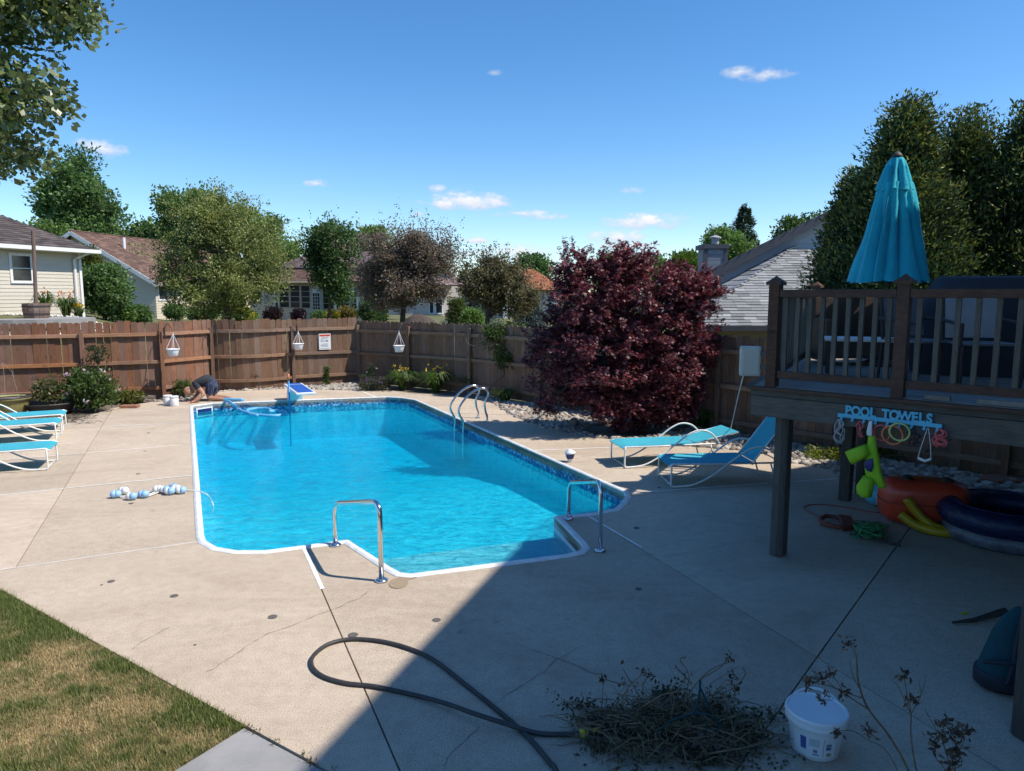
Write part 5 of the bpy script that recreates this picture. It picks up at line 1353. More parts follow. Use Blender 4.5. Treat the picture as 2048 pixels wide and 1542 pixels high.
q = in_poly(700, bk, rng); stones('back_stones', 'pale river stones along the foot of the back fence', q, -.02, .035, .075, [(.42, .38, .32), (.34, .30, .25), (.50, .46, .40)], 1)
lf = [g2(*p) for p in [(300, 803), (382, 800), (430, 786), (420, 776), (320, 796)]]
stones('left_stones', 'pale stones at the foot of the left fence behind the man', in_poly(150, lf, rng), -.02, .03, .06, [(.45, .41, .34), (.36, .32, .26)], 2)
rt = [g2(*p) for p in BED_R[4:]] + [g2(*p) for p in BED_R2[1:]] + [Vector((8.0, 9.3)), Vector((7.3, 10.3)), Vector((5.7, 12.2)), Vector((4.1, 14.0)), Vector((2.3, 15.8)), Vector((.7, 17.5)), Vector((-1, 19))]
q = in_poly(5200, rt, rng); md = np.hypot(q[:, 0] - 2.2, q[:, 1] - 14.2); q = q[md > .8]
stones('bed_stones', 'mixed grey and tan river stones in the bed under the maple and beside the deck', q, -.02, .03, .075, STN, 3)
shrub('bed_weeds', 'yellow green weeds among the stones left of the deck posts', 'plant', G(1650, 918), (.42, .3, .06), 1200, .05, [(.20, .22, .04), (.13, .17, .035)], 101, cr=.12, stems=3)
shrub('bed_weeds', 'second patch of yellow green weeds in the stones between the deck posts', 'plant', G(1768, 915), (.25, .25, .07), 700, .05, [(.18, .2, .04), (.12, .15, .035)], 102, cr=.12, stems=3)
# ------------------------------------------------------------------ pool furniture
def chaise(label, foot, direc, back_deg, group):
    """sling chaise: foot end centred at 'foot', running along direc; side tubes sweep from the front foot up into the arm"""
    rz = math.atan2(direc.y, direc.x)
    t = thing('chaise_lounge', label, 'lounge chair', (foot.x, foot.y, 0), rz, group)
    w = .31; zr = .335; hx_ = 1.22
    for s in (-1, 1):
        prof = [(.04, zr), (.035, .06), (.06, .022), (.13, .018), (.36, .045), (.62, .17), (.88, .36), (1.08, .50), (1.25, .56), (1.42, .53), (1.54, .43), (1.60, .335)]
        part('side_tube', MB().tube([(x, s * (w + .012), z) for x, z in spline([(a, b, 0) for a, b in prof], 5) and [(v.x, v.y) for v in spline([(a, b, 0) for a, b in prof], 5)]], .0135, 8), MAT['white_paint'], t, True, local=True)
        part('seat_rail', MB().tube([(.0, s * w, zr - .03), (.05, s * w, zr), (.6, s * w, zr - .005), (hx_ + .46, s * w, zr)], .0135, 8), MAT['white_paint'], t, True, local=True)
        part('leg', MB().tube([(1.46, s * w, zr), (1.56, s * w, .013)], .0125, 8), MAT['white_paint'], t, True, local=True)
    a = R(back_deg); cb, sb_ = math.cos(a), math.sin(a); bl = .74
    fr = MB()
    for s in (-1, 1): fr.tube([(hx_, s * (w - .035), zr + .01), (hx_ + cb * bl, s * (w - .035), zr + .01 + sb_ * bl)], .012, 8)
    fr.tube([(hx_ + cb * bl, -(w - .035), zr + .01 + sb_ * bl), (hx_ + cb * bl, (w - .035), zr + .01 + sb_ * bl)], .012, 8)
    part('back_frame', fr, MAT['white_paint'], t, True, local=True)
    cs = MB()
    for x in (.04, .62, 1.2, 1.66): cs.tube([(x, -w, zr - .02), (x, w, zr - .02)], .010, 7)
    cs.tube([(.06, -w, .022), (.06, w, .022)], .011, 7)
    part('cross_bar', cs, MAT['white_paint'], t, True, local=True)
    st = MB()
    for s in (-1, 1): st.tube([(hx_ + cb * bl * .55, s * .2, zr + sb_ * bl * .55), (hx_ + .38, s * .2, zr - .01)], .008, 6)
    if back_deg > 20: part('back_prop', st, MAT['white_paint'], t, True, local=True)
    def sling(p0, p1, sag, ww, curl=0):
        mb = MB(); nu, nv = 14, 6; vs = []
        for layer in (0, -.006):
            for i in range(nu + 1):
                u = i / nu; p = Vector(p0).lerp(Vector(p1), u)
                for j in range(nv + 1):
                    v = j / nv * 2 - 1; vs.append((p.x, v * ww, p.z + layer - sag * (1 - v * v) * math.sin(math.pi * min(1, u * 1.0 + .06)) - curl * max(0, .06 - u) * 8 * .06))
        K = (nu + 1) * (nv + 1); fs = []
        for i in range(nu):
            for j in range(nv):
                q = (i * (nv + 1) + j, (i + 1) * (nv + 1) + j, (i + 1) * (nv + 1) + j + 1, i * (nv + 1) + j + 1); fs += [q, tuple(K + k for k in q[::-1])]
        return mb.add(vs, fs)
    part('seat_sling', sling((0, 0, zr + .012), (hx_ - .01, 0, zr + .014), .022, w + .004, 1), MAT['sling'], t, True, local=True)
    part('back_sling', sling((hx_ + .01, 0, zr + .018), (hx_ + cb * bl, 0, zr + .024 + sb_ * bl), .018, w - .012), MAT['sling'], t, True, local=True)
    return t
def place_chaise(label, near_leg, far_leg, rail_a, rail_b, back, group):
    m = (G(*near_leg) + G(*far_leg)) / 2; d = (G(*rail_b, .33) - G(*rail_a, .33)); d.z = 0; d.normalize()
    return chaise(label, m - d * .05, d, back, group)
gr_ = 'turquoise chaise lounges'
place_chaise('turquoise chaise with raised back, nearest the deck post', (1352, 975), (1311, 954), (1343, 932), (1549, 928.5), 52, gr_)
place_chaise('turquoise chaise lying nearly flat, beside the stones on the right', (1256, 937), (1219.6, 918.7), (1249, 898), (1440, 890), 12, gr_)
place_chaise('front turquoise chaise of the three at the left edge', (95, 942), (112, 921), (93, 895), (0, 901), 30, gr_)
place_chaise('middle turquoise chaise of the three at the left edge', (112, 881), (121, 871), (110, 853), (0, 860), 34, gr_)
place_chaise('rear turquoise chaise of the three at the left edge, beside the pots', (124, 862), (131, 853), (121, 837), (0, 845), 38, gr_)

def handrail(label, far_px, near_px, z_far, z_near):
    a, b = G(*far_px), G(*near_px); t = thing('pool_handrail', label, 'handrail', b)
    pth = round_path([(a.x, a.y, -.02), (a.x, a.y, z_far), (b.x, b.y, z_near), (b.x, b.y, -.02)], .16, 8)
    part('rail', MB().tube(pth, .0245, 16), MAT['chrome'], t, True)
    for p in (a, b): part('flange', MB().lathe([(.062, .002), (.062, .014), (.045, .026), (.027, .028)], p, 20), MAT['chrome'], t, True)
handrail('polished steel handrail on the sunlit left side of the pool steps', (671, 1091), (763, 1162), .47, .775)
handrail('polished steel handrail on the shaded right side of the pool steps', (1137, 1038), (1200, 1102), .45, .755)

# pool ladder on the right side of the pool
f1, f2 = G(955.5, 836), G(972.6, 843); uR = (POOL[12] - POOL[11]).normalized(); vR = Vector((uR.y, -uR.x)); 
if vR.x < 0: vR = -vR
cen = (f1 + f2) / 2; t = thing('pool_ladder', 'curved steel pool ladder over the right hand coping', 'ladder', (cen.x, cen.y, 0))
edge_d = (cen.to_2d() - POOL[12]).dot(vR)
half = .25
for s in (-1, 1):
    o2 = cen.to_2d() + uR * (s * half)
    prof = [(0, .0), (.015, .10), (-.03, .25), (-.035, .42), (.05, .60), (-.02, .70), (-.14, .715), (-.32, .65), (-.50, .50), (-.63, .27), (-edge_d - .07, .0), (-edge_d - .08, -.25), (-edge_d - .08, -1.1)]
    pth = [(o2.x + vR.x * a, o2.y + vR.y * a, z) for a, z in [(q.x, q.y) for q in spline([(x, z, 0) for x, z in prof], 6)]]
    part('rail', MB().tube(pth, .0225, 12), MAT['chrome'], t, True)
    part('flange', MB().lathe([(.055, .002), (.055, .014), (.03, .024)], (o2.x, o2.y, 0), 16), MAT['chrome'], t, True)
for z in (-.22, -.5, -.78):
    c = cen.to_2d() - vR * (edge_d + .08); a = c - uR * half; b = c + uR * half
    part('tread', MB().bar((a.x, a.y, z), (b.x, b.y, z), .09, .03), MAT['white_plastic'], t, bevel=.006)

# diving board
zb_ = .40; a, b = G(568, 766.6, zb_), G(594, 786.4, zb_); c_, d_ = G(603, 766, zb_), G(631, 784, zb_)
e_ = ((b - a) + (d_ - c_)); e_.z = 0; Lb = e_.length / 2; e_.normalize(); m0 = (a + c_) / 2; w_ = Vector((e_.y, -e_.x, 0)); wid = abs((c_ - a).dot(w_))
wid = .46
t = thing('diving_board', 'short blue topped diving board on a white stand at the back of the pool', 'diving board', (m0.x, m0.y, 0))
rz = math.atan2(e_.y, e_.x); mid = m0 + e_ * (Lb / 2)
part('board', MB().box((mid.x, mid.y, zb_ - .03), (Lb, wid, .055), rz), MAT['white_plastic'], t, bevel=.015)
part('tread_mat', MB().box((mid.x + e_.x * .12, mid.y + e_.y * .12, zb_ + .001), (Lb - .42, wid - .11, .008), rz), MAT['blue_paint'], t)
m2 = m0 + e_ * .08; part('tread_mat', MB().box((m2.x + .06 * e_.x, m2.y + .06 * e_.y, zb_ + .001), (.17, wid - .11, .008), rz), MAT['blue_paint'], t)
st = MB(); s0 = m0 + e_ * .12; s1 = m0 + e_ * .42
def qpt(p, o_): return (p.x + w_.x * o_, p.y + w_.y * o_)
vs = [(*qpt(s0, -.19), 0), (*qpt(s0, .19), 0), (*qpt(s1, .19), 0), (*qpt(s1, -.19), 0), (*qpt(s0, -.16), zb_ - .06), (*qpt(s0, .16), zb_ - .06), (*qpt(s1 + e_ * .10, .14), zb_ - .06), (*qpt(s1 + e_ * .10, -.14), zb_ - .06)]
st.add(vs, [(3, 2, 1, 0), (4, 5, 6, 7), (0, 1, 5, 4), (1, 2, 6, 5), (2, 3, 7, 6), (3, 0, 4, 7)]); part('stand', st, MAT['white_plastic'], t, bevel=.02)

# vacuum pole standing in the water, floating hose
pl = P(577.5, 775, 17.45); pz = P(577.5, 748, 17.45).z
t = thing('vacuum_pole', 'blue telescopic pole standing upright in the pool before the diving board', 'pole', (pl.x, pl.y, -1.6))
part('pole', MB().tube([(pl.x, pl.y, -1.75), (pl.x + .005, pl.y, pz - .16)], .0185, 10), MAT['blue_pole'], t, True)
part('grip', MB().tube([(pl.x + .005, pl.y, pz - .16), (pl.x + .006, pl.y, pz)], .022, 10), MAT['orange'], t, True)
t = thing('vacuum_hose', 'ribbed light blue vacuum hose looped on the water near the man', 'hose', G(470, 803))
hp = [G(416, 797, .05), G(440, 797.5, .05), G(462, 799, .05), G(486, 800, .05)]
part('hose', MB().tube(spline(hp, 6), .04, 10), MAT['blue_hose'], t, True)
hp = [G(448, 801, .05), G(457, 803, .075), G(466, 808, .05)] + [G(x, y, -.15) for x, y in [(474, 816), (484, 822), (494, 825), (520, 830), (548, 831.5), (566, 829), (571.5, 825), (566, 821.5), (552, 821), (540, 823), (541, 819.5), (530, 817), (512, 817), (498, 819.5), (494, 823), (500, 828), (515, 831)]]
part('hose', MB().tube(spline(hp, 7), .037, 10), MAT['blue_hose'], t, True)
# white jars beside the man
for k, (x, y, lab) in enumerate(((336, 810, 'left white plastic jar on the patio beside the man'), (349, 812, 'right white plastic jar on the patio beside the man'))):
    c = G(x, y); t = thing('plastic_jar', lab, 'jar', c, group='white plastic jars')
    part('body', MB().lathe([(.095, 0), (.10, .01), (.10, .20), (.09, .215)], c, 20), MAT['white_plastic'], t, True)
    part('lid', MB().lathe([(.104, .205), (.104, .24), (.098, .245)], c, 20), MAT['white'], t, True)
# bricks and flagstones
c = G(260, 815.5); solo('paver_brick', MB().box((c.x, c.y, .035), (.40, .20, .065), .1), MAT['brick'], 'flat reddish paver lying on the patio corner by the left fence', 'paver', bevel=.008)
for k, (x, y, z, w) in enumerate(((285, 803, .03, .5), (290, 800, .085, .42), (276, 804.5, .13, .34))):
    c = G(x, y); solo('flagstone', MB().prism([Vector((c.x + w / 2 * math.cos(a) * (1 + .2 * math.sin(3 * a + k)), c.y + w * .3 * math.sin(a))) for a in [i * .7 + .3 * math.sin(i) for i in range(9)]], z - .028, z + .025), MAT['flag'], ['bottom flagstone of the small pile by the left fence', 'middle flagstone of the small pile by the left fence', 'top flagstone of the small pile by the left fence'][k], 'flagstone', 'flagstones piled by the fence', bevel=.006)

# lane float rope in a heap on the patio
t = thing('float_rope', 'blue and white lane floats on a white rope lying on the patio', 'float rope', G(300, 985))
rp_ = [(232, 989), (240, 993), (258, 996), (275, 991), (292, 990), (310, 984), (318, 976), (306, 983), (290, 984), (275, 988), (255, 984), (247, 982), (262, 986), (292, 992), (318, 984), (334, 979), (352, 975), (366, 979), (382, 981), (396, 982), (408, 986)]
part('rope', MB().tube(spline([G(x, y, .02) for x, y in rp_] + [G(415, 990, .015), G(422, 1000, -.1), G(427, 1012, -.18), G(424, 1022, -.19)], 5), .0085, 6), MAT['white'], t, True)
for x, y, dx, dy, k in ((231.5, 988, 1, .3, 1), (247.5, 981, -1, .2, 0), (263, 992, 1, -.1, 2), (287, 988, 1, -.1, 1), (316, 978, 1, .2, 0), (330, 979, 1, -.2, 2), (339, 982, 1, -.1, 2), (347, 974, 1, -.5, 1), (352, 977, 1, .2, 0), (362, 980, 1, .1, 2)):
    c = G(x, y, .052); d = Vector((dx, dy, 0)).normalized(); M_ = d.to_track_quat('Z', 'Y').to_matrix()
    prof = [(.012, -.07), (.032, -.063), (.048, -.036), (.053, 0)]; prof2 = [(.053, 0), (.048, .036), (.032, .063), (.012, .07)]
    fl = part('float', MB().lathe(prof, c, 14, M_), MAT['white' if k != 1 else 'float_blue'], t, True)
    part('float_half', MB().lathe(prof2, c, 14, M_), MAT['float_blue' if k else 'white'], fl, True)
# chlorine dispenser standing on the deck
c = G(1140, 924); t = thing('chlorine_dispenser', 'small blue and white floating chlorine dispenser standing on the patio', 'dispenser', c)
part('base', MB().lathe([(.035, 0), (.04, .005), (.04, .05), (.045, .055)], c, 18), MAT['white_plastic'], t, True)
part('body', MB().lathe([(.045, .055), (.06, .07), (.075, .13), (.08, .145)], c, 18), MAT['navy'], t, True)
part('cap', MB().lathe([(.085, .143), (.09, .155), (.08, .175), (.05, .185), (.045, .2), (.03, .205)], c, 18), MAT['white_plastic'], t, True)
# black garden hose with brass-yellow end
hp = [(1118, 1552), (1100, 1525), (1060, 1478), (1010, 1432), (930, 1368), (860, 1315), (785, 1287), (712, 1278), (660, 1287), (628, 1310), (624, 1332), (645, 1352), (690, 1366), (750, 1373), (825, 1389), (890, 1412), (950, 1440), (1010, 1457), (1080, 1467), (1165, 1467)]
hw = [G(x, y, .016) for x, y in hp]; hw[15].z = .036; hw[16].z = .058; hw[17].z = .05
hw = [hw[0] + Vector((.25, -.9, 0))] + hw
t = thing('garden_hose', 'thick black garden hose looping across the foreground concrete', 'hose', G(860, 1400))
part('hose', MB().tube(spline(hw, 8), .0155, 12), MAT['hose'], t, True)
e0_, e1_ = G(1160, 1467, .026), G(1176, 1466, .026); part('collar', MB().tube([e0_, e1_], .03, 12), MAT['yellow'], t, True)
part('nozzle', MB().tube([e1_, G(1190, 1464, .03), G(1205, 1460, .035)], [.024, .03, .014], 10), MAT['hose'], t, True)
part('trigger', MB().tube([G(1186, 1461, .06), G(1200, 1457, .055)], .011, 8), MAT['yellow'], t, True)

# ------------------------------------------------------------------ fence fittings
def basket(label, px, py_rim, Y, w_px, post_px, post_py, hook_y):
    c = P(px, py_rim, Y); r = w_px / 2 / FPX * Y; t = thing('hanging_basket', label, 'planter', c, group='white hanging baskets on the fence posts')
    part('bowl', MB().lathe([(r * .62, -r * 1.05), (r * .70, -r * .98), (r * .88, -r * .25), (r * .92, -.01), (r * 1.02, 0), (r * 1.04, .015), (r * .98, .018), (r * .9, 0), (r * .6, -r * .9)], c, 22), MAT['white_plastic'], t, True)
    top = P(px, hook_y + 6, Y); mb = MB()
    for k in range(4):
        a = k * math.pi / 2 + .6; mb.tube([c + Vector((math.cos(a) * r, math.sin(a) * r, .01)), top], .006, 5)
    mb.tube([top, top + Vector((0, 0, .05))], .008, 5); part('hanger', mb, MAT['white_plastic'], t)
    return top
def hook(label, post, top):
    post = Vector(post); t = thing('plant_hook', label, 'bracket', post, group='iron plant hooks on the fence posts')
    m = post.lerp(top, .5); part('arm', MB().tube(bez(post + Vector((0, 0, -.03)), m + Vector((0, 0, .36)), top + Vector((0, 0, .03)), 12), .009, 7), MAT['iron'], t, True)
    part('plate', MB().box(post + Vector((0, 0, -.10)), (.04, .03, .24)), MAT['iron'], t)
tp = basket('white hanging basket on the left fence post above the man', 346, 699, 18.35, 25, 325, 655, 662); hook('iron hook on the left fence post holding the first basket', P(328, 657, 18.62), tp)
tp = basket('white hanging basket left of the warning sign', 596.5, 688, 20.85, 22, 592, 655, 658); hook('iron hook on the middle post of the back fence', P(593, 654, 21.03), tp)
tp = basket('white hanging basket on the shaded fence above the daylilies', 798, 692, 20.55, 23, 817, 655, 658); hook('iron hook on the shaded fence post above the daylilies', P(815, 655, 20.92), tp)
hook('empty iron hook on the shaded fence post beside the vine', P(940, 660, 19.55), P(920, 660, 19.3))
hook('black iron hook on the corner post behind the man', P(430, 652, 20.0), P(424, 668, 19.8))
# warning sign
a, b = Vector(FENCE_B[1]), Vector(FENCE_B[2]); dS = (b - a).normalized(); nS = Vector((dS.y, -dS.x)); 
def FP(px, py, off):
    d = ray(px, py); p0 = a + nS * off; k = (p0.x * nS.x + p0.y * nS.y) / (d.x * nS.x + d.y * nS.y); return Vector((0, 0, CAMH)) + d * k
s00, s11 = FP(638.5, 699.5, .055), FP(661, 667, .055); W_ = (s11.to_2d() - s00.to_2d()).length; H_ = s11.z - s00.z
t = thing('pool_sign', 'white warning sign with a red heading on the back fence', 'sign', s00)
def sgn(u0, u1, v0, v1, off, mat, name):
    c = s00.to_2d() + dS * (W_ * (u0 + u1) / 2) + nS * off; part(name, MB().box((c.x, c.y, s00.z + H_ * (v0 + v1) / 2), (W_ * (u1 - u0), .006, H_ * (v1 - v0)), math.atan2(dS.y, dS.x)), MAT[mat], t)
sgn(0, 1, 0, 1, 0, 'paper', 'board'); sgn(.05, .95, .84, .95, .004, 'sign_red', 'heading_band')
sgn(.2, .8, .77, .79, .004, 'sign_red', 'printed_line')
for v, u0, u1 in ((.70, .15, .85), (.62, .12, .48), (.56, .12, .45), (.50, .12, .48), (.36, .3, .75), (.30, .12, .8), (.245, .12, .72), (.19, .2, .8), (.07, .08, .92)): sgn(u0, u1, v, v + .016, .004, 'ink', 'printed_line')
sgn(.56, .78, .50, .60, .004, 'ink', 'printed_picture')

# ------------------------------------------------------------------ pots at the left
c = G(20, 832); t = thing('plant_pot', 'round olive yellow plant pot at the left edge', 'pot', c)
part('pot', MB().lathe([(.27, 0), (.30, .02), (.37, .25), (.40, .36), (.44, .38), (.45, .43), (.42, .435), (.39, .40)], c, 30, cap1=False), MAT['pot_olive'], t, True)
part('rim', MB().tube([c + Vector((.435 * math.cos(k * .2094), .435 * math.sin(k * .2094), .43)) for k in range(30)], .022, 6, closed=True), MAT['pot_dark'], t, True)
part('soil', MB().lathe([(.40, .38), (.2, .395)], c, 24), MAT['soil'], t)
ha = MB()
for s in (-.33, .0, .30): ha.tube([c + Vector((s, -.1, .42)), c + Vector((s * .6 - .05, 0, 1.0)), c + Vector((-.1, .05, 1.18))], .0035, 5)
part('hanger', ha, MAT['deck_plank'], t)
c = G(103, 826); t = thing('plant_pot', 'low dark plant pot with a wire tomato cage', 'pot', c)
part('pot', MB().lathe([(.36, 0), (.40, .03), (.50, .20), (.54, .23), (.55, .26), (.50, .25), (.48, .20)], c, 30, cap1=False), MAT['pot_dark'], t, True)
part('soil', MB().lathe([(.50, .20), (.2, .21)], c, 24), MAT['soil'], t)
cg = MB()
for z, r_ in ((.45, .22), (.62, .27), (.80, .31)): cg.tube([c + Vector((-.05 + r_ * math.cos(k * .3142), r_ * math.sin(k * .3142), z)) for k in range(20)], .006, 5, closed=True)
for k in range(4): cg.tube([c + Vector((-.05 + .16 * math.cos(k * 1.57), .16 * math.sin(k * 1.57), .2)), c + Vector((-.05 + .32 * math.cos(k * 1.57), .32 * math.sin(k * 1.57), .86))], .006, 5)
part('tomato_cage', cg, MAT['iron'], t)
shrub('tomato_plant', 'straggly green and yellow plant inside the wire tomato cage', 'plant', c + Vector((-.02, 0, .22)), (.34, .3, .30), 1100, .085, [(.085, .12, .03), (.13, .13, .05), (.20, .17, .08)], 121, cr=.16, nclump=26, stems=10)
mb = MB(); rng = np.random.default_rng(77); c = G(150, 843)
for k in range(90):
    a = rng.uniform(0, 6.28); p = c + Vector((rng.normal() * .25, rng.normal() * .16, rng.uniform(.0, .12))); e = Vector((math.cos(a), math.sin(a), rng.uniform(-.1, .25))) * rng.uniform(.1, .3)
    mb.tube([p, p + e * .5 + Vector((0, 0, .02)), p + e], .004, 4, cap=False)
    for v in range(len(mb.v) - 12, len(mb.v)): mb.v[v] = (mb.v[v][0], mb.v[v][1], max(.003, mb.v[v][2]))
solo('twig_heap', mb, MAT['bark'], 'small heap of dry twigs on the patio behind the left loungers', 'twigs')
# barrel planter with a pole, on the neighbour's side
bY = 23.0; bp = P(73, 626, bY); bz = tz(bp.x, bY); t = thing('barrel_planter', 'half barrel planter with a tall wooden post behind the left fence', 'planter', (bp.x, bp.y, bz))
for k in range(16):
    a0, a1 = k * math.pi / 8 + .012, (k + 1) * math.pi / 8 - .012; st = MB(); vs = []
    for r_, z in ((.33, 0), (.38, .25), (.38, .48)):
        vs += [(bp.x + r_ * math.cos(a0), bp.y + r_ * math.sin(a0), bz + z), (bp.x + r_ * math.cos(a1), bp.y + r_ * math.sin(a1), bz + z)]
    for r_, z in ((.30, 0), (.35, .25), (.35, .48)):
        vs += [(bp.x + r_ * math.cos(a0), bp.y + r_ * math.sin(a0), bz + z), (bp.x + r_ * math.cos(a1), bp.y + r_ * math.sin(a1), bz + z)]
    st.add(vs, [(0, 1, 3, 2), (2, 3, 5, 4), (4, 5, 11, 10), (6, 8, 9, 7), (8, 10, 11, 9), (0, 2, 8, 6), (2, 4, 10, 8), (1, 7, 9, 3), (3, 9, 11, 5), (0, 6, 7, 1)]); part('stave', st, MAT['barrel'], t)
for z, r_ in ((.12, .362), (.36, .386)): part('hoop', MB().lathe([(r_, z), (r_ + .004, z + .05)], (bp.x, bp.y, bz), 32, cap0=False, cap1=False), MAT['iron'], t)
part('soil', MB().lathe([(.36, .42), (.1, .44)], (bp.x, bp.y, bz), 20), MAT['soil'], t)
pt_ = P(66, 462, bY); part('post', MB().tube([(bp.x, bp.y, bz + .2), (pt_.x, pt_.y, pt_.z)], .055, 8), MAT['barrel'], t)
c = P(40, 640, 22.6); pz_ = tz(c.x, 22.6)
solo('neighbour_patio', MB().prism(orient([Vector((c.x + 2.0 * math.cos(a), 22.9 + 1.6 * math.sin(a))) for a in [k * .3142 for k in range(20)]]), pz_ - .25, tz(bp.x, bY) + .012), MAT['concrete_grey'], kind='structure')
rngp = np.random.default_rng(8); aa = rngp.uniform(0, 6.28, 500); rr = rngp.uniform(2.0, 2.5, 500)
o = stones('white_gravel', 'band of white gravel edging the neighbour patio', np.stack([c.x + rr * np.cos(aa), 22.9 + rr * .85 * np.sin(aa)], 1), 0, .03, .05, [(.7, .7, .68)], 9)
V_ = np.empty(len(o.data.vertices) * 3, np.float32); o.data.vertices.foreach_get('co', V_); V_ = V_.reshape(-1, 3); V_[:, 2] += terrain(V_[:, 0], V_[:, 1]).astype(np.float32) + .02; o.data.vertices.foreach_set('co', V_.ravel())
# dirt mound beyond the back corner
mY = 45; mc = P(838, 640, mY); mz = tz(mc.x, mY); mb = MB(); nu = 28; vs = []; prof = [(1.05, 0), (.9, .16), (.7, .32), (.45, .45), (.2, .52), (.03, .54)]
for r_, z in prof:
    for k in range(nu): a = k * 2 * math.pi / nu; q = 1 + .22 * mnoise.noise((math.cos(a) * 2, math.sin(a) * 2, z * 3)); vs.append((mc.x + r_ * q * math.cos(a), mY + r_ * q * math.sin(a) * .8, mz - .05 + (z + .1 * mnoise.noise((r_ * 3, a, 1))) * 1.15))
mb.add(vs, [(i * nu + k, i * nu + (k + 1) % nu, (i + 1) * nu + (k + 1) % nu, (i + 1) * nu + k) for i in range(len(prof) - 1) for k in range(nu)]); solo('dirt_mound', mb, MAT['mulch_dark'], 'grey brown mound of soil beyond the back fence corner', 'mound', smooth=True)
# ------------------------------------------------------------------ raised deck
ZB, ZRIM, ZD = 1.47, 1.735, 1.78
D0 = G(1503, 829, ZB); D1 = G(2048, 894, ZB)
fd = (D1 - D0).to_2d().normalized(); fn = Vector((fd.y, -fd.x))                 # fn points toward the camera
ld = (Vector((4.62, 10.95)) - Vector((2.62, 7.25))).normalized()
Df, Dl = 4.6, 4.25
O = D0.to_2d()
def dk(s, t): return O + fd * s + ld * t
def DP(px, py, off=0.0):
    d = ray(px, py); p0 = O + fn * off; k = (p0.x * fn.x + p0.y * fn.y) / (d.x * fn.x + d.y * fn.y); return Vector((0, 0, CAMH)) + d * k
deck = thing('raised_deck', 'raised wooden deck with brown railing on grey posts at the right', 'deck', (dk(2, 2).x, dk(2, 2).y, 0))
def bar2(a, b, z, w, h, name, mat, bevel=.006):
    return part(name, MB().bar((a.x, a.y, z), (b.x, b.y, z), w, h), MAT[mat], deck, bevel=bevel)
zc = (ZB + ZRIM) / 2; hb = ZRIM - ZB
bar2(dk(0, 0) , dk(Df, 0), zc - .03, .045, hb - .06, 'rim_board', 'deck_grey')
bar2(dk(0, 0) + fn * .004, dk(Df, 0) + fn * .004, ZRIM - .028, .05, .055, 'rim_board', 'deck_grey')
bar2(dk(0, .03), dk(0, Dl), zc, .045, hb, 'rim_board', 'deck_grey')
bar2(dk(0, Dl), dk(Df, Dl), zc, .045, hb, 'rim_board', 'deck_grey')
bar2(dk(-.02, 0) + fn * .02, dk(Df, 0) + fn * .02, ZRIM + .02, .10, .036, 'edge_cap', 'deck_brown')
bar2(dk(-.02, 0), dk(-.02, Dl), ZRIM + .02, .10, .034, 'edge_cap', 'deck_brown')
n_pl = 27; pw = Dl / n_pl; perp = abs(ld.dot(fn))
for k in range(n_pl):
    a, b = dk(.03, (k + .5) * pw), dk(Df, (k + .5) * pw)
    part('plank', MB().bar((a.x, a.y, ZD - .016), (b.x, b.y, ZD - .016), pw * perp - .008, .028), MAT['deck_plank'], deck)
for k in range(7):
    a, b = dk(.35 + k * .62, .05), dk(.35 + k * .62, Dl - .05); part('joist', MB().bar((a.x, a.y, ZRIM - .11), (b.x, b.y, ZRIM - .11), .04, .19), MAT['deck_dark'], deck)
for k, (px, py, w) in enumerate(((1556, 1112, .135), (1690, 1003, .135), (1719, 990, .10))):
    c = G(px, py - 2); 
    part('post', MB().box((c.x, c.y, ZB / 2 + .06), (w, w, ZB + .10), math.atan2(fd.y, fd.x)), MAT['deck_grey_v'] if k == 0 else MAT['deck_dark'], deck, bevel=.008)
c = G(1556, 1110); fnn = fn * .069
part('post_face', MB().bar((c.x + fnn.x + .03 * fd.x, c.y + fnn.y + .03 * fd.y, .01), (c.x + fnn.x + .03 * fd.x, c.y + fnn.y + .03 * fd.y, ZB), .05, .012, up=(fn.x, fn.y, 0)), MAT['deck_dark'], deck)
# railing
def s_at(px):       # distance along the front edge under picture column px at rail height
    q = DP(px, 660); return (q.to_2d() - O).dot(fd)
def rpost(p, name='railing_post'):
    po = part(name, MB().box((p.x, p.y, (ZRIM + 2.79) / 2), (.105, .105, 2.79 - ZRIM), math.atan2(fd.y, fd.x)), MAT['deck_brown'], deck, bevel=.006)
    cp_ = MB(); cp_.box((p.x, p.y, 2.80), (.145, .145, .035), math.atan2(fd.y, fd.x)); r_ = math.atan2(fd.y, fd.x); vs = []
    for sx, sy in ((-1, -1), (1, -1), (1, 1), (-1, 1)): v = Matrix.Rotation(r_, 2) @ Vector((sx * .062, sy * .062)); vs.append((p.x + v.x, p.y + v.y, 2.818))
    vs.append((p.x, p.y, 2.875)); cp_.add(vs, [(0, 1, 4), (1, 2, 4), (2, 3, 4), (3, 0, 4)]); part('post_cap', cp_, MAT['deck_brown'], po)
sP1, sP2 = s_at(1546), s_at(1803); sP3 = sP2 + (sP2 - sP1) * 1.35
for s in (sP1, sP2, sP3): rpost(dk(s, 0) + fn * -.03)
fr_ = dk(sP1, 0)
lp_ = [dk(sP1, 0), Vector((P(1633, 600, 10.7).x, 10.7))]; ldr = (lp_[1] - lp_[0]).normalized(); rpost(lp_[1])
sid = MB()
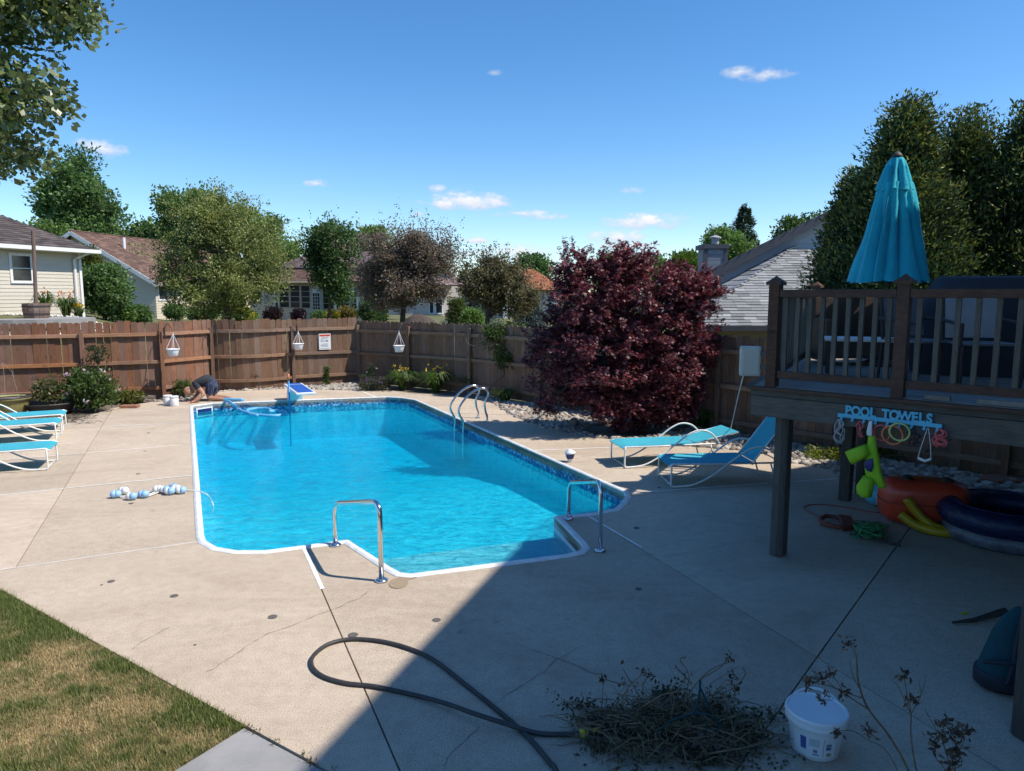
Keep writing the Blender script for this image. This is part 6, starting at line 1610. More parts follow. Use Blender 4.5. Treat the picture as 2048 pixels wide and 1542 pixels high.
def railing(a, b, n, grey='deck_grey_v'):
    a, b = Vector(a), Vector(b); d = (b - a).normalized(); nn = Vector((d.y, -d.x))
    part('top_rail', MB().bar((a.x, a.y, 2.70), (b.x, b.y, 2.70), .09, .075), MAT['deck_brown'], deck, bevel=.006)
    part('bottom_rail', MB().bar((a.x, a.y, 1.90), (b.x, b.y, 1.90), .06, .075), MAT['deck_brown'], deck, bevel=.006)
    for k in range(n):
        p = a + (b - a) * ((k + .5) / n); part('baluster', MB().box((p.x, p.y, 2.30), (.042, .036, .74), math.atan2(d.y, d.x)), MAT[grey], deck, bevel=.003)
off_ = fn * -.03
railing(dk(sP1 + .055, 0) + off_, dk(sP2 - .055, 0) + off_, 9)
railing(dk(sP2 + .055, 0) + off_, dk(sP3 - .055, 0) + off_, 10)
railing(lp_[0] + ldr * .07 + off_ , lp_[1] - ldr * .06, 22)

# pool towel rack
t = thing('towel_rack', 'turquoise towel rack on the deck rim reading POOL TOWELS', 'rack', DP(1780, 845, .04))
q0, q1 = DP(1676, 829.5, .045), DP(1884.5, 852.5, .045); zm = (q0.z + q1.z) / 2; q0.z = q1.z = zm
rb_ = q0.to_2d(); rl = (q1.to_2d() - rb_).length
part('bar', MB().bar(q0, q1, .018, .036), MAT['sign_teal'], t, bevel=.003)
def text_mesh(txt, size, ext):
    cu = bpy.data.curves.new('txt', 'FONT'); cu.body = txt; cu.size = size; cu.extrude = ext; cu.offset = size * .042; cu.align_x = 'CENTER'
    ob = bpy.data.objects.new('txt', cu); COL.objects.link(ob); bpy.context.view_layer.update()
    me = bpy.data.meshes.new_from_object(ob.evaluated_get(bpy.context.evaluated_depsgraph_get())); bpy.data.objects.remove(ob); bpy.data.curves.remove(cu); return me
chars = 'POOL TOWELS'; wds = dict(P=.78, O=1.0, L=.72, T=.82, W=1.25, E=.74, S=.78); wds[' '] = .62; tot_ = sum(wds[c] for c in chars); u = .06; span_ = rl - .13
base = Vector(t.location)
for chx in chars:
    wd = wds[chx] / tot_ * span_
    if chx != ' ':
        p = rb_ + fd * (u + wd / 2); me = text_mesh(chx, .118, .008); me.materials.append(MAT['sign_teal']); me.name = 'letter'
        child_at('letter', me, t, (p.x - base.x, p.y - base.y, zm + .014 - base.z), (R(90), 0, math.atan2(fd.y, fd.x)), (.86, 1, 1))
    u += wd
hooks = []
for k in range(9):
    p = rb_ + fd * (.035 + (rl - .07) * k / 8); part('hook', MB().box((p.x + fn.x * .004, p.y + fn.y * .004, zm - .032), (.02, .014, .036), math.atan2(fd.y, fd.x)).bar((p.x, p.y, zm - .045), (p.x + fn.x * .03, p.y + fn.y * .03, zm - .04), .018, .01), MAT['sign_teal'], t); hooks.append(p + fn * .025)
# things hanging from it
OFF = .085
t = thing('swim_vest', 'lime green child swim vest hanging from the towel rack', 'swim vest', DP(1745, 990, OFF))
def slab_px(pts, thick, off, inset=.25):
    """puffed panel through picture points on the rack plane: front and back faces pulled in at the rim"""
    rim = [DP(x, y, off) for x, y in pts]; c = sum(rim, Vector()) / len(rim); n = len(rim); n3 = Vector((fn.x, fn.y, 0)); vs = []
    for dep, k in ((-.5, .55), (-.42, .82), (-.2, .97), (0, 1), (.2, .97), (.42, .82), (.5, .55)):
        vs += [c + (p - c) * k + n3 * (dep * thick) for p in rim]
    fs = [tuple(range(n - 1, -1, -1)), tuple(6 * n + i for i in range(n))] + [(k * n + i, k * n + (i + 1) % n, (k + 1) * n + (i + 1) % n, (k + 1) * n + i) for k in range(6) for i in range(n)]
    return MB().add(vs, fs)
part('body', slab_px([(1737, 872), (1750, 872), (1756, 905), (1763, 945), (1772, 975), (1760, 978), (1745, 962), (1733, 955), (1728, 930), (1733, 905)], .07, OFF), MAT['lime'], t, True)
part('arm_float', slab_px([(1691, 903), (1712, 894), (1732, 888), (1742, 908), (1728, 918), (1706, 929), (1700, 922)], .14, OFF + .03), MAT['lime'], t, True)
part('arm_float', slab_px([(1728, 950), (1748, 958), (1746, 975), (1742, 995), (1726, 995), (1715, 985), (1714, 970)], .15, OFF + .03), MAT['lime'], t, True)
part('patch', slab_px([(1728, 922), (1745, 916), (1747, 932), (1743, 944), (1735, 942), (1728, 934)], .02, OFF + .045), MAT['navy'], t, True)
part('buckle', slab_px([(1738, 842), (1745, 842), (1744, 872), (1734, 871), (1733, 864)], .02, OFF), MAT['white_plastic'], t)
def ringt(label, px, py, r_px, mat, off, tw):
    c = DP(px, py, off); r_ = r_px / FPX * c.y * 1.02; e1 = Vector((fd.x, fd.y, 0)); e2 = Vector((fn.x * .15, fn.y * .15, .98)).normalized(); e1 = (e1 + Vector((fn.x, fn.y, 0)) * tw).normalized()
    solo('dive_ring', MB().tube([c + e1 * (r_ * math.cos(k * .19635)) + e2 * (r_ * math.sin(k * .19635)) for k in range(32)], .009, 8, closed=True), MAT[mat], label, 'dive ring', 'dive rings on the towel rack', smooth=True)
ringt('pink dive ring hanging from the towel rack', 1763.5, 866, 16, 'pink', .055, .1); ringt('orange dive ring hanging from the towel rack', 1785, 870, 19, 'orange', .075, .0); ringt('yellow green dive ring hanging from the towel rack', 1799, 864, 18, 'yellowgreen', .095, -.1)
def tangle(name, label, cat, box, off, n, mat, seed, r=.006):
    rng = np.random.default_rng(seed); mb = MB()
    for k in range(n):
        ps = [DP(rng.uniform(box[0], box[2]), box[1] + (box[3] - box[1]) * j / 4 + rng.uniform(-3, 3), off + rng.uniform(-.02, .02)) for j in range(5)]
        ps[0] = DP((box[0] + box[2]) / 2, box[1], off); mb.tube(spline(ps, 4), r, 5)
    return solo(name, mb, MAT[mat], label, cat, smooth=True)
tangle('swim_goggles', 'pink swim goggles hanging at the right end of the towel rack', 'goggles', (1866, 858, 1894, 892), .06, 5, 'pink', 1, .008)
tangle('swim_goggles', 'pink goggle strap left of the lime vest', 'goggles', (1711, 842, 1730, 874), .06, 3, 'pink', 2)
tangle('swim_goggles', 'dark grey goggles and straps at the left end of the towel rack', 'goggles', (1664, 838, 1690, 886), .06, 7, 'grey_panel', 3, .005)
tangle('strap', 'black strap hanging from the right half of the towel rack', 'strap', (1812, 856, 1845, 888), .06, 3, 'black_cloth', 4)
mb = MB(); mb.tube([DP(1855, 856, .06), DP(1840, 900, .07), DP(1836, 915, .07)], .003, 4); mb.tube([DP(1857, 856, .06), DP(1861, 890, .07), DP(1862, 920, .07)], .003, 4); mb.tube([DP(1836, 916, .07), DP(1850, 922, .08), DP(1862, 918, .07)], .012, 6)
solo('clip_cord', mb, MAT['white'], 'thin white cord with a dark clip hanging from the towel rack', 'cord')
# beige control box and its cable on the deck corner
c = P(1500, 722, 7.35); t = thing('control_box', 'beige cabinet fixed to the left corner of the deck railing', 'box', c)
rzd = math.atan2(fd.y, fd.x) + .55
part('body', MB().box(c, (.20, .11, .30), rzd), MAT['box_beige'], t, bevel=.012)
nn_ = Vector((math.sin(rzd), -math.cos(rzd), 0)); part('door', MB().box(c + nn_ * .058, (.165, .012, .26), rzd), MAT['box_beige'], t, bevel=.006)
pb = dk(sP1, 0); part('bracket', MB().bar(c + Vector((0, 0, -.05)) - nn_ * .03, (pb.x, pb.y, c.z - .05), .03, .05).bar(c + Vector((0, 0, .08)) - nn_ * .03, (pb.x, pb.y, c.z + .08), .03, .05), MAT['deck_grey_v'], t)
solo('cable', MB().tube(spline([c + Vector((-.06, 0, -.14)), P(1477, 790, 7.6), P(1468, 830, 8.6), G(1459, 866)], 6), .006, 6), MAT['white'], 'thin pale cable running from the beige cabinet down to the stones', 'cable')

# ------------------------------------------------------------------ things on the deck
# closed umbrella
uY = 9.3; ut, ub = P(1786, 308, uY), P(1778, 566, uY); t = thing('patio_umbrella', 'closed turquoise patio umbrella standing on the raised deck', 'umbrella', (ub.x, ub.y, ZD))
def pleated(z0, z1, r0, r1, n=9, hem=.05, seed=0, name='canopy', bulge=.0):
    rng = random.Random(seed); mb = MB(); nu, nv = 96, 16; vs = []; ph = [rng.uniform(-.1, .1) for _ in range(n)]; am = [rng.uniform(.75, 1.2) for _ in range(n)]
    for i in range(nv + 1):
        f = i / nv; z = z0 + (z1 - z0) * f; r = r0 + (r1 - r0) * (f ** (1 - bulge))
        for k in range(nu):
            a = 2 * math.pi * k / nu; s = a / (2 * math.pi) * n; j = int(s) % n; fr = s - int(s)
            cr_ = abs(math.sin(math.pi * fr)); w = 1 - .50 * am[j] * cr_ ** .7 * min(1, f * 2 + .15) + .05 * math.sin(a * 3 + f * 2 + seed) + .05 * mnoise.noise((math.cos(a) * 4, math.sin(a) * 4, f * 3 + seed))
            zz = z + (hem * cr_ * f ** 8 if i == nv else 0) + .012 * math.sin(a * 5) * f
            a2 = a + .22 * math.sin(s * 2 * math.pi) * f + ph[j] * f
            vs.append((ub.x + r * w * math.cos(a2), ub.y + r * w * math.sin(a2), zz))
    return mb.add(vs, [(i * nu + k, (i + 1) * nu + k, (i + 1) * nu + (k + 1) % nu, i * nu + (k + 1) % nu) for i in range(nv) for k in range(nu)])
hx1 = 78 / FPX * uY
zv = P(0, 383, uY).z
part('canopy', pleated(zv + .10, ub.z - .0, .19, hx1 * 1.06, n=13, seed=3, bulge=.04), MAT['teal_fabric'], t, True)
part('top_vent', pleated(ut.z - .03, zv, .045, 39 / FPX * uY, seed=5, hem=.04, bulge=.35), MAT['teal_fabric'], t, True)
part('finial', MB().lathe([(.06, -.05), (.07, -.03), (.05, .0), (.02, .03)], (ub.x, ub.y, ut.z), 14), MAT['iron'], t, True)
part('pole', MB().tube([(ub.x, ub.y, ZD + .04), (ub.x, ub.y, ut.z)], .024, 12), MAT['iron'], t, True)
part('base', MB().lathe([(.25, 0), (.25, .04), (.20, .07), (.05, .09), (.035, .28)], (ub.x, ub.y, ZD), 24), MAT['iron'], t, True)
# covered grill
gc = P(1975, 640, 8.3); t = thing('covered_grill', 'gas grill under a dark fitted cover at the right edge of the deck', 'grill', (gc.x, gc.y, ZD)); mb = MB()
gw, gd = .74, .34; prof = [(1.0, 1.0, 0), (1.02, 1.02, .3), (1.03, 1.02, .72), (1.0, 1.0, .82), (.80, .9, .98), (.74, .82, 1.08), (.68, .62, 1.11)]; vs = []; rg = math.atan2(fd.y, fd.x) * .5; nu = 40
for a_, b_, z in prof:
    for k in range(nu):
        an = 2 * math.pi * k / nu; sgnp = lambda v: math.copysign(abs(v) ** .35, v); x = gw * a_ * sgnp(math.cos(an)); y = gd * b_ * sgnp(math.sin(an)); w = 1 + .018 * mnoise.noise((x * 6, y * 6, z * 4)); v = Matrix.Rotation(rg, 2) @ Vector((x * w, y * w)); vs.append((gc.x + v.x, gc.y + v.y, ZD + z + .004))
m_ = len(prof); mb.add(vs, [(i * nu + k, i * nu + (k + 1) % nu, (i + 1) * nu + (k + 1) % nu, (i + 1) * nu + k) for i in range(m_ - 1) for k in range(nu)] + [tuple((m_ - 1) * nu + k for k in range(nu))])
part('cover', mb, MAT['black_cloth'], t, True); part('grill_body', MB().box((gc.x, gc.y, ZD + .45), (1.1, .45, .82), rg), MAT['iron'], t)
lg = P(1912, 628, 8.0); part('logo_patch', MB().box((lg.x, lg.y - .02, lg.z), (.075, .01, .05), rg), MAT['lime'], t)
# low table with white top
c = P(1725, 699, 8.0); t = thing('low_table', 'low white topped table on the deck below the umbrella', 'table', (c.x, c.y, ZD)); zt_ = ZD + .42
part('table_top', MB().box((c.x, c.y, zt_), (.78, .5, .03), rg), MAT['white'], t, bevel=.006)
for sx in (-1, 1):
    for sy in (-1, 1): v = Matrix.Rotation(rg, 2) @ Vector((sx * .34, sy * .2)); part('leg', MB().box((c.x + v.x, c.y + v.y, (ZD + zt_) / 2), (.045, .045, zt_ - ZD - .03), rg), MAT['iron'], t)
# wicker loveseat seen from behind
c = P(1712, 640, 9.55); t = thing('wicker_loveseat', 'brown wicker loveseat on the deck behind the white table', 'sofa', (c.x, c.y, ZD))
part('backrest', MB().box((c.x, c.y + .32, ZD + .58), (.86, .10, .62), rg * .3), MAT['wicker'], t, bevel=.03); part('seat', MB().box((c.x, c.y, ZD + .22), (.84, .6, .26), rg * .3), MAT['wicker'], t, bevel=.03)
for s in (-1, 1): part('armrest', MB().box((c.x + s * .45, c.y, ZD + .32), (.09, .66, .56), rg * .3), MAT['wicker'], t, bevel=.03)
# sling chairs
def deck_chair(label, px, Y, rz):
    c = P(px, 650, Y); t = thing('patio_chair', label, 'chair', (c.x, c.y, ZD), rz, 'grey sling chairs on the deck')
    part('seat', MB().box((0, 0, .43), (.50, .48, .02)), MAT['dark_sling'], t, local=True)
    part('backrest', MB().box((0, .24, .68), (.50, .02, .42), M=Matrix.Rotation(-.18, 4, 'X')), MAT['grey_panel'] if px > 1900 else MAT['dark_sling'], t, local=True)
    for s in (-1, 1):
        part('leg', MB().tube([(s * .27, -.24, 0), (s * .27, -.24, .43)], .016, 8), MAT['iron'], t, local=True)
        part('leg', MB().tube([(s * .27, .26, 0), (s * .27, .22, .43), (s * .27, .28, .90)], .016, 8), MAT['iron'], t, local=True)
        part('armrest', MB().tube([(s * .29, -.24, .42), (s * .29, -.25, .62), (s * .29, .27, .66)], .018, 8), MAT['iron'], t, local=True)
    part('cross_bar', MB().tube([(-.27, .28, .90), (.27, .28, .90)], .016, 8).tube([(-.27, .2, .43), (.27, .2, .43)], .014, 8), MAT['iron'], t, local=True)
deck_chair('grey sling patio chair left of the covered grill', 1842, 7.6, .3)
deck_chair('grey sling patio chair in front of the covered grill', 1965, 7.2, -.15)
# clutter on a side shelf: a small radio and a white carton
c = P(1842, 632, 8.6); t = thing('side_table', 'dark side table with odds and ends behind the middle railing post', 'table', (c.x, c.y, ZD)); zt_ = c.z
part('table_top', MB().box((c.x, c.y, zt_ - .01), (.55, .35, .025), rg), MAT['trim_white'], t)
for sx in (-1, 1):
    for sy in (-1, 1): v = Matrix.Rotation(rg, 2) @ Vector((sx * .24, sy * .14)); part('leg', MB().box((c.x + v.x, c.y + v.y, (ZD + zt_) / 2 - .01), (.03, .03, zt_ - ZD - .03), rg), MAT['iron'], t)
solo('carton', MB().box((c.x + .14, c.y - .03, zt_ + .075), (.12, .10, .15), rg), MAT['white'], 'small white carton on the dark side table', 'carton', bevel=.004)
solo('radio', MB().box((c.x - .10, c.y - .02, zt_ + .095), (.20, .12, .19), rg), MAT['hose'], 'small black radio on the dark side table', 'radio', bevel=.012)
mb = MB(); a = dk(sP2 + .12, .0); 
for s0, s1 in ((sP2 + .22, sP2 + .42), (sP2 + .62, sP2 + 1.0)):
    p, q = dk(s0, .06), dk(s1, .06); solo('wood_scrap', MB().bar((p.x, p.y, ZD + .022), (q.x, q.y, ZD + .022), .05, .04), MAT['deck_plank'], 'short pale board lying at the deck edge, ' + ('nearest the middle railing post' if s0 < sP2 + .5 else 'the longer one to the right'), 'board')

# ------------------------------------------------------------------ under and beside the deck
fc = G(1842, 1045); t = thing('pool_float', 'big red inflatable pool float with yellow tubes under the deck', 'pool float', (fc.x, fc.y, 0)); mb = MB(); nu, nv = 40, 20; vs = []
e1 = Vector((.97, -.25, 0)); e2 = Vector((.25, .97, 0))
def sp(v, e): return math.copysign(abs(v) ** e, v)
for i in range(nv + 1):
    ph = -math.pi / 2 + math.pi * i / nv
    for k in range(nu):
        th = 2 * math.pi * k / nu; x = .47 * sp(math.cos(ph), .45) * sp(math.cos(th), .55); y = .27 * sp(math.cos(ph), .6) * sp(math.sin(th), .7); z = .27 * sp(math.sin(ph), .55)
        w = 1 + .03 * mnoise.noise((x * 4, y * 4, z * 4)); p = fc + (e1 * x + e2 * y) * w + Vector((0, 0, .275 + z * w)); vs.append(p)
mb.add(vs, [(i * nu + k, i * nu + (k + 1) % nu, (i + 1) * nu + (k + 1) % nu, (i + 1) * nu + k) for i in range(nv) for k in range(nu)]); part('body', mb, MAT['red_vinyl'], t, True)
def onf(x, z, y=-.30): return fc + e1 * x + e2 * y + Vector((0, 0, z))
part('tube', MB().tube(spline([onf(-.25, .36), onf(-.15, .22, -.34), onf(-.02, .1, -.40), onf(.12, .06, -.45)], 5), .052, 12), MAT['yellow_vinyl'], t, True)
part('tube', MB().tube(spline([onf(-.30, .17), onf(-.16, .08, -.40), onf(.02, .055, -.50), onf(.22, .055, -.5), onf(.40, .06, -.42)], 5), .052, 12), MAT['yellow_vinyl'], t, True)
part('seam', MB().tube([fc + e1 * (.475 * sp(math.cos(k * .1571), .55)) + e2 * (.275 * sp(math.sin(k * .1571), .7)) + Vector((0, 0, .275)) for k in range(40)], .006, 5, closed=True), MAT['rust'], t, True)
for x in (-.20, .22): part('valve', MB().lathe([(.075, .53), (.075, .555), (.045, .56), (.04, .575)], fc + e1 * x + e2 * -.05, 20), MAT['hose'], t, True)
c = G(1752, 1010); t = thing('beach_ball', 'pale blue and white beach ball behind the red float', 'ball', c)
for k in range(6):
    mb = MB(); vs = []; n = 8
    for i in range(n + 1):
        for j in range(5):
            a = (k + j / 4) * math.pi / 3; ph = math.pi * i / n; vs.append(c + Vector((.15 * math.sin(ph) * math.cos(a), .15 * math.sin(ph) * math.sin(a), .15 - .15 * math.cos(ph))))
    part('panel', mb.add(vs, [(i * 5 + j, (i + 1) * 5 + j, (i + 1) * 5 + j + 1, i * 5 + j + 1)[::-1] for i in range(n) for j in range(4)]), MAT['sign_teal' if k % 2 else 'white'], t, True)
bc = G(2010, 1078); t = thing('inflatable_pool', 'round navy blue inflatable ring pool with debris inside at the right edge', 'inflatable pool', (bc.x, bc.y, 0))
def torus(c, R_, r, n=56, m=14, wr=.0, sy=1.0):
    mb = MB(); vs = []
    for i in range(n):
        a = 2 * math.pi * i / n
        for j in range(m):
            b = 2 * math.pi * j / m; w = 1 + wr * mnoise.noise((a * 14, math.cos(b) * 1.5, math.sin(b) * 1.5)); rr = R_ + r * w * math.cos(b); vs.append((c.x + rr * math.cos(a), c.y + rr * math.sin(a) * sy, c.z + r * w * math.sin(b)))
    return mb.add(vs, [(i * m + j, ((i + 1) % n) * m + j, ((i + 1) % n) * m + (j + 1) % m, i * m + (j + 1) % m) for i in range(n) for j in range(m)])
part('lower_ring', torus(bc + Vector((0, 0, .10)), .53, .10, wr=.12), MAT['cloudy_vinyl'], t, True); part('upper_ring', torus(bc + Vector((0, 0, .28)), .54, .135, wr=.10), MAT['blue_vinyl'], t, True)
part('floor', MB().lathe([(.5, .02), (.1, .03)], bc, 30), MAT['blue_vinyl'], t)
rng = np.random.default_rng(12); q = rng.normal(size=(500, 2)) * .2; q = q[np.hypot(q[:, 0], q[:, 1]) < .42]; V = leaf_quads(np.stack([bc.x + q[:, 0], bc.y + q[:, 1], .05 + rng.uniform(0, .16, len(q))], 1), .06, .5, 0, None, 0, rng) - np.array((bc.x, bc.y, 0))
part('debris', None, None, t, mesh=fast_mesh('debris', V, 4, MAT['dead'], palette(len(q), [(.06, .05, .03), (.10, .09, .05), (.04, .05, .03)], .3, rng)), kind='stuff')
def torus_patch(c, R_, r, a0, a1, b0, b1, eps, n=10, m=5):
    vs = []
    for i in range(n + 1):
        a = a0 + (a1 - a0) * i / n
        for j in range(m + 1): b = b0 + (b1 - b0) * j / m; rr = R_ + (r + eps) * math.cos(b); vs.append((c.x + rr * math.cos(a), c.y + rr * math.sin(a), c.z + (r + eps) * math.sin(b)))
    return MB().add(vs, [(i * (m + 1) + j, (i + 1) * (m + 1) + j, (i + 1) * (m + 1) + j + 1, i * (m + 1) + j + 1) for i in range(n) for j in range(m)])
part('label_patch', torus_patch(bc + Vector((0, 0, .28)), .54, .135, -1.62, -1.36, .35, .75, .012), MAT['clear_ish'], t, True)
for b_ in (.05, 1.5): part('seam', MB().tube([(bc.x + (.54 + .139 * math.cos(b_)) * math.cos(k * .1257), bc.y + (.54 + .139 * math.cos(b_)) * math.sin(k * .1257), .28 + .139 * math.sin(b_)) for k in range(50)], .006, 5, closed=True), MAT['navy'], t, True)
# reel with green cord
c = G(1672, 1052); t = thing('cord_reel', 'red cord reel with a tangle of green cord lying under the deck', 'cord reel', c)
def flatp(px, z): return G(*px, z)
part('handle', MB().tube([flatp(p, .05) for p in [(1640, 1038), (1652, 1032), (1672, 1034), (1690, 1040), (1692, 1052), (1678, 1055), (1658, 1050), (1644, 1046)]], .026, 8, closed=True), MAT['rust'], t, True)
part('plate', MB().prism(orient([g2(*p) for p in [(1676, 1040), (1702, 1043), (1708, 1062), (1684, 1064)]]), .01, .075), MAT['rust'], t, bevel=.01)
rng = np.random.default_rng(5); mb = MB()
for k in range(16):
    ps = [G(1704 + rng.uniform(0, 62 + 14 * (k % 2)), 1052 + rng.uniform(-12, 18) + (i * 2), .02 + rng.uniform(0, .09)) for i in range(6)]; mb.tube(spline(ps, 5), .006, 5)
part('cord', mb, MAT['green_cord'], t, True)
solo('stick', MB().tube([G(1700, 1068, .02), G(1800, 1090, .02)], .016, 7), MAT['deck_dark'], 'dark stick lying in front of the green cord', 'stick')
solo('orange_cord', MB().tube(spline([G(x, y, .007) for x, y in [(1642, 1036), (1622, 1026), (1608, 1016), (1618, 1010), (1650, 1009), (1700, 1016), (1745, 1024), (1790, 1026)]], 6), .007, 6), MAT['orange_cord'], 'thin orange cord curving over the concrete behind the deck post', 'cord')
# loose sticks and a flat slab in the stone bed
for k, (pa, pb) in enumerate((((1600, 885), (1760, 905)), ((1745, 893), (1910, 930)), ((1748, 905), (1880, 925)), ((1680, 915), (1850, 918)), ((1840, 912), (1895, 880)))):
    a, b = G(*pa, .05), G(*pb, .05); 
    if k == 4: b = P(1905, 878, 9.2)
    solo('cut_branch', MB().tube(spline([a, a.lerp(b, .4) + Vector((.05, .06, .03)), b], 6), [.018 - .012 * i / 12 for i in range(13)], 6), MAT['bark'], ['long branch on the stones just right of the near deck post', 'longest pale branch on the sunlit stones behind the vest', 'thin branch below the longest pale branch', 'short level branch behind the second deck post', 'leaning stick under the right end of the rack'][k], 'branch', 'cut branches on the stone bed')
c = G(2010, 962); solo('flat_stone', MB().prism(orient([Vector((c.x + .38 * math.cos(a) * (1 + .15 * math.sin(2 * a)), c.y + .22 * math.sin(a))) for a in [i * .7 for i in range(9)]]), -.01, .06), MAT['brick'], 'flat reddish stepping stone on the stone bed at the right edge', 'stone', bevel=.01)
c = G(1148, 853); rk_ = MB().ball(c + Vector((0, 0, .08)), .11, 14, 9, (1, .8, .95)); rk_.v = [tuple(Vector(v) * 1 + Vector((1, 1, 1)) * .012 * mnoise.noise(Vector(v) * 9)) for v in rk_.v]; solo('fieldstone', rk_, MAT['flag'], 'single round fieldstone at the foot of the maple', 'stone', smooth=True)
# porch corner post at the right edge of the frame, with the landing it carries
c = G(2036, 1474); t = thing('porch', 'dark wooden porch post at the lower right edge with its landing', 'porch', (c.x, c.y, 0)); c = c + Vector((.05, 0, 0))
part('post', MB().box((c.x, c.y, 1.15), (.12, .12, 2.3), .3), MAT['deck_dark'], t, bevel=.008)
part('foot_block', MB().box((c.x + .08, c.y - .05, .10), (.26, .22, .20), .3), MAT['deck_dark'], t, bevel=.01)
part('beam', MB().bar((c.x - .06, c.y, 2.38), (c.x + 2.1, c.y - 1.2, 2.38), .09, .19), MAT['deck_dark'], t)
rfp = MB().box((c.x + 2.3, c.y - 3.0, 4.85), (4.0, 6.0, .18), .0); part('overhead_blocker', rfp, MAT['deck_dark'], t)  # unseen roof added to cut sky light and darken the near corner
for k, (x_, y_) in enumerate(((.45, -.15), (.45, -5.8))): part('blocker_post', MB().box((c.x + x_, c.y + y_, 3.62), (.11, .11, 2.3)), MAT['deck_dark'], t)  # posts under the added overhead slab
for k in range(9): part('plank', MB().bar((c.x + .05 - .02 * k, c.y - .1 - k * .145, 2.49), (c.x + 2.4, c.y - 1.35 - k * .145, 2.49), .135, .03), MAT['deck_plank'], t)
# teal and black bag leaning on the post
bg = G(2002, 1372); t = thing('swim_bag', 'teal and black bag slumped against the porch post', 'bag', (bg.x, bg.y, 0)); mb = MB(); nu = 28; vs = []; prof = [(.16, .12, 0), (.20, .15, .03), (.205, .15, .12), (.19, .13, .24), (.165, .11, .36), (.12, .07, .48), (.05, .03, .55)]
for i, (rx, ry, z) in enumerate(prof):
    for k in range(nu):
        a = 2 * math.pi * k / nu; w = 1 + .09 * mnoise.noise((math.cos(a) * 1.6, math.sin(a) * 1.6, z * 5)); vs.append((bg.x + .03 + rx * w * math.cos(a) + z * .16, bg.y + ry * w * math.sin(a) + z * .05, z + .004))
mb.add(vs, [(i * nu + k, i * nu + (k + 1) % nu, (i + 1) * nu + (k + 1) % nu, (i + 1) * nu + k) for i in range(len(prof) - 1) for k in range(nu)] + [tuple(range(nu - 1, -1, -1)), tuple((len(prof) - 1) * nu + k for k in range(nu))]); part('body', mb, MAT['teal_bag'], t, True)
part('base_panel', MB().lathe([(.175, .0), (.213, .03), (.216, .10), (.210, .125)], (bg.x + .035, bg.y, .004), 28, sy=.76), MAT['black_cloth'], t, True)
for x in (-.08, .07): part('strap', MB().tube(spline([(bg.x + x, bg.y - .165, .10), (bg.x + x + .04, bg.y - .155, .24), (bg.x + x + .07, bg.y - .125, .38), (bg.x + x * .5 + .10, bg.y - .06, .53)], 5), .014, 6), MAT['black_cloth'], t, True)
part('strap', MB().tube(spline([(bg.x - .19, bg.y - .08, .22), (bg.x - .06, bg.y - .175, .26), (bg.x + .10, bg.y - .165, .27), (bg.x + .22, bg.y - .08, .26)], 5), .013, 6), MAT['black_cloth'], t, True)
solo('tool', MB().tube([G(1905, 1245, .02), G(1950, 1240, .03), G(2010, 1222, .05)], [.01, .02, .03], 8), MAT['hose'], 'black handled tool lying beside the teal bag', 'tool')
c = G(1930, 1234); solo('yellow_clip', MB().tube([c + Vector((-.03, 0, .03)), c + Vector((.03, .01, .035))], .01, 8), MAT['yellow'], 'small yellow clip lying on the black handled tool', 'clip')

# ------------------------------------------------------------------ foreground clutter
bkc = G(1629, 1497); t = thing('plastic_bucket', 'white plastic bucket with a lid and a printed label in the foreground', 'bucket', bkc)
part('body', MB().lathe([(.128, 0), (.135, .008), (.158, .19), (.160, .20)], bkc, 40), MAT['white_plastic'], t, True)
part('collar', MB().lathe([(.160, .185), (.172, .19), (.172, .225), (.165, .228)], bkc, 40), MAT['white_plastic'], t, True)
part('lid', MB().lathe([(.168, .226), (.178, .232), (.178, .25), (.172, .262), (.160, .262), (.158, .258), (.02, .258)], bkc, 40), MAT['white_plastic'], t, False)
hnd = [bkc + Vector((.176 * math.cos(a) * 1.02, .178 * math.sin(a), .215 + .02 * math.sin(a))) for a in [i * math.pi / 16 - .35 for i in range(17)]]
hnd = [bkc + Vector((math.cos(.35) * .18 * math.cos(u) + .05 * math.sin(u), .02 + .185 * math.sin(u), .205 + .062 * math.sin(u))) for u in [math.pi * i / 16 for i in range(17)]]
part('handle', MB().tube(hnd, .009, 8), MAT['white_plastic'], t, True)
def label_patch(a0, a1, z0, z1, mat, eps=.0025, name='printed_panel'):
    n = 10; vs = []
    for i in range(n + 1):
        a = a0 + (a1 - a0) * i / n
        for z in (z0, z1):
            r_ = .135 + (.158 - .135) * (z - .008) / .182 + eps; vs.append((bkc.x + r_ * math.cos(a), bkc.y + r_ * math.sin(a), bkc.z + z))
    part(name, MB().add(vs, [(2 * i, 2 * i + 2, 2 * i + 3, 2 * i + 1) for i in range(n)]), MAT[mat], t)
D_ = math.radians
label_patch(D_(198), D_(292), .03, .165, 'paper', .0015, 'label')
label_patch(D_(215), D_(228), .07, .15, 'ink_blue', .003); label_patch(D_(234), D_(256), .10, .15, 'clear_ish', .003); label_patch(D_(243), D_(252), .062, .082, 'ink', .003); label_patch(D_(242), D_(256), .046, .053, 'ink_blue', .003)
label_patch(D_(270), D_(282), .085, .105, 'ink_blue', .003); label_patch(D_(270), D_(282), .108, .125, 'ink', .003); label_patch(D_(272), D_(283), .045, .065, 'pot_olive', .003); label_patch(D_(264), D_(265), .04, .155, 'ink', .003)

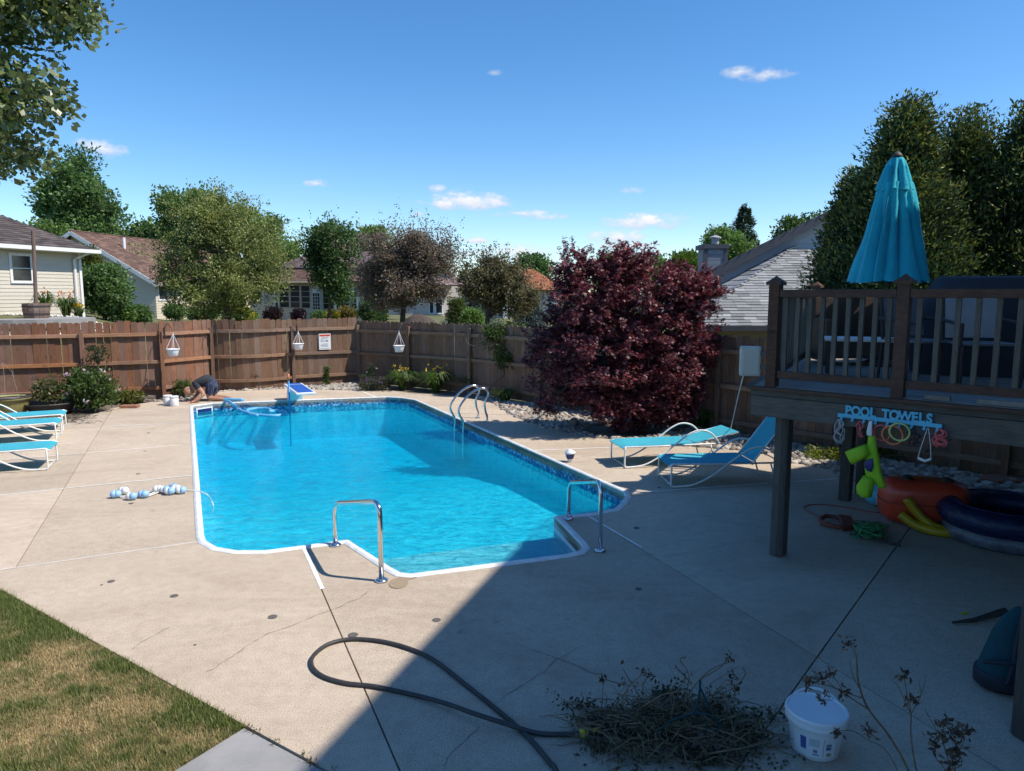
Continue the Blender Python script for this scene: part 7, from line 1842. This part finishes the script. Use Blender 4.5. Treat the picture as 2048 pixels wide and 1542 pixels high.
# pile of cut brush
bc_ = G(1350, 1468); t = thing('brush_pile', 'heap of cut branches and wilted leaves on the concrete in the foreground', 'brush pile', bc_); rng = np.random.default_rng(31); tw = MB(); lv = []
for k in range(420):
    a = rng.uniform(0, 2 * math.pi); r_ = rng.random() ** .6; p = bc_ + Vector((r_ * .56 * math.cos(a), r_ * .30 * math.sin(a) - .03, 0)); p.z = .012 + (1 - r_ ** 2) * .17 * rng.random()
    d = Vector((rng.normal(), rng.normal() * .6, rng.normal() * .22)).normalized() * rng.uniform(.12, .42)
    m = p + d * .5 + Vector((rng.normal() * .03, rng.normal() * .03, abs(rng.normal()) * .02)); e = p + d; e.z = max(.008, e.z); m.z = max(.008, m.z)
    r0 = rng.uniform(.002, .006); tw.tube([p, m, e], [r0, r0 * .8, r0 * .4], 4, cap=False)
    if k % 3 == 0: lv += [np.array(p.lerp(e, rng.random())) + rng.normal(size=3) * np.array([.035, .035, .02]) for _ in range(24)]
# a few stems reaching up out of the heap
for pts_ in ([(1250, 1420), (1245, 1395), (1262, 1370), (1285, 1347)], [(1262, 1372), (1230, 1365), (1205, 1357)], [(1370, 1400), (1378, 1350), (1360, 1320), (1372, 1315)], [(1375, 1390), (1400, 1360), (1440, 1335), (1458, 1312)], [(1395, 1365), (1420, 1340), (1455, 1325)], [(1420, 1390), (1460, 1380), (1490, 1350), (1485, 1335)], [(1400, 1395), (1440, 1400), (1500, 1405), (1545, 1420)], [(1300, 1400), (1285, 1375), (1298, 1350)], [(1380, 1365), (1362, 1345), (1350, 1330)], [(1430, 1385), (1455, 1360), (1470, 1385), (1448, 1420)]):
    dY = bc_.y - .02; ps = [P(x, y, dY) for x, y in pts_]; ps[0].z = max(.01, ps[0].z); tw.tube(spline(ps, 5), .0035, 5)
part('twigs', tw, MAT['twig'], t)
for (x, y, n_) in ((1165, 1418, 90), (1170, 1452, 80), (1210, 1440, 120), (1195, 1500, 90), (1260, 1470, 160), (1500, 1480, 120), (1330, 1395, 120), (1540, 1440, 60), (1420, 1520, 160)):
    c = G(x, y); lv += [np.array(c) + np.array([rng.normal() * .06, rng.normal() * .035, rng.uniform(.005, .05)]) for _ in range(n_)]
lv = np.array(lv); lv[:, 2] = np.maximum(lv[:, 2], .006)
V = leaf_quads(lv, .034, .5, .1, None, 0, rng); V[:, 2] = np.maximum(V[:, 2], .004)
part('leaves', None, None, t, mesh=fast_mesh('leaves', V - np.array(bc_), 4, MAT['dead'], palette(len(lv), [(.07, .085, .04), (.11, .10, .055), (.14, .105, .06), (.06, .06, .035)], .35, rng)))
for x, y in ((1287, 1345), (1207, 1357), (1458, 1314), (1462, 1352), (1300, 1350), (1470, 1378)):
    c = P(x, y, bc_.y - .02); q = np.repeat(np.array([tuple(c)]), 22, axis=0) + rng.normal(size=(22, 3)) * .012; part('seed_head', None, None, t, mesh=fast_mesh('seed_head', leaf_quads(q, .03, .35, 0, None, 0, rng) - np.array(bc_), 4, MAT['dead'], palette(22, [(.09, .05, .03), (.06, .035, .02)], .3, rng)))
rb_ = MB(); 
for pts_ in ([(1400, 1360), (1398, 1390), (1385, 1425), (1345, 1440), (1320, 1460)], [(1385, 1425), (1420, 1430), (1440, 1450), (1425, 1465)], [(1400, 1375), (1412, 1400), (1418, 1415)]):
    ps = [P(x, y, bc_.y - .16) for x, y in pts_]; rb_.tube(spline(ps, 5), .007, 5)
part('twine', rb_, MAT['teal_bag'], t, True, label='torn teal twine')

# dried flower stalks standing close to the camera
pY = 3.0; rt_ = Vector((1.98, 2.95, 0)); t = thing('dried_plant', 'dried brown flower stalks at the bottom right, close to the viewer', 'plant', rt_); rng = np.random.default_rng(55); st = MB(); heads = []
def stem(pts_, r0, yo=0.0, base=True):
    ps = [P(x, y, pY + yo + .06 * math.sin(i * 1.3)) for i, (x, y) in enumerate(pts_)]
    if base: ps = [rt_ + Vector((rng.uniform(-.06, .06), rng.uniform(-.05, .05), .0))] + ps
    sp_ = spline(ps, 6); st.tube(sp_, [r0 * (1 - .6 * i / (len(sp_) - 1)) for i in range(len(sp_))], 6); return ps[-1]
heads.append((stem([(1825, 1560), (1780, 1475), (1735, 1415), (1716, 1360), (1712, 1310), (1698, 1288)], .0065), 1))
stem([(1717, 1375), (1704, 1345), (1700, 1318)], .003, 0, False)
heads.append((stem([(1738, 1420), (1700, 1395), (1668, 1375), (1640, 1368), (1618, 1364)], .0035, 0, False), 1)); heads.append((stem([(1672, 1378), (1650, 1358), (1638, 1356)], .0025, 0, False), 1)); heads.append((stem([(1690, 1390), (1672, 1360), (1660, 1348)], .0025, 0, False), 1))
heads.append((stem([(1722, 1395), (1700, 1388), (1688, 1384)], .003, 0, False), 1)); heads.append((stem([(1665, 1400), (1650, 1400), (1645, 1395)], .002, 0, False), 1))
heads.append((stem([(1790, 1530), (1735, 1480), (1705, 1462), (1676, 1462)], .003, .05), 1))
heads.append((stem([(1835, 1550), (1822, 1470), (1822, 1430), (1815, 1395), (1808, 1350)], .0045, .04), 1)); stem([(1822, 1430), (1800, 1380), (1784, 1357)], .0025, .04, False); stem([(1824, 1425), (1842, 1390), (1852, 1350)], .0025, .04, False); stem([(1842, 1385), (1838, 1360)], .002, .04, False)
heads.append((stem([(1820, 1405), (1826, 1400)], .004, .04, False), 1)); heads.append((stem([(1760, 1480), (1742, 1468), (1738, 1462)], .003, .02, False), 1))
for x, y in ((1905, 1468), (1870, 1485), (1915, 1500), (1900, 1525), (1930, 1465), (1890, 1448)): heads.append((stem([(1900 + rng.uniform(-15, 15), 1570), (x + rng.uniform(-8, 8), y + 30), (x, y)], .0035, .08), 1.3))
heads.append((stem([(1850, 1420), (1870, 1455), (1880, 1470)], .002, .05, False), 1))
part('stems', st, MAT['dry_stem'], t, True)
for h_, k in heads:
    n_ = 26; q = np.repeat(np.array([tuple(h_)]), n_, axis=0) + rng.normal(size=(n_, 3)) * .010 * k
    part('seed_head', None, None, t, mesh=fast_mesh('seed_head', leaf_quads(q, .030 * k, .4, 0, None, 0, rng) - np.array(rt_), 4, MAT['dead'], palette(n_, [(.22, .14, .09), (.14, .09, .06), (.09, .055, .04)], .35, rng)))
# ------------------------------------------------------------------ the man kneeling at the skimmer
def skin_mesh(name, verts, edges, radii, mat, sub=2, root=0):
    me = bpy.data.meshes.new(name); me.from_pydata([tuple(v) for v in verts], edges, []); ob = bpy.data.objects.new(name + '_tmp', me); COL.objects.link(ob)
    sm = ob.modifiers.new('skin', 'SKIN'); sm.use_smooth_shade = True; sm.branch_smoothing = .6
    for i, r in enumerate(radii):
        sv = me.skin_vertices[0].data[i]; sv.radius = r if isinstance(r, tuple) else (r, r); sv.use_root = (i == root)
    ss = ob.modifiers.new('sub', 'SUBSURF'); ss.levels = sub; ss.render_levels = sub
    bpy.context.view_layer.update()
    out = bpy.data.meshes.new_from_object(ob.evaluated_get(bpy.context.evaluated_depsgraph_get())); bpy.data.objects.remove(ob); bpy.data.meshes.remove(me)
    out.name = name; out.materials.clear(); out.materials.append(mat)
    out.polygons.foreach_set('use_smooth', [True] * len(out.polygons)); return out
mg = G(426, 801)
man = thing('person', 'bald man in a dark t-shirt and navy shorts kneeling over the pool edge', 'person', mg)
J = dict(pelvis=(-.02, .03, .46), spine=(-.14, .01, .565), chest=(-.29, -.03, .53), neck=(-.41, -.06, .40), nape=(-.44, -.10, .345), skull=(-.50, -.16, .275), crown=(-.525, -.175, .255), chin=(-.475, -.19, .225), nose=(-.48, -.20, .215),
         shN=(-.34, -.20, .45), elN=(-.09, -.30, .20), wrN=(-.27, -.40, .055), haN=(-.335, -.43, .03), shF=(-.35, .13, .46), elF=(-.40, .12, .20), wrF=(-.46, -.12, .05), haF=(-.48, -.19, .03),
         hipN=(.0, -.10, .44), knN=(-.05, -.14, .085), anN=(.27, -.10, .06), toN=(.37, -.09, .028), hipF=(.0, .15, .44), knF=(-.03, .17, .085), anF=(.30, .20, .06), toF=(.40, .22, .028))
ks = list(J); ix = {k: i for i, k in enumerate(ks)}
rad = dict(pelvis=.195, spine=.21, chest=.22, neck=.115, nape=.10, skull=.10, crown=.06, chin=.05, nose=.012, shN=.085, elN=.052, wrN=.036, haN=.038, shF=.085, elF=.052, wrF=.036, haF=.038, hipN=.11, knN=.07, anN=.046, toN=.032, hipF=.10, knF=.062, anF=.042, toF=.032)
ed = [('pelvis', 'spine'), ('spine', 'chest'), ('chest', 'neck'), ('neck', 'nape'), ('nape', 'skull'), ('skull', 'crown'), ('skull', 'chin'), ('chin', 'nose'), ('chest', 'shN'), ('shN', 'elN'), ('elN', 'wrN'), ('wrN', 'haN'), ('chest', 'shF'), ('shF', 'elF'), ('elF', 'wrF'), ('wrF', 'haF'), ('pelvis', 'hipN'), ('hipN', 'knN'), ('knN', 'anN'), ('anN', 'toN'), ('pelvis', 'hipF'), ('hipF', 'knF'), ('knF', 'anF'), ('anF', 'toF')]
V = [J[k] for k in ks]; E_ = [(ix[a], ix[b]) for a, b in ed]; RR = [rad[k] for k in ks]
for hnd_, wr in (('haN', 'wrN'), ('haF', 'wrF')):            # five fingers from each palm
    d = (Vector(J[hnd_]) - Vector(J[wr])).normalized(); s = Vector((d.y, -d.x, 0)).normalized()
    for k, (o_, l) in enumerate(((-.030, .070), (-.010, .082), (.010, .078), (.028, .062))):
        b = Vector(J[hnd_]) + d * .03 + s * o_; i0 = len(V); V += [tuple(b + Vector((0, 0, .004))), tuple(b + d * l * .55 + Vector((0, 0, .004))), tuple(b + d * l + Vector((0, 0, -.012)))]; RR += [.011, .0095, .008]; E_ += [(ix[hnd_], i0), (i0, i0 + 1), (i0 + 1, i0 + 2)]
    b = Vector(J[hnd_]) - d * .005 + s * -.036; i0 = len(V); V += [tuple(b), tuple(b + d * .035 + s * -.022)]; RR += [.012, .009]; E_ += [(ix[hnd_], i0), (i0, i0 + 1)]
body_me = skin_mesh('body', V, E_, RR, MAT['skin'])
# the bald head: a shaped skull with brow, nose and jaw, joined into the body mesh
hc = Vector((-.525, -.165, .265)); hf = Vector((-.35, -.72, -.60)).normalized(); ht = Vector((-.80, -.10, .10)); ht = (ht - hf * ht.dot(hf)).normalized(); hr_ = hf.cross(ht).normalized()
HM = Matrix((hr_, hf, ht)).transposed()
def head_pts(mb_): return [tuple(hc + HM @ Vector(v)) for v in mb_.v]
hb_ = MB().ball((0, 0, 0), .118, 24, 18, (.86, 1.0, 1.12))
def face(v):
    x, y, z = v
    if z < 0: x *= 1 + z * 1.6; y *= 1 + z * .5                      # jaw narrows to the chin
    if y > 0:
        y += .010 * math.exp(-((z - .03) / .018) ** 2) * math.exp(-(x / .06) ** 2)                                   # brow
        y += .026 * math.exp(-((z + .012) / .022) ** 2) * math.exp(-(x / .014) ** 2)                                  # nose
        y -= .010 * math.exp(-((z - .008) / .014) ** 2) * math.exp(-((abs(x) - .035) / .016) ** 2)                    # eye sockets
        y += .006 * math.exp(-((z + .062) / .012) ** 2) * math.exp(-(x / .03) ** 2)                                   # lips
    return (x, y, z)
hb_.v = [face(v) for v in hb_.v]
bmj = bmesh.new(); bmj.from_mesh(body_me); nv = [bmj.verts.new(p) for p in head_pts(hb_)]
for f in hb_.f:
    try: bmj.faces.new([nv[k] for k in f]).smooth = True
    except ValueError: pass
body_full = bpy.data.meshes.new('body'); bmj.to_mesh(body_full); bmj.free(); body_full.materials.append(MAT['skin'])
part('body', None, None, man, mesh=body_full)
for sx in (-1, 1):
    part('eye', MB().ball(mg + hc + HM @ Vector((sx * .036, .098, .008)), .011, 8, 6), MAT['white'], man, True)
    part('ear', MB().ball(mg + hc + HM @ Vector((sx * .100, -.005, .0)), .027, 10, 8, (1, 1, 1), M=HM @ Matrix(((.45, 0, 0), (0, .8, 0), (0, 0, 1.15)))), MAT['skin'], man, True)

def clothe(name, segs, grow, mat):
    """a garment: the body's own faces around the named bones, lifted along the normals; segs: (bone, from, to)"""
    co = np.array([v.co[:] for v in body_me.vertices]); nr = np.array([v.normal[:] for v in body_me.vertices])
    cen_ = np.array([p.center[:] for p in body_me.polygons]); best = np.full(len(cen_), 1e9); who = np.full(len(cen_), -1); tt = np.zeros(len(cen_))
    for k, (a, b) in enumerate(ed):
        A, B = np.array(J[a]), np.array(J[b]); d = B - A; L = d @ d; t = np.clip(((cen_ - A) @ d) / L, 0, 1)
        dist = np.linalg.norm(cen_ - A - t[:, None] * d, axis=1) - (rad[a] * (1 - t) + rad[b] * t); m = dist < best; best[m] = dist[m]; who[m] = k; tt[m] = t[m]
    keep = np.zeros(len(cen_), bool)
    for a, b, lo, hi in segs: keep |= (who == ed.index((a, b))) & (tt >= lo) & (tt <= hi)
    fs = [tuple(body_me.polygons[i].vertices) for i in np.nonzero(keep)[0]]; used = sorted({v for f in fs for v in f}); mp_ = {v: i for i, v in enumerate(used)}
    vs = [tuple(co[v] + nr[v] * grow) for v in used]; gm = MB().add(vs, [tuple(mp_[v] for v in f) for f in fs])
    if name == 'shorts': gm.ball((.03, .03, .37), .115, 14, 10, (.9, 1.1, .9))
    me = _mesh(name, gm, mat, True)
    part(name, None, None, man, mesh=me)
clothe('t_shirt', [('spine', 'chest', 0, 1), ('pelvis', 'spine', .25, 1), ('chest', 'neck', 0, .75), ('chest', 'shN', 0, 1), ('chest', 'shF', 0, 1), ('shN', 'elN', 0, .5), ('shF', 'elF', 0, .5)], .012, MAT['tshirt'])
clothe('shorts', [('pelvis', 'spine', 0, .4), ('pelvis', 'hipN', 0, 1), ('pelvis', 'hipF', 0, 1), ('hipN', 'knN', 0, .75), ('hipF', 'knF', 0, .75)], .018, MAT['plaid'])
